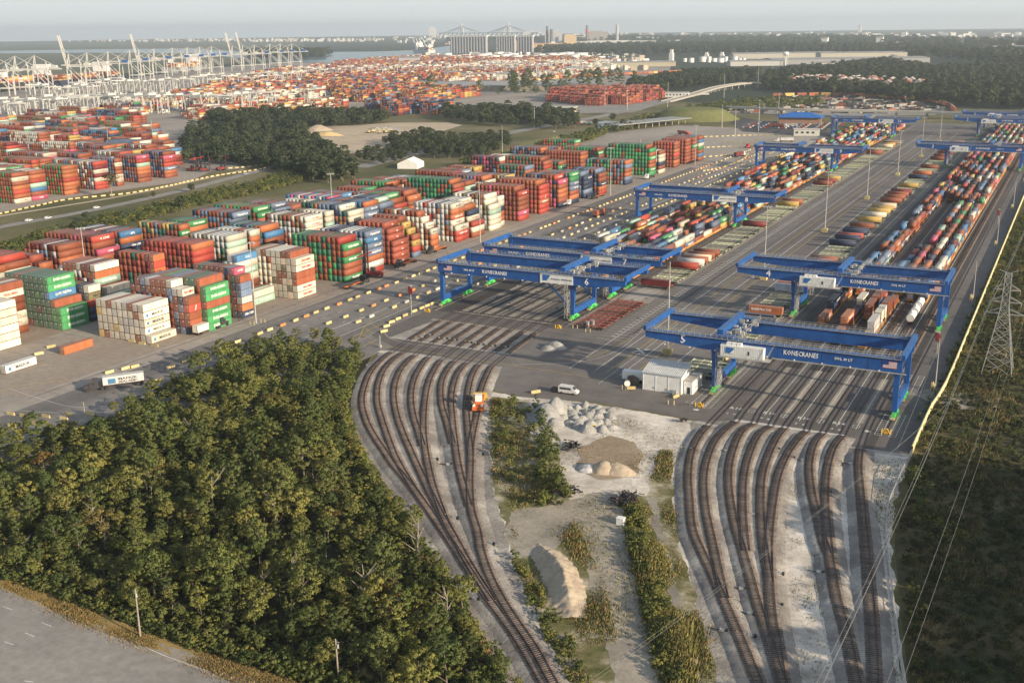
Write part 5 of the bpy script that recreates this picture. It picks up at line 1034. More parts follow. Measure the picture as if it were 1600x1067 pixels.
# cars: highway and car park
def car_thing(col, label):
    t = thing('car', label, 'car', (0, 0, -50)); MB().prism([(-2.2, .3), (2.2, .3), (2.15, .85), (1.3, .95), (.7, 1.42), (-1.2, 1.45), (-1.9, .95), (-2.2, .9)], -.88, .88).build('body', col, t); MB().prism([(1.2, .96), (.72, 1.36), (-1.15, 1.38), (-1.75, .96)], -.9, .9).build('windows', GLASS, t); wheels(t, (-1.35, 1.35), .8, .32, .2); return t
CARC = [car_thing(M('car_paint_%s' % n, c, rough=.35), n) for n, c in (('white', (.62, .62, .62)), ('silver', (.35, .36, .38)), ('dark', (.04, .045, .05)), ('red', (.35, .04, .03)), ('blue', (.05, .1, .25)))]; cu = set()
def car(px, py, rz, label, k=0, xy=None):
    x, y = xy or at(px, py); t = CARC[k]
    if k in cu: t = dup(t, (x, y, .06), rz, label)
    else: t.location = (x, y, .06); t.rotation_euler = (0, 0, rz); t['label'] = label
    cu.add(k); t['group'] = 'cars'; return t
hw = R(100)
for i, (px, py, k) in enumerate(((45, 346, 0), (75, 342, 0), (151, 326, 0), (384, 273, 1), (428, 264, 2), (780, 210, 0), (866, 207, 1), (958, 180, 2))): car(px, py, hw, '%s car on the highway beyond the yard, %s from the left' % (('white', 'silver', 'dark')[k], ordi(i+1)), k)
n = 0
for r_ in range(5):
    for q in range(26):
        x = -322+q*3.6+r_*2; y = 1136+r_*17+q*.4; n += 1
        if rnd.random() < .9: car(0, 0, U+(0 if r_ % 2 else .1), '%s car in the far lot, %s row, %s from the left' % (('white', 'silver', 'dark', 'red', 'blue')[n*7 % 5], ordi(r_+1), ordi(q+1)), n*7 % 5, (x, y))
# ------------------------------------------------------------------ stone, gravel and sand heaps
GRAV = MG('gravel_heap', [(.24, .24, .23), (.31, .31, .295), (.38, .375, .355)], scale=.25, fine=2.2, bump=.2); SANDH = MG('sand_heap', [(.36, .29, .22), (.47, .40, .30)], scale=.2, fine=1.2, bump=.12)
def heap(px, py, rx, ry, h, mat, label, rot=0.0, n=16, name='gravel_heap', nz=.12):
    x, y = at(px, py); b = MB(); b.cone(0, 0, -.1, rx, ry, h, 0, n, rot, nz); o = b.build(name, mat, smooth=True, label=label, category='heap'); o.location = (x, y, .04)
    m = o.modifiers.new('round', 'SUBSURF'); m.levels = m.render_levels = 2; d = o.modifiers.new('rough', 'DISPLACE'); tx = bpy.data.textures.get('rough') or bpy.data.textures.new('rough', 'CLOUDS'); tx.noise_scale = 1.2; d.texture = tx; d.strength = .35; d.mid_level = .5; o['group'] = 'heaps of stone and sand'; return o
heap(852, 652, 5.4, 8.5, 4.0, GRAV, 'large grey gravel heap at the left end of the stone piles', .5); heap(868, 644, 4.0, 6.0, 4.6, GRAV, 'tallest grey gravel heap behind the small piles', .2); heap(866, 664, 3.2, 3.4, 2.1, GRAV, 'grey gravel heap at the front left of the small piles')
i = 0
for py, xs in ((637, (891, 903, 917, 934)), (645, (884, 899, 913, 926, 941, 953)), (653, (880, 896, 910, 924, 939, 956)), (662, (877, 893, 909, 925, 938, 950)), (670, (907, 921, 938, 953))):
    for px in xs: i += 1; heap(px+random.uniform(-5, 5), py+random.uniform(-3, 3), random.uniform(1.4, 2.6), random.uniform(1.6, 2.9), random.uniform(.9, 1.8), GRAV, 'small grey gravel heap dumped beside its like, %s counting from the back left' % ordi(i), random.uniform(0, 3), 12)
heap(918, 673, 2.8, 2.6, 2.2, GRAV, 'rounded grey gravel heap at the front of the small piles')
heap(944, 735, 4.0, 3.0, 2.6, SANDH, 'pale sand heap with steep lit face, left peak', .1, name='sand_heap'); heap(964, 737, 5.2, 3.0, 2.4, SANDH, 'pale sand heap tapering right, right peak', 0, name='sand_heap'); heap(918, 732, 3.2, 3.4, 1.2, M('white_debris', (.38, .38, .37), var=.5), 'pale heap of broken debris beside the sand', .4, name='debris_heap')
heap(868, 543, 4.5, 3.0, 2.3, GRAV, 'grey gravel heap on the asphalt near the left gantry rail'); heap(856, 546, 3.2, 2.5, 1.6, GRAV, 'small grey gravel heap left of the one on the asphalt')
def ridge(pts, name, mat, label):
    """long heap with a sharp crest; pts: (px, py, half width, height) along the crest line on the ground"""
    P = [(*at(a, b), w, h) for a, b, w, h in pts]; n0 = len(P); t = np.linspace(0, n0-1, n0*7); P = np.stack([np.interp(t, range(n0), [p[k] for p in P]) for k in range(4)], 1); T = np.gradient(P[:, :2], axis=0); T /= np.hypot(*T.T)[:, None]; N = np.stack([-T[:, 1], T[:, 0]], 1); n = len(P)
    pr = ((-1.15, 0), (-.75, .28), (-.38, .66), (-.05, 1), (.07, .97), (.42, .6), (.8, .25), (1.15, 0)); V = np.concatenate([np.c_[P[:, :2]+N*(o*P[:, 2]*(1+RNG.uniform(-.08, .08, n)))[:, None], P[:, 3]*h*(1+RNG.uniform(-.06, .06, n))-.05] for o, h in pr]); i = np.arange(n-1)
    F = np.concatenate([np.stack([(k+1)*n+i, k*n+i, k*n+i+1, (k+1)*n+i+1], 1) for k in range(7)]); o = ob(name, quads_mesh(name, V, F, [mat]), label=label, category='heap', group='heaps of stone and sand'); o.data.polygons.foreach_set('use_smooth', [True]*len(F)); m = o.modifiers.new('round', 'SUBSURF'); m.levels = m.render_levels = 2
    d = o.modifiers.new('rough', 'DISPLACE'); d.texture = bpy.data.textures['rough']; d.strength = .4; d.mid_level = .5
ridge([(842, 850, .5, .2), (853, 866, 3.0, 1.2), (868, 884, 3.4, 2.2), (880, 908, 3.5, 2.7), (888, 935, 3.4, 1.9), (894, 966, 2.5, .4)], 'sand_mound', SANDH, 'long pale sand mound with sharp lit ridge beside the left tracks')
DEB = M('dark_scrap', (.035, .033, .035), var=.4, isl=.5)
def scrap(px, py, n, sp, label):
    x0, y0 = at(px, py); b = MB()
    for _ in range(n):
        x, y, z = random.gauss(0, sp), random.gauss(0, sp*1.3), abs(random.gauss(0, .5)); a = random.uniform(0, 6.28); l = random.uniform(.4, 2.0); b.bar((x, y, z), (x+l*math.cos(a), y+l*math.sin(a), z+random.uniform(-.2, .7)), random.uniform(.1, .35))
    o = b.build('scrap_pile', DEB, label=label, category='scrap pile', group='piles of dark scrap'); o.location = (x0, y0, .3)
scrap(975, 785, 130, 1.3, 'dark pile of old ties and scrap at the head of the hedge'); scrap(893, 700, 60, 1.0, 'dark scrap pile between the bush row and pale sand'); scrap(888, 772, 50, 1.0, 'dark scrap beside the round bushes'); scrap(1067, 660, 10, .4, 'few dark posts on the pale sand near the right tracks')
x, y = at(970, 819); o = MB().bb(-.8, .8, -.7, .7, 0, 1.5).bb(-.85, .85, -.75, .75, 1.5, 1.58).build('white_cabinet', WPAINT, label='white cabinet beside the hedge and dirt track', category='cabinet'); o.location = (x, y, .05)
# ================================================================== TREES AND UNDERGROWTH
LEAFS = [leaf('leaves_olive', (.10, .130, .036), (.19, .19, .055)), leaf('leaves_deep_green', (.065, .098, .032), (.13, .150, .045)), leaf('leaves_yellow_green', (.15, .18, .045), (.23, .22, .06)), leaf('leaves_rusty', (.20, .12, .035), (.15, .12, .04)), leaf('leaves_dark_oak', (.032, .052, .024), (.07, .088, .042))]
def crown_arrays(rng, clumps, per, R_, H, z0, ls, shape=1.0, flat=.6):
    """leaf quads gathered in clumps spread through the crown volume"""
    V = []; NN = []
    for c in range(clumps):
        while True:
            p = rng.uniform(-1, 1, 3)
            q = math.sqrt(p[0]**2+p[1]**2+p[2]**2)
            if .35 < q < 1: break
        w = 1-.35*max(0, p[2])**2*shape-.25*max(0, -p[2]); cx, cy, cz = p[0]*R_*w*.9, p[1]*R_*w*.9, z0+H*(.5+.5*p[2]*.92); cr = R_*rng.uniform(.16, .34)
        n = int(per*rng.uniform(.7, 1.3)); d = rng.normal(size=(n, 3)); d /= np.linalg.norm(d, axis=1)[:, None]; d[:, 2] = np.abs(d[:, 2])*.9-.25*rng.random(n)
        pos = d*(cr*rng.uniform(.6, 1.05, n))[:, None]*(1, 1, .75)+(cx, cy, cz); up = .8*d+.45*p/(q+1e-6)+(0, 0, .15)
        nr = d+rng.normal(size=(n, 3))*flat; nr /= np.linalg.norm(nr, axis=1)[:, None]; nr *= np.sign((nr*up).sum(1)+1e-9)[:, None]; up = up+nr*.35; up /= np.linalg.norm(up, axis=1)[:, None]; NN.append(np.repeat(up, 4, 0)); t = np.cross(nr, rng.normal(size=(n, 3))); t /= np.linalg.norm(t, axis=1)[:, None]; b = np.cross(nr, t); s = (ls*rng.uniform(.6, 1.3, n))[:, None]
        V.append(np.stack([pos-b*s*.38, pos+t*s*.5, pos+b*s*.38, pos-t*s*.5], 1))
    V = np.concatenate(V); return V.reshape(-1, 3), np.arange(len(V)*4).reshape(-1, 4), np.concatenate(NN)
def trunk_mb(rng, h, r, limbs, m=0, lean=.3):
    b = MB(); x = y = 0; z = 0; P = [(0, 0, 0)]
    for k in range(4): P.append((P[-1][0]+rng.uniform(-lean, lean), P[-1][1]+rng.uniform(-lean, lean), h*(k+1)/4))
    for k in range(4): b.cyl(P[k], P[k+1], r*(1-k*.2), r*(1-(k+1)*.2), n=6)
    for k in range(limbs): i = rng.integers(2, 5); a = rng.uniform(0, 6.28); l = h*rng.uniform(.2, .38); p = P[i-1]; q = (p[0]+l*.8*math.cos(a), p[1]+l*.8*math.sin(a), p[2]+l*.8); b.cyl(p, q, r*.45, r*.15, n=5)
    return b
PROT = []
def proto(name, mat, clumps, per, R_, H, z0, ls, tr, limbs=4, bark=BARK, shape=1.0, seed=0):
    rng = np.random.default_rng(seed+11); t = thing(name, '', 'tree', (0, 0, -300)); v, f, nn = crown_arrays(rng, clumps, per, R_, H, z0, ls, shape); cm_ = quads_mesh('crown', v, f, [mat]); cm_.normals_split_custom_set_from_vertices(nn.tolist()); ob('crown', cm_, t); trunk_mb(rng, z0+H*.7, tr, limbs).build('trunk', bark, t); PROT.append(t); return t
BRO = [proto('broadleaf_tree', LEAFS[0], 46, 44, 3.1, 6.6, 2.6, .40, .16, seed=1), proto('broadleaf_tree', LEAFS[0], 44, 44, 3.5, 5.0, 3.0, .40, .18, seed=2), proto('broadleaf_tree', LEAFS[1], 46, 44, 2.8, 7.6, 2.4, .38, .16, seed=3),
       proto('broadleaf_tree', LEAFS[1], 36, 44, 2.4, 8.2, 2.8, .38, .16, seed=4, shape=1.5), proto('broadleaf_tree', LEAFS[2], 36, 44, 2.7, 5.6, 2.6, .38, .15, seed=5), proto('broadleaf_tree', LEAFS[0], 24, 40, 2.6, 6.4, 3.8, .38, .14, 7, PALEBARK, seed=6)]
RUS = proto('russet_tree', LEAFS[3], 26, 36, 3.6, 5.0, 3.4, .42, .18, 9, PALEBARK, seed=7); OAK = [proto('oak_tree', LEAFS[4], 46, 40, 5.6, 8.2, 2.2, .85, .4, 6, seed=8), proto('oak_tree', LEAFS[4], 40, 40, 4.6, 9.6, 2.6, .85, .4, 6, seed=9)]
SHR = [proto('shrub', LEAFS[2], 12, 30, 1.5, 2.2, .3, .34, .07, 3, seed=10), proto('shrub', LEAFS[1], 14, 34, 1.8, 2.8, .3, .36, .07, 3, seed=12)]
BARE = thing('bare_tree', '', 'tree', (0, 0, -300)); trunk_mb(np.random.default_rng(5), 9, .2, 14, lean=.25).build('trunk', PALEBARK, BARE); usedt = set()
def put_tree(p, x, y, s, label, group, cat='tree', z=0.0, sz=None):
    if p.name not in usedt: usedt.add(p.name); t = p; t.location = (x, y, z); t.rotation_euler = (0, 0, random.uniform(0, 6.28)); t.scale = (s, s, sz or s); t['label'] = label
    else: t = dup(p, (x, y, z), random.uniform(0, 6.28), label, (s, s, sz or s))
    t['group'] = group; t['category'] = cat; return t
FOREST = [at(*q) for q in ((-60, 715), (0, 712), (60, 700), (110, 682), (170, 652), (230, 622), (270, 598), (330, 582), (390, 560), (440, 545), (500, 538), (572, 550), (556, 580), (546, 612), (540, 650), (552, 694), (580, 740), (640, 828), (690, 905), (740, 985), (800, 1067), (840, 1110), (640, 1110), (520, 1066), (440, 1040), (350, 1018), (290, 998), (230, 974), (170, 953), (100, 930), (60, 912), (0, 888), (-60, 850))]
def poisson(poly, n, dmin, rng=RNG):
    P = scatter(poly, n); out = []; cell = {}
    for p in P:
        k = (int(p[0]//dmin), int(p[1]//dmin))
        if all(np.hypot(*(p-q)) >= dmin for a in (-1, 0, 1) for b in (-1, 0, 1) for q in cell.get((k[0]+a, k[1]+b), ())): cell.setdefault(k, []).append(p); out.append(p)
    return np.array(out)
P = poisson(FOREST, 12000, 3.7); D = np.hypot(P[:, 0], P[:, 1]); P = P[np.argsort(D)]; fe = smooth_line([at(*q) for q in ((0, 882), (100, 927), (230, 982), (350, 1032), (480, 1092))], 3); re_ = smooth_line([at(*q) for q in ((572, 550), (545, 612), (545, 660), (580, 740), (690, 905), (800, 1067))], 3); rest_t = []
def near_words(x, y):
    px, py = pj(x, y, 0); d1 = np.min(np.hypot(*(fe-(x, y)).T)); d2 = np.min(np.hypot(*(re_-(x, y)).T)); d3 = math.dist((x, y), at(220, 600))
    if d1 < 22: w = 'road edge of the wood'
    elif d2 < 24: w = 'rail side of the wood'
    elif d3 < 30: w = 'wood below the dark truck'
    else: w = 'deep in the wood'
    return w
cnt_w = {}
KW = ['olive leafy', 'broad olive', 'tall deep green', 'narrow deep green', 'yellowish green', 'thin pale stemmed']
for i, (x, y) in enumerate(P):
    px, py = pj(x, y, 0); edge = D is None
    hz_ = math.sin(x*.13+y*.05)+math.sin(y*.17-x*.06+1.3)+.6*math.sin((x+y)*.31)
    if hz_ < -1.25 and RNG.random() < .55: continue
    k = RNG.choice(6, p=(.24, .18, .2, .14, .14, .10)); s = RNG.uniform(.6, .95) if RNG.random() < .7 else RNG.uniform(.95, 1.22); s *= .9+.13*hz_; s *= .7 if np.min(np.hypot(*(re_-(x, y)).T)) < 9 or math.dist((x, y), at(200, 640)) < 26 else 1
    if np.min(np.hypot(*(fe-(x, y)).T)) < 7: s *= .6
    if i < 297 and -20 < px < 1600 and py < 1130:
        w = near_words(x, y); cnt_w[(k, w)] = cnt_w.get((k, w), 0)+1; put_tree(BRO[k], x, y, s, '%s tree, %s, %s nearest of its look' % (KW[k], w, ordi(cnt_w[(k, w)])), 'trees of the wood beside the road', sz=s*RNG.uniform(.9, 1.15))
    else: rest_t.append((x, y, s, k))
for px, py, p, s, l in ((165, 858, RUS, 1.15, 'russet brown tree with visible pale stems standing out of the wood'), (70, 745, RUS, .8, 'small russet tree in the left part of the wood'), (572, 965, BARE, 1.2, 'bare pale branched tree near the rail side of the wood'), (415, 945, BARE, .8, 'smaller bare tree in the middle of the wood'), (245, 760, RUS, .7, 'yellowish brown tree in the middle of the wood')):
    x, y = at(px, py); put_tree(p, x, y, s, l, 'trees of the wood beside the road')
for i, (px, py) in enumerate(((655, 880), (300, 700), (700, 985))):
    x, y = at(px, py); put_tree(BARE, x, y, random.uniform(.8, 1.15), 'bare pale stemmed tree showing above the leaves, %s of three scattered through the wood' % ordi(i+1), 'trees of the wood beside the road')
for i, (px, py) in enumerate(((310, 830), (420, 650), (520, 830), (610, 960))):
    x, y = at(px, py); put_tree(RUS, x, y, random.uniform(.6, .85), 'yellow brown autumn tree, %s of four scattered through the wood' % ordi(i+1), 'trees of the wood beside the road')
def instances(name, pts, srcs, **tags):
    """points mesh + geometry nodes: copies of existing crowns, for masses nobody could count. pts rows: x,y,z,scale"""
    pts = np.asarray(pts, float); me = bpy.data.meshes.new(name); me.vertices.add(len(pts)); me.vertices.foreach_set('co', np.ascontiguousarray(pts[:, :3], dtype=np.float32).ravel())
    for nm, ty, d in (('sc', 'FLOAT', pts[:, 3]), ('rz', 'FLOAT', RNG.uniform(0, 6.28, len(pts)))): a = me.attributes.new(nm, ty, 'POINT'); a.data.foreach_set('value', d.astype(np.float32))
    a = me.attributes.new('ix', 'INT', 'POINT'); a.data.foreach_set('value', RNG.integers(0, len(srcs), len(pts)).astype(np.int32))
    o = ob(name, me, **tags); g = bpy.data.node_groups.new(name, 'GeometryNodeTree'); g.interface.new_socket('Geometry', in_out='INPUT', socket_type='NodeSocketGeometry'); g.interface.new_socket('Geometry', in_out='OUTPUT', socket_type='NodeSocketGeometry')
    N = g.nodes.new; L = g.links.new; gi = N('NodeGroupInput'); go = N('NodeGroupOutput'); ip = N('GeometryNodeInstanceOnPoints'); jn = N('GeometryNodeGeometryToInstance')
    for s in reversed(srcs): oi = N('GeometryNodeObjectInfo'); oi.inputs['Object'].default_value = s; oi.inputs['As Instance'].default_value = False; oi.transform_space = 'ORIGINAL'; L(oi.outputs['Geometry'], jn.inputs[0])
    def na(n_, t_): q = N('GeometryNodeInputNamedAttribute'); q.data_type = t_; q.inputs['Name'].default_value = n_; return q.outputs['Attribute']
    cb = N('ShaderNodeCombineXYZ'); L(na('rz', 'FLOAT'), cb.inputs['Z']); L(gi.outputs[0], ip.inputs['Points']); L(jn.outputs[0], ip.inputs['Instance']); ip.inputs['Pick Instance'].default_value = True
    L(na('ix', 'INT'), ip.inputs['Instance Index']); L(cb.outputs[0], ip.inputs['Rotation']); L(na('sc', 'FLOAT'), ip.inputs['Scale']); L(ip.outputs[0], go.inputs[0]); md = o.modifiers.new('scatter', 'NODES'); md.node_group = g; return o
crowns = lambda ps: [c for p in ps for c in p.children if c.name.startswith('crown')]
instances('wood_mass', [(x, y, 0, s) for x, y, s, k in rest_t], crowns(BRO), kind='stuff')
# undergrowth in the wood and along its edges
U1 = scatter(FOREST, 2600); instances('undergrowth', [(x, y, -.3, RNG.uniform(.5, 1.2)) for x, y in U1], crowns(SHR), kind='stuff')
def strip(name, pxs, n, s0, s1, srcs, z=-.2, w=0.0):
    poly = [at(*q) for q in pxs]; S_ = scatter(poly, n); return instances(name, [(x, y, z, RNG.uniform(s0, s1)) for x, y in S_], srcs, kind='stuff')
# tall grasses: blades
def grass(name, polys, n, h, cols, w=.10, wind=.35):
    P = np.concatenate([scatter([at(*q) for q in pl], int(n*fr)) for pl, fr in polys]); P = P+RNG.normal(0, 1.0, P.shape)*(RNG.random((len(P), 1)) < .45); m = len(P); a = RNG.uniform(0, 6.28, m); hh = h*RNG.uniform(.4, 1.2, m); ln = RNG.uniform(0, wind, (m, 2)); ww = w*RNG.uniform(.6, 1.5, m)
    nz = np.sin(P[:, 0]*.35)+np.sin(P[:, 1]*.27+1)+np.sin((P[:, 0]+P[:, 1])*.13); hh *= np.clip(.65+.45*nz, .05, 1.5)
    d = np.stack([np.cos(a), np.sin(a)], 1)*ww[:, None]; v = np.stack([np.c_[P-d, np.zeros(m)], np.c_[P+d, np.zeros(m)], np.c_[P+ln*hh[:, None]+d*.3, hh], np.c_[P+ln*hh[:, None]-d*.3, hh]], 1).reshape(-1, 3); f = np.arange(m*4).reshape(-1, 4)
    return ob(name, quads_mesh(name, v, f, cols, RNG.integers(0, len(cols), m)), kind='stuff')
GB = [M('grass_blade_olive', (.11, .12, .03), isl=.3, var=.2), M('grass_blade_straw', (.28, .21, .09), isl=.3, var=.2), M('grass_blade_green', (.06, .09, .02), isl=.3, var=.2), M('grass_blade_russet', (.22, .12, .05), isl=.3, var=.2)]
GH = M('grass_blade_golden', (.20, .19, .055), isl=.3, var=.2)
grass('tall_grass', [([(766, 622), (820, 627), (828, 690), (850, 720), (866, 780), (800, 800), (770, 750)], .25), ([(975, 778), (1008, 780), (1040, 880), (1090, 1080), (1030, 1080), (985, 890)], .3), ([(1030, 705), (1050, 703), (1048, 770), (1064, 860), (1090, 950), (1125, 1080), (1108, 1080), (1070, 950), (1035, 800), (1015, 775)], .15),
                    ([(896, 812), (915, 850), (940, 900), (965, 1000), (985, 1080), (900, 1080), (850, 980), (800, 880), (800, 820), (830, 870), (870, 930), (905, 970), (925, 930), (880, 840)], .3)], 34000, .55, GB+[GH])
grass('hedge_grass', [([(985, 790), (1006, 790), (1030, 860), (1055, 950), (1082, 1067), (1050, 1080), (1025, 960), (1000, 860)], 1)], 30000, 1.35, [GH, GH, GB[1], GB[0]], w=.13)
grass('weeds', [([(830, 640), (1070, 665), (1060, 720), (1005, 780), (900, 790), (860, 720)], .3), ([(800, 800), (960, 780), (1010, 1067), (960, 1067), (900, 860)], .3), ([(1225, 750), (1255, 750), (1305, 1067), (1240, 1067)], .15), ([(1352, 715), (1415, 715), (1395, 850), (1405, 1067), (1385, 1067), (1362, 850)], .25)], 7000, .4, [GH, GB[0], GB[1]])
grass('verge_grass', [([(-60, 800), (0, 886), (100, 930), (200, 975), (300, 1012), (450, 1060), (520, 1100), (420, 1100), (330, 1050), (250, 1020), (150, 985), (60, 943), (0, 915), (-60, 890)], .8), ([(548, 650), (560, 700), (600, 760), (650, 830), (720, 930), (790, 1050), (812, 1067), (780, 1060), (700, 930), (620, 820), (570, 745), (545, 700)], .2)], 45000, .28, [GB[1], GB[1], GB[3], GB[0]])
strip('bush_hedge', [(978, 786), (1000, 800), (1020, 860), (1045, 950), (1070, 1067), (1030, 1080), (1000, 930), (978, 850)], 210, .4, .85, crowns([SHR[0], SHR[0], SHR[1]])); strip('brush', [(770, 630), (800, 650), (815, 700), (810, 760), (775, 745)], 30, .35, .9, crowns(SHR))
strip('brush', [(800, 860), (830, 900), (880, 980), (930, 1067), (890, 1075), (840, 970), (806, 900)], 60, .4, .8, crowns(SHR)); strip('brush', [(548, 640), (558, 690), (592, 750), (640, 820), (720, 935), (760, 1010), (740, 1010), (690, 930), (610, 805), (560, 735), (538, 690)], 130, .4, .9, crowns(SHR))
for i, (px, py, k, s) in enumerate(((838, 648, 3, .62), (846, 668, 2, .66), (850, 690, 3, .7), (853, 710, 2, .66), (856, 730, 3, .6), (862, 770, 0, .75), (875, 775, 2, .7), (850, 790, 4, .6), (885, 782, 0, .6), (822, 742, 4, .5), (800, 640, 0, .6), (785, 655, 2, .6), (790, 690, 4, .5), (800, 720, 2, .5), (812, 665, 1, .5))):
    x, y = at(px, py); put_tree(BRO[k], x, y, s, 'bushy green tree in the strip between left tracks and sand, %s from the top' % ordi(1+sorted(q[1] for q in ((0, 648), (0, 668), (0, 690), (0, 710), (0, 730), (0, 770), (0, 775), (0, 790), (0, 782), (0, 742), (0, 640), (0, 655), (0, 690.5), (0, 720), (0, 665))).index(py if i != 12 else 690.5)), 'bushy trees between the track throats', z=-.8)
strip('brush', [(832, 650), (856, 648), (872, 720), (884, 790), (850, 800), (838, 730)], 60, .6, 1.3, crowns([SHR[1], SHR[1], SHR[0]])); strip('brush', [(766, 622), (800, 622), (815, 660), (800, 700), (772, 690)], 18, .4, 1.0, crowns(SHR))
strip('brush', [(-40, 880), (60, 913), (170, 953), (290, 998), (440, 1040), (600, 1085), (600, 1100), (440, 1056), (290, 1010), (170, 964), (60, 922), (-40, 892)], 330, .35, .95, crowns([SHR[0], SHR[1], SHR[1]]))
strip('port_trees', [(640, 152), (700, 150), (860, 150), (980, 140), (1000, 134), (900, 138), (760, 146)], 60, 2.0, 4.0, crowns([SHR[1], BRO[2]]))
# dark brush field right of the wall, and the trees off to the right that shade it
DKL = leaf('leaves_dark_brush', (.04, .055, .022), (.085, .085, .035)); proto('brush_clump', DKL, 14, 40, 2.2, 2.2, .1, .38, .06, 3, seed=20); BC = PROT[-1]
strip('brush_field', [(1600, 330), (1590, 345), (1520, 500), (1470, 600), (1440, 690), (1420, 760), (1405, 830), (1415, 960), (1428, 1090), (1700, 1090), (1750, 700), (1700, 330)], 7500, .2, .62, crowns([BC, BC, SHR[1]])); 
grass('brush_grass', [([(1600, 330), (1590, 345), (1520, 500), (1470, 600), (1440, 690), (1420, 760), (1405, 830), (1415, 960), (1428, 1090), (1700, 1090), (1750, 700), (1700, 330)], 1)], 95000, .7, [GB[0], GB[1], GB[2], GB[3]])
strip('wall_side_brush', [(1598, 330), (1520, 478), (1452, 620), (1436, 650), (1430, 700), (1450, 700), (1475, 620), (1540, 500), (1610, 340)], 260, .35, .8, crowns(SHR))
strip('sunlit_brush', [(1424, 720), (1440, 725), (1470, 800), (1520, 830), (1500, 860), (1440, 840), (1412, 780)], 60, .4, .9, crowns([SHR[0], SHR[1]]))
put_tree(BC, *at(1440, 960), .9, 'low dark bush beside the fence, right side', 'brush', 'bush'); put_tree(SHR[0], *at(1425, 925), .9, 'small yellow green bush beside the fence lit by the sun', 'brush', 'bush'); put_tree(SHR[1], *at(1455, 1050), .9, 'green bush by the fence at the bottom edge', 'brush', 'bush')
i = 0
for y in range(110, 262, 8):
    for x in (36, 50, 64):
        i += 1; xx, yy = x+random.uniform(-3, 3)+(8 if y > 270 else 0), y+random.uniform(-3, 3)
        if pj(xx, yy, 24)[0] > 1720: put_tree(OAK[i % 2], xx, yy, random.uniform(1.7, 2.3), 'dark oak beyond the brush on the right, %s of the shading row' % ordi(i), 'oaks standing right of the brush field')
# mid distance woods: oaks one can tell apart in front, the mass behind
def wood(name, pxs, dmin, s0, s1, words, nind, srcs=OAK, z=0):
    global oakn
    poly = [at(*q) for q in pxs]; area = abs(sum(poly[i][0]*poly[(i+1) % len(poly)][1]-poly[(i+1) % len(poly)][0]*poly[i][1] for i in range(len(poly))))/2; P = poisson(poly, int(area/dmin**2*3)+20, dmin); P = P[np.argsort(np.hypot(P[:, 0], P[:, 1]))]; r = []
    for i, (x, y) in enumerate(P):
        s = RNG.uniform(s0, s1)
        if i < nind: put_tree(srcs[i % len(srcs)], x, y, s, 'dark oak %s, %s counting from the camera' % (words, ordi(i+1)), 'oaks in the middle distance')
        else: r.append((x, y, z, s))
    if r: instances(name, r, crowns(srcs), kind='stuff')
wood('oak_wood', [(285, 245), (330, 238), (440, 245), (520, 262), (560, 282), (500, 288), (455, 272), (400, 262), (285, 256)], 7.5, .9, 1.3, 'in the wood left of the sand lot', 26)
wood('oak_wood', [(278, 235), (300, 205), (380, 203), (470, 212), (520, 235), (560, 262), (500, 258), (420, 244), (330, 238)], 10.5, .7, 1.35, 'behind', 0); wood('oak_wood', [(330, 185), (480, 182), (604, 186), (608, 193), (480, 205), (390, 202), (335, 196)], 9, .9, 1.4, 'behind', 0)
wood('oak_wood', [(600, 225), (660, 212), (720, 222), (790, 215), (800, 232), (760, 246), (700, 250), (620, 244)], 8, .7, 1.0, 'before the sand lot', 14); wood('oak_wood', [(690, 178), (760, 176), (860, 178), (870, 192), (800, 200), (700, 190)], 11, .8, 1.5, 'beside', 0)
wood('oak_wood', [(555, 252), (600, 258), (640, 252), (600, 238), (570, 238)], 8, .6, .8, 'before the sand lot near the highway', 6); wood('oak_wood', [(840, 185), (880, 182), (905, 190), (900, 202), (840, 204)], 12, 1.0, 1.4, 'near the pond', 8)
strip('hedgerow', [(0, 385), (60, 368), (120, 352), (180, 338), (240, 325), (300, 308), (400, 285), (470, 262), (520, 255), (540, 262), (470, 286), (400, 304), (300, 326), (180, 356), (60, 392), (0, 405)], 1200, .7, 1.6, crowns(SHR))
strip('hedgerow', [(800, 245), (880, 222), (980, 196), (1000, 190), (1010, 200), (950, 212), (880, 235), (800, 262), (700, 262)], 260, 1.5, 3.0, crowns(SHR)); strip('hedgerow', [(985, 190), (1100, 168), (1160, 160), (1280, 156), (1290, 166), (1180, 172), (1050, 186)], 320, 2.0, 3.4, crowns(SHR))
for i, (px, py, s) in enumerate(((175, 308, .95), (284, 330, .8), (135, 345, .5), (240, 310, .4), (120, 362, .6), (192, 345, .5), (930, 196, .7), (932, 202, .6), (957, 190, .9), (973, 202, .9), (300, 300, .55))):
    x, y = at(px, py); put_tree(OAK[i % 2] if i else RUS, x, y, s if i else 1.9, 'single tree standing %s' % ('with thin russet crown in front of the far container yard', 'tallest of the hedgerow behind the back container row', 'small in the hedgerow at left', 'small beside the highway', 'low in the hedgerow', 'between hedgerow and highway', 'left of the pond', 'small by the pond fountain', 'behind the pond', 'right of the pond', 'small beside the hedgerow crest')[i], 'single trees')
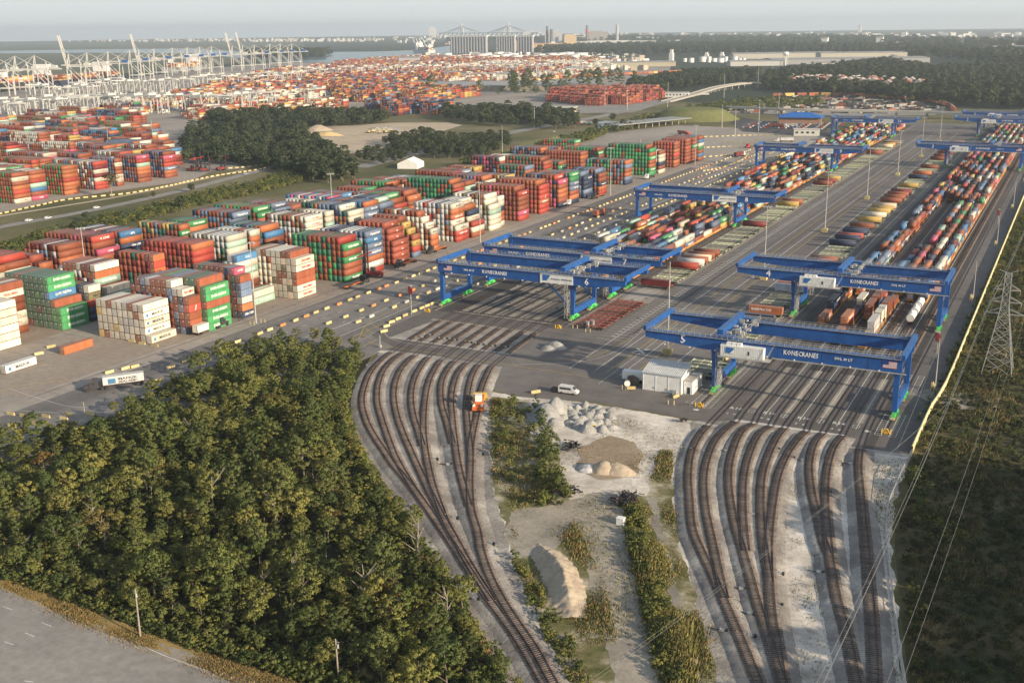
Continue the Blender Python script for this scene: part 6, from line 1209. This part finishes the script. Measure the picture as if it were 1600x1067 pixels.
# far woods on the right and round the port
wood('far_woodland', [(1000, 148), (1100, 138), (1180, 128), (1190, 118), (1080, 120), (980, 138)], 13, 1.3, 1.9, '', 0); wood('far_woodland', [(1190, 142), (1290, 150), (1360, 154), (1440, 162), (1620, 176), (1660, 168), (1660, 110), (1450, 112), (1380, 100), (1200, 122)], 14, 1.2, 2.0, '', 0)
wood('far_woodland', [(835, 86), (880, 88), (1050, 88), (1250, 86), (1380, 88), (1640, 112), (1640, 92), (1400, 78), (1150, 74), (960, 76), (860, 80)], 34, 2.4, 3.2, '', 0); wood('far_woodland', [(400, 94), (440, 95), (500, 93), (520, 86), (430, 84), (380, 88)], 24, 2.0, 3.2, '', 0)
wood('far_woodland', [(700, 69), (800, 69), (1000, 69), (1300, 72), (1640, 84), (1640, 72), (1300, 62), (1000, 61), (700, 64)], 62, 2.8, 3.6, '', 0)
# ================================================================== FAR PORT, CITY AND HORIZON
# highways
ROADF = MG('far_road', [(.22, .21, .20), (.28, .27, .25)], scale=.03, fine=.2)
rib('highway', smooth_line([at(*p) for p in ((-60, 370), (0, 355), (100, 337), (200, 317), (300, 294), (400, 268), (470, 250), (520, 240))], 12), 9, .06, ROADF, kind='structure'); rib('highway', smooth_line([at(*p) for p in ((-60, 350), (0, 338), (100, 322), (200, 305), (300, 284), (380, 266))], 12), 4, .08, G_SAND, kind='structure')
rib('highway', smooth_line([at(*p) for p in ((560, 262), (650, 240), (760, 215), (860, 196), (940, 182), (1000, 168), (1050, 158))], 15), 16, .06, ROADF, kind='structure'); sheet('depot_paving', [(830, 170), (880, 178), (990, 176), (1040, 160), (1000, 150), (850, 160)], .04, ROADF)
sheet('sand_lot', [(478, 198), (500, 228), (520, 242), (590, 238), (612, 222), (690, 206), (722, 196), (700, 192), (610, 192), (560, 196)], .05, G_SAND); sheet('port_paving', [(-40, 340), (60, 320), (110, 309), (170, 300), (300, 282), (330, 268), (390, 262), (350, 250), (285, 246), (310, 200), (330, 175), (600, 172), (700, 176), (840, 166), (1040, 126), (1050, 100), (600, 95), (400, 100), (0, 145), (-40, 150)], .03, G_YARD)
sheet('turning_area', [(880, 214), (1060, 196), (1240, 204), (1330, 206), (1300, 224), (1180, 262), (1110, 268), (1020, 250), (860, 226)], .03, G_YARD)
sheet('car_lot', [(1160, 184), (1230, 196), (1330, 206), (1330, 216), (1160, 206), (1140, 192)], .045, G_DASPH); sheet('pond', [(930, 192), (945, 189), (975, 191), (980, 196), (945, 203), (932, 200)], .06, WATER); sheet('ring_paving', [(1120, 178), (1180, 160), (1270, 150), (1420, 158), (1480, 172), (1460, 180), (1300, 182)], .04, ROADF)
sheet('grass_slope', [(700, 262), (800, 262), (880, 236), (930, 214), (900, 206), (820, 222), (760, 246)], .04, MG('mown_grass', [(.14, .15, .05), (.20, .19, .08)], scale=.05, fine=.3))
# grassy hill
def terrain_mound(px, py, rx, ry, h, mat, name, label):
    x, y = at(px, py); b = MB(); n = 40; v = []
    for r_, z in ((1, 0), (.85, .35), (.7, .8), (.6, .97), (.4, 1.0)):
        for i in range(n): t = 2*math.pi*i/n; v.append((rx*r_*math.cos(t), ry*r_*math.sin(t), h*z))
    v.append((0, 0, h)); f = [(k*n+i, k*n+(i+1) % n, (k+1)*n+(i+1) % n, (k+1)*n+i) for k in range(4) for i in range(n)]+[(4*n+i, 4*n+(i+1) % n, 5*n) for i in range(n)]; b.add(v, f); o = b.build(name, mat, smooth=True, kind='structure', label=label); o.location = (x, y, 0)
terrain_mound(1085, 186, 52, 48, 12, MG('hill_grass', [(.13, .15, .05), (.19, .18, .08)], scale=.03, fine=.2), 'hill', 'flat topped grassy hill')
# canopy gate, blue roofed shed, tent, brick depot buildings
x, y = at(1010, 198); t = thing('gate_canopy', 'long flat pale canopy over the truck gates before the hill', 'canopy', (x, y, 0), R(70)); MB().bb(-60, 60, -14, 14, 5.5, 6.2).build('roof', M('canopy_roof', (.27, .28, .28)), t); b = MB()
for i in range(11): b.bb(-56+i*11, -55.2+i*11, -9, -8.2, 0, 5.5).bb(-56+i*11, -55.2+i*11, 8.2, 9, 0, 5.5)
b.build('columns', M('column_cream', (.38, .35, .27)), t)
x, y = at(1250, 193); t = thing('pavilion', 'brick shed with bright blue hipped roof beside the car lot', 'shed', (x, y, 0), R(10)); MB().bb(-22, 22, -11, 11, 0, 7).build('walls', M('far_brick', (.28, .17, .12)), t); MB().add([(-25, -14, 7), (25, -14, 7), (25, 14, 7), (-25, 14, 7), (-9, 0, 12), (9, 0, 12)], [(0, 1, 5, 4), (1, 2, 5), (2, 3, 4, 5), (3, 0, 4), (0, 3, 2, 1)]).build('roof', M('roof_bright_blue', (.02, .12, .40)), t)
x, y = at(642, 262); t = thing('storage_tent', 'white peaked tent behind the back container row', 'tent', (x, y, 0), R(15)); MB().prism([(-8, 0), (8, 0), (8, 4), (0, 7.5), (-8, 4)], -9, 9).build('canvas', WPAINT, t)
for px, py, w, l, h, c, lb in ((875, 178, 40, 24, 8, (.50, .44, .30), 'cream flat building among the oaks left of the pond'), (848, 182, 18, 14, 9, (.30, .12, .08), 'small brick building left of the cream flat one'), (1045, 152, 60, 14, 7, (.60, .60, .58), 'long white low building behind the depot'), (1260, 212, 24, 10, 6, (.5, .5, .46), 'small pale shed near the far end of the truck lot'), (1238, 199, 10, 8, 3, (.5, .5, .48), 'small white cabin by the far trucks')):
    x, y = at(px, py); t = thing('low_building', lb, 'building', (x, y, 0), R(15)); m = M('wall_far', c); MB().bb(-w/2, w/2, -l/2, l/2, 0, h).build('wall', m, t); MB().bb(-w/2-.6, w/2+.6, -l/2-.6, l/2+.6, h, h+.5).build('roof', CONC, t); b = MB()
    for i in range(int(w/5)): b.bb(-w/2+1.5+i*5, -w/2+4+i*5, -l/2-.1, -l/2, h*.4, h*.7)
    b.build('windows', GLASS, t)
# flyovers
def deck(name, pts, w, z0, z1, label):
    L = smooth_line([at(*p) for p in pts], 25); n = len(L); t = thing(name, label, 'bridge', (0, 0, 0)); s = np.linspace(0, 1, n); z = z0+(z1-z0)*np.sin(np.clip(s*1.15, 0, 1)*math.pi/2 if z0 < z1 else s*0)
    T = np.gradient(L, axis=0); T /= np.hypot(*T.T)[:, None]; N = np.stack([-T[:, 1], T[:, 0]], 1); b = MB()
    for i in range(n-1):
        q = [(*(L[i]+N[i]*w/2), z[i]), (*(L[i]-N[i]*w/2), z[i]), (*(L[i+1]-N[i+1]*w/2), z[i+1]), (*(L[i+1]+N[i+1]*w/2), z[i+1])]; v = [(a, c, e-1.4) for a, c, e in q]+q; b.add(v, BF)
    b.build('deck', CONC, t); b = MB()
    for i in range(n-1):
        for sg in (-1, 1): b.bar((*(L[i]+N[i]*sg*w/2), z[i]+.5), (*(L[i+1]+N[i+1]*sg*w/2), z[i+1]+.5), .4, 1.0)
    b.build('parapets', CONC, t); b = MB()
    for i in range(1, n-1, 1):
        if z[i] > 3: b.box(L[i][0], L[i][1], 0, 1.6, w*.7, z[i]-1.4, 0, math.atan2(T[i][1], T[i][0]))
    b.build('piers', CONC, t)
deck('flyover', [(1040, 160), (1080, 152), (1120, 143), (1160, 138), (1200, 137), (1260, 138), (1340, 141), (1420, 147)], 14, 1, 9, 'pale flyover curving up left to right before the dark forest'); deck('road_bridge', [(1130, 176), (1220, 180), (1300, 182), (1400, 184), (1500, 187), (1640, 193)], 10, 7, 7, 'long level road bridge crossing behind the farthest gantries')
for ln, n_, wd in (([(1200, 168), (1260, 158), (1320, 156)], 60, 'north'), ([(1320, 176), (1380, 168), (1440, 166)], 60, 'south')): pass
b = MB(); P = scatter([at(*q) for q in ((1120, 176), (1200, 156), (1290, 150), (1420, 158), (1470, 172), (1380, 178))], 420)
for i, (x, y) in enumerate(P): b.box(x, y, 0, 12, 2.5, 1.6 if i % 3 else 3.6, (2 if i % 11 == 0 else i % 2), R(20)+(i % 4)*.5)
b.build('parked_trailers_mass', [DARK, M('far_trailer', (.30, .28, .25)), CMAT['r']], kind='stuff')
# trains seen far off
def far_train(pts, n0, word):
    L = smooth_line([at(*p) for p in pts], 15.5)
    for i, (a, c) in enumerate(zip(L[:-1], L[1:])):
        k = 'oyroyMro'[i % 8] if i % 5 else 'r'; b = None; o = ob('boxcar', FT[k], label='%s far train wagon %s, %s from its left end' % (CN[k], word, ordi(i+1)), category='rail wagon', group='far trains'); o.location = (*((a+c)/2), .2); o.rotation_euler = (0, 0, math.atan2(c[1]-a[1], c[0]-a[0]))
FT = {}
for k in 'oyrM': q = MB(); q.bb(-7, 7, -1.5, 1.5, 1, 5.4, 0); q.bb(-7.2, 7.2, -1.2, 1.2, .5, 1, 1); me = bpy.data.meshes.new('boxcar'); me.from_pydata(q.v, [], q.f); me.materials.append(CMAT[k]); me.materials.append(DARK); me.polygons.foreach_set('material_index', q.m); FT[k] = me
far_train([(818, 130), (860, 125), (910, 121), (975, 118), (1075, 113)], 0, 'behind the red depot'); far_train([(1205, 152), (1300, 151), (1400, 155), (1450, 160), (1480, 167), (1492, 176)], 0, 'on the far loop')
# ---- port cranes
def sts(px, py, label, up=False, s=1.0):
    x, y = at(px, py); t = thing('port_crane', label, 'port crane', (x, y, 0), R(200), 'ship to shore cranes along the quay'); t.scale = (s, s, s); b = MB()
    for lx in (-15, 15):
        for ly in (-9, 9): b.bar((lx, ly, 0), (lx, ly*.8, 46), 1.5)
        b.bar((lx, -9, 14), (lx, 9, 14), 1.8); b.bar((lx, -8, 44), (lx, 8, 44), 1.6)
    for ly in (-9, 9): b.bar((-15, ly, 14), (15, ly, 14), 1.8); b.bar((-15, ly, 14), (15, ly*.8, 44), 1.1)
    b.build('portal', CRANEW, t); b = MB()
    for ly in (-3.5, 3.5): b.bar((-40, ly, 46), (17, ly, 46), 1.3, 1.9)
    b.build('girder', CRANEW, t); b = MB()
    for ly in (-5, 5): b.bar((15, ly, 46), (12, 0, 72), 1.3); b.bar((-15, ly, 46), (-9, 0, 60), 1.2); b.bar((-9, 0, 60), (12, 0, 72), .8); b.bar((12, 0, 72), (-38, ly*.6, 47), .5)
    b.build('a_frame', CRANEW, t); MB().bb(-32, -20, -4, 4, 47.5, 53).build('machinery_house', CRANEW if py > 135 or up else BLUE, t); b = MB()
    if up:
        for ly in (-3.5, 3.5): b.bar((17, ly, 46), (30, ly, 108), 1.8, 2.4)
        for i in range(8): z = 52+i*7; b.bar((18+(z-46)*.21, -3.5, z), (18+(z-46)*.21, 3.5, z), .6)
        b.bar((12, 0, 72), (25, 0, 86), .6)
    else:
        for ly in (-3.5, 3.5): b.bar((17, ly, 46), (72, ly, 46), 1.8, 2.4); b.bar((12, 0, 72), (66, ly, 47), .5); b.bar((12, 0, 72), (40, ly, 47), .5)
    b.build('boom', CRANEW, t); return t
for i, (px, py, u) in enumerate(((8, 150, 0), (40, 148, 0), (70, 146, 0), (122, 140, 1), (150, 136, 0), (182, 132, 0), (215, 127, 0), (229, 125, 1), (252, 122, 0), (280, 119, 0), (303, 117, 0), (322, 115, 0), (340, 113, 0), (372, 111, 1), (388, 110, 1), (406, 109, 0), (430, 106, 0), (446, 105, 0), (464, 104, 0))): sts(px, py, 'white quay crane %s, %s from the left' % ('with its boom raised' if u else 'with its boom lowered', ordi(i+1)), bool(u), .92)
def rtg_mb(w=30, h=20, l=12):
    b = MB()
    for x in (-w/2, w/2):
        for y in (-l/2, l/2): b.bar((x, y, 0), (x, y, h), .8)
        b.bar((x, -l/2, 1.5), (x, l/2, 1.5), .8); b.bar((x, -l/2, h*.5), (x, l/2, h), .35)
    for y in (-l/2, l/2): b.bar((-w/2, y, h), (w/2, y, h), 1.0, 1.4)
    b.bb(-3, 3, -l/2, l/2, h+.6, h+3); b.bb(w/2-1, w/2+2, -2, 2, 2, 5); return b
r0 = rtg_mb().build('yard_crane', CRANEW); n = 0
for i in range(120):
    if i < 40: px, py = 10+(i % 20)*21+random.uniform(-5, 5), 180-(i % 20)*.5+random.uniform(-4, 4)
    elif i < 75: px, py = 60+(i-40)*12, 158-(i-40)*.9+random.uniform(-4, 4)
    else: px, py = 470+(i-75)*10, 122-(i-75)*.2+random.uniform(-4, 3)
    o = r0 if i == 0 else r0.copy()
    if i: C.objects.link(o)
    x, y = at(px, py); o.location = (x, y, 0); o.rotation_euler = (0, 0, R(random.choice((0, 0, 90, 20)))); sc_ = random.uniform(.85, 1.15); o.scale = (sc_, sc_, sc_); o['label'] = 'white yard crane, %s of the %s' % (ordi(i % 40+1), ('nearest band', 'middle band', 'far band')[min(i//40, 2)]); o['category'] = 'yard crane'; o['group'] = 'white yard cranes'
# ships
def ship(px, py, L, rz, label, hull, ms=False):
    x, y = at(px, py); t = thing('container_ship', label, 'ship', (x, y, 0), rz); MB().prism([(-L/2, 0), (L/2-12, 0), (L/2, 14), (-L/2, 14)], -18, 18).build('hull', hull, t); b = MB()
    for i in range(int(L/16)-2):
        for k in range(4):
            for j in range(3): b.bb(-L/2+14+i*16, -L/2+27+i*16, -16+j*8, -9+j*8, 14+k*2.7, 16.5+k*2.7, random.randrange(5))
    b.build('deck_cargo', [CMAT[c] for c in 'oryMw'], t); MB().bb(L/4, L/4+12, -16, 16, 14, 44).build('deckhouse', WPAINT, t); MB().bb(-L/2+18, -L/2+26, -6, 6, 14, 34).build('funnel', WPAINT, t)
    if ms: put_text('MSC', WHITE, t, (-L/6, -18.3, 3), (1, 0, 0), (0, 0, 1), 9)
ship(130, 133, 290, R(108), 'dark hulled container ship berthed behind the quay cranes', M('hull_navy', (.03, .04, .07)), True); ship(45, 138, 200, R(108), 'rust laden container ship at the far left of the quay', M('hull_dark', (.05, .04, .04))); ship(290, 112, 220, R(110), 'white container ship behind the middle quay cranes', M('hull_grey', (.3, .3, .3))); ship(662, 83, 150, R(150), 'bulk ship with tall white deck cranes on the river', M('hull_white', (.5, .5, .5)))
x, y = at(662, 82)
for i in range(4): xx, yy = at(652+i*5, 83); t = thing('ship_derrick', 'slanting white ship derrick on the river, %s of four' % ordi(i+1), 'derrick', (xx, yy, 0), group='ship derricks'); MB().bar((0, 0, 0), (0, 0, 34), 3).build('mast', WPAINT, t); MB().bar((0, 0, 20), (-34, 20, 62), 2).build('jib', WPAINT, t)
# silos, stacks, mills, tanks
def silos(px0, px1, py, n, h, label):
    a, c = np.array(at(px0, py)), np.array(at(px1, py)); t = thing('grain_silos', label, 'silos', (*a, 0), math.atan2(*(c-a)[::-1])); L = np.hypot(*(c-a)); r = L/n/2; m = M('silo_concrete', (.38, .38, .38), var=.06)
    for i in range(n): MB().cyl((r*(2*i+1), 0, 0), (r*(2*i+1), 0, h), r*.96, n=14).build('silo', m, t)
    MB().bb(0, L, -r*.8, r*.8, h, h+6).build('headhouse', WPAINT, t)
silos(704, 762, 84, 13, 68, 'long battery of grey grain silos, left one'); silos(775, 806, 84, 8, 68, 'battery of grey grain silos, middle one'); silos(808, 834, 83, 6, 66, 'battery of pale grain silos, right one')
def stack(px, py, top, r, label, m, band=None):
    x, y = at(px, py); d = FW*FPX+RT*0-UP*(top-533.5); h = CAMH+(-UP*(top-533.5)+FW*FPX+RT*(px-800)).z*(y/(-UP*(top-533.5)+FW*FPX+RT*(px-800)).y); t = thing('chimney', label, 'chimney', (x, y, 0), group='factory chimneys'); MB().cyl((0, 0, 0), (0, 0, h), r*1.3, r, n=12).build('shaft', m, t)
    if band: MB().cyl((0, 0, h*.55), (0, 0, h*.8), r*1.22, r*1.16, n=12).build('painted_band', REDT, t)
CHD = M('chimney_dark', (.16, .16, .17)); stack(855, 70, 41, 7, 'dark tall chimney left of the others', CHD); stack(917, 69, 40, 7, 'tall chimney with red band in the middle', CHD, 1); stack(964, 69, 39, 8, 'pale tall chimney on the right', M('chimney_pale', (.42, .42, .42))); stack(862, 70, 46, 10, 'short conical chimney on the mill', CHD); stack(1093, 66, 55, 8, 'lone pale chimney above the far forest', M('chimney_grey', (.4, .4, .4)))
MILL = [(865, 69, 110, 70, 76, (.42, .42, .42)), (891, 77, 60, 50, 62, (.55, .42, .26)), (934, 68, 120, 70, 70, (.30, .28, .26)), (854, 79, 420, 70, 28, (.50, .33, .18)), (830, 60, 160, 60, 60, (.5, .5, .5)), (792, 55, 90, 60, 90, (.62, .62, .60)), (676, 60, 70, 60, 110, (.6, .6, .58)), (960, 72, 380, 80, 26, (.5, .5, .48)), (985, 70, 300, 60, 20, (.55, .55, .52)), (905, 66, 260, 80, 34, (.48, .48, .46)), (1005, 66, 200, 60, 30, (.5, .5, .5))]
for i, (px, py, w, l, h, c) in enumerate(MILL): x, y = at(px, py); t = thing('mill_building', 'far %s mill building, %s from the silos' % (('grey', 'tan', 'brown', 'orange roofed low', 'pale', 'tall white', 'slim white', 'long low white', 'long white', 'broad pale', 'small pale')[i], ordi(i+1)), 'factory', (x, y, 0), R(25), 'mill buildings'); m = M('mill_wall', c); MB().bb(-w/2, w/2, -l/2, l/2, 0, h).build('wall', m, t); MB().bb(-w/2+w*.1, w/2-w*.3, -l/2+5, l/2-5, h, h*1.1).build('roof', m, t)
def tank(px, py, r, h, label): x, y = at(px, py); t = thing('storage_tank', label, 'tank', (x, y, 0), group='white storage tanks'); MB().cyl((0, 0, 0), (0, 0, h), r, n=18).build('shell', WPAINT, t); MB().cyl((0, 0, h), (0, 0, h*1.12), r, r*.1, n=18).build('roof', STEEL, t)
for i, px in enumerate((1070, 1080, 1098, 1108, 1116, 1126, 1134, 1148, 1156, 1162)): tank(px, 97+(i % 2), 6+(i % 3)*2, 10+(i % 4)*2, 'white storage tank before the dark forest, %s from the left' % ordi(i+1))
for i in range(26): px = 690+i*9; tank(px, 92+random.uniform(-4, 3), random.uniform(14, 30), random.uniform(10, 18), 'low white tank beyond the container port, %s from the left' % ordi(i+1))
for i, (px, py, h) in enumerate(((1049, 96, 34), (1104, 92, 20), (1128, 92, 20), (900, 98, 16))): x, y = at(px, py); t = thing('process_tower', 'white framework tower of the plant, %s from the left' % ordi(i+1), 'plant tower', (x, y, 0), group='plant towers'); MB().bb(-6, 6, -6, 6, 0, h*.7).bb(-4, 4, -4, 4, h*.7, h).build('frame', WPAINT, t)
x, y = at(1227, 103); t = thing('water_tower', 'white globe water tower left of the long warehouses', 'water tower', (x, y, 0)); t.scale = (.6, .6, .6); b = MB(); b.cyl((0, 0, 0), (0, 0, 46), 3, n=10)
for a in range(6): b.bar((11*math.cos(a*1.047), 11*math.sin(a*1.047), 0), (9*math.cos(a*1.047), 9*math.sin(a*1.047), 46), 1.0)
b.build('legs', WPAINT, t); b = MB(); rg = [(math.sin(q*math.pi/8)*13, 50-math.cos(q*math.pi/8)*9) for q in range(1, 8)]
for (r1, z1), (r2, z2) in zip(rg[:-1], rg[1:]): b.cyl((0, 0, z1), (0, 0, z2), r1, r2, n=18)
b.build('tank', WPAINT, t)
WH = [(756, 139, 400, 170, 9, (.30, .27, .22), 'vast flat grey warehouse roof before the port stacks'), (702, 122, 26, 46, 12, (.62, .60, .46), 'pale cream warehouse end in the port'), (760, 122, 130, 30, 8, (.58, .54, .38), 'long cream shed right of the pale one'), (995, 104, 200, 60, 11, (.50, .46, .34), 'long ochre fronted warehouse behind the far train'), (880, 112, 120, 40, 9, (.6, .6, .58), 'long white warehouse near the port edge'), (1320, 99, 420, 110, 13, (.40, .41, .42), 'very long grey roofed warehouse among the woods'), (1250, 91, 220, 60, 16, (.58, .56, .46), 'cream warehouse left of the water tower'), (1345, 92, 260, 60, 18, (.58, .55, .46), 'cream warehouse behind the very long grey one'), (1185, 92, 170, 60, 16, (.58, .56, .50), 'white warehouse at the right of the tanks'), (1350, 103, 260, 30, 9, (.6, .58, .54), 'white loading shed in front of the grey roof'), (1590, 82, 200, 60, 20, (.50, .30, .18), 'orange brown building far right'), (1180, 103, 140, 50, 12, (.6, .6, .58), 'white plant hall near the tanks'), (640, 101, 60, 40, 20, (.5, .5, .5), 'grey hall beside the river')]
for px, py, w, l, h, c, lb in WH: x, y = at(px, py); t = thing('warehouse', lb, 'warehouse', (x, y, 0), YAW); m = M('warehouse_wall', [q*.72 for q in c]); MB().bb(-w/2, w/2, -l/2, l/2, 0, h).build('wall', m, t); MB().prism([(-l/2-1, h), (l/2+1, h), (0, h+3)], -w/2-1, w/2+1, ax='x').build('roof', M('warehouse_roof', (.30, .30, .29)), t)
# construction plant on the sand lot
for i, (px, py) in enumerate(((575, 208), (583, 207), (592, 209), (602, 208), (610, 206), (616, 210))): x, y = at(px, py); t = thing('digger', 'yellow digger on the sand lot, %s from the left' % ordi(i+1), 'digger', (x, y, 0), i*.9, 'yellow diggers on the sand lot'); MB().bb(-2, 2, -1.4, 1.4, 1, 2.6).build('body', YEL, t); MB().bb(-2.2, 2.2, -1.6, 1.6, 0, .9).build('tracks', DARK, t); MB().bar((1.5, 0, 2), (5, 0, 5), .5).bar((5, 0, 5), (7.5, 0, 1.2), .4).build('boom', YEL, t)
heap(498, 204, 16, 9, 6, SANDH, 'large orange sand heap on the far sand lot', .3, name='sand_heap'); heap(512, 212, 18, 7, 4, M('yellow_sand', (.60, .45, .22)), 'low yellow sand heap on the far sand lot', .2, name='sand_heap'); heap(600, 202, 22, 8, 3, GRAV, 'grey stone heap on the far sand lot', .2)
# cable-stayed bridge
a, c = at(722, 60), at(795, 60); t = thing('cable_stayed_bridge', 'pale cable stayed bridge with two towers on the horizon', 'bridge', (a[0], a[1], 0), math.atan2(c[1]-a[1], c[0]-a[0])); L = math.dist(a, c); BRM = M('bridge_pale', (.50, .52, .52))
for q in (0, L): b = MB(); b.bar((q, -18, 0), (q, -8, 150), 10); b.bar((q, 18, 0), (q, 8, 150), 10); b.bar((q, -8, 120), (q, 8, 120), 8); b.build('tower', BRM, t)
MB().bb(-L*.55, L*1.6, -12, 12, 50, 56).build('deck', BRM, t); b = MB()
for q in (0, L):
    for k in range(1, 13):
        for s in (-1, 1): b.bar((q, 0, 146-k*2), (q+s*k*L*.037, 0, 56), 2.4)
b.build('cables', WPAINT, t); b = MB()
for k in range(22): b.bb(-L*.5+k*L*.098-5, -L*.5+k*L*.098+5, -10, 10, 0, 50)
b.build('piers', BRM, t)
# far town
b = MB(); rr_ = random.Random(5)
for i in range(900):
    px = rr_.uniform(-20, 1620); py = rr_.choice((rr_.uniform(52, 62), rr_.uniform(54, 58), rr_.uniform(58, 74))) if px > 600 else rr_.uniform(62, 66); x, y = at(px, py)
    if px > 1020 and rr_.random() < .62: continue
    if math.hypot(x, y) < 15500 and y > 0: s = rr_.uniform(15, 60)*(1.4 if py < 60 else .7); b.box(x, y, 0, s, s*.6, rr_.uniform(8, 26), 0 if rr_.random() < .7 else 1, rr_.uniform(0, 3))
b.build('far_town', [M('town_white', (.55, .55, .52)), M('town_tan', (.40, .32, .26))], kind='stuff', label='scattered pale buildings of the town under the horizon')
b = MB()
for i in range(260): px = rr_.uniform(640, 1010); x, y = at(px, rr_.uniform(86, 112)); s = rr_.uniform(8, 30); b.box(x, y, 0, s, s*.7, rr_.uniform(5, 14), i % 3, rr_.uniform(0, 3))
b.build('port_sheds_mass', [WPAINT, M('shed_tan', (.42, .36, .28)), CONC], kind='stuff', label='small sheds and tanks around the port')
for i, (px, py) in enumerate(((1343, 52), (1350, 58), (1412, 64), (1288, 75), (1374, 74))): x, y = at(px, py); t = thing('far_tower', 'lone pale tower block rising from the far forest, %s' % ('tallest on the skyline', 'below the tallest', 'right of the tallest', 'left low one', 'small one near the middle')[i], 'tower', (x, y, 0)); MB().bb(-14, 14, -14, 14, 0, (75, 30, 50, 40, 40)[i]).build('shaft', WPAINT, t); MB().bb(-15, 15, -15, 15, (75, 30, 50, 40, 40)[i], (80, 34, 54, 45, 45)[i]).build('top', CONC, t)
# town houses strip in the dark forest (roofs seen through trees)
b = MB(); P = scatter([at(*q) for q in ((1235, 133), (1440, 140), (1440, 147), (1235, 141))], 60)
for i, (x, y) in enumerate(P): b.prism([(x-8, 0), (x+8, 0), (x+8, 15), (x, 20), (x-8, 15)], y-10, y+10, i % 3)
b.build('roofs_among_trees', [M('roof_red_far', (.32, .14, .10)), M('roof_pale_far', (.4, .36, .33)), CONC], kind='stuff', label='roofs of a settlement among the dark trees')
for o in [o for o in C.objects if o.parent is None and o.location.z < -40]:
    for c in list(o.children_recursive): bpy.data.objects.remove(c)
    bpy.data.objects.remove(o)
# ================================================================== HAZE
hz = MB(); hz.bb(-15500, 9000, -1500, 19500, -1.2, 190); hm = bpy.data.materials.new('haze_air'); hm.use_nodes = True; ht = hm.node_tree; ht.nodes.remove(ht.nodes['Principled BSDF']); pv = ht.nodes.new('ShaderNodeVolumePrincipled')
pv.inputs['Color'].default_value = (.76, .86, .95, 1); pv.inputs['Density'].default_value = 7.5e-5; pv.inputs['Anisotropy'].default_value = .2; ht.links.new(pv.outputs[0], ht.nodes['Material Output'].inputs['Volume']); hz.build('haze', hm, kind='stuff')
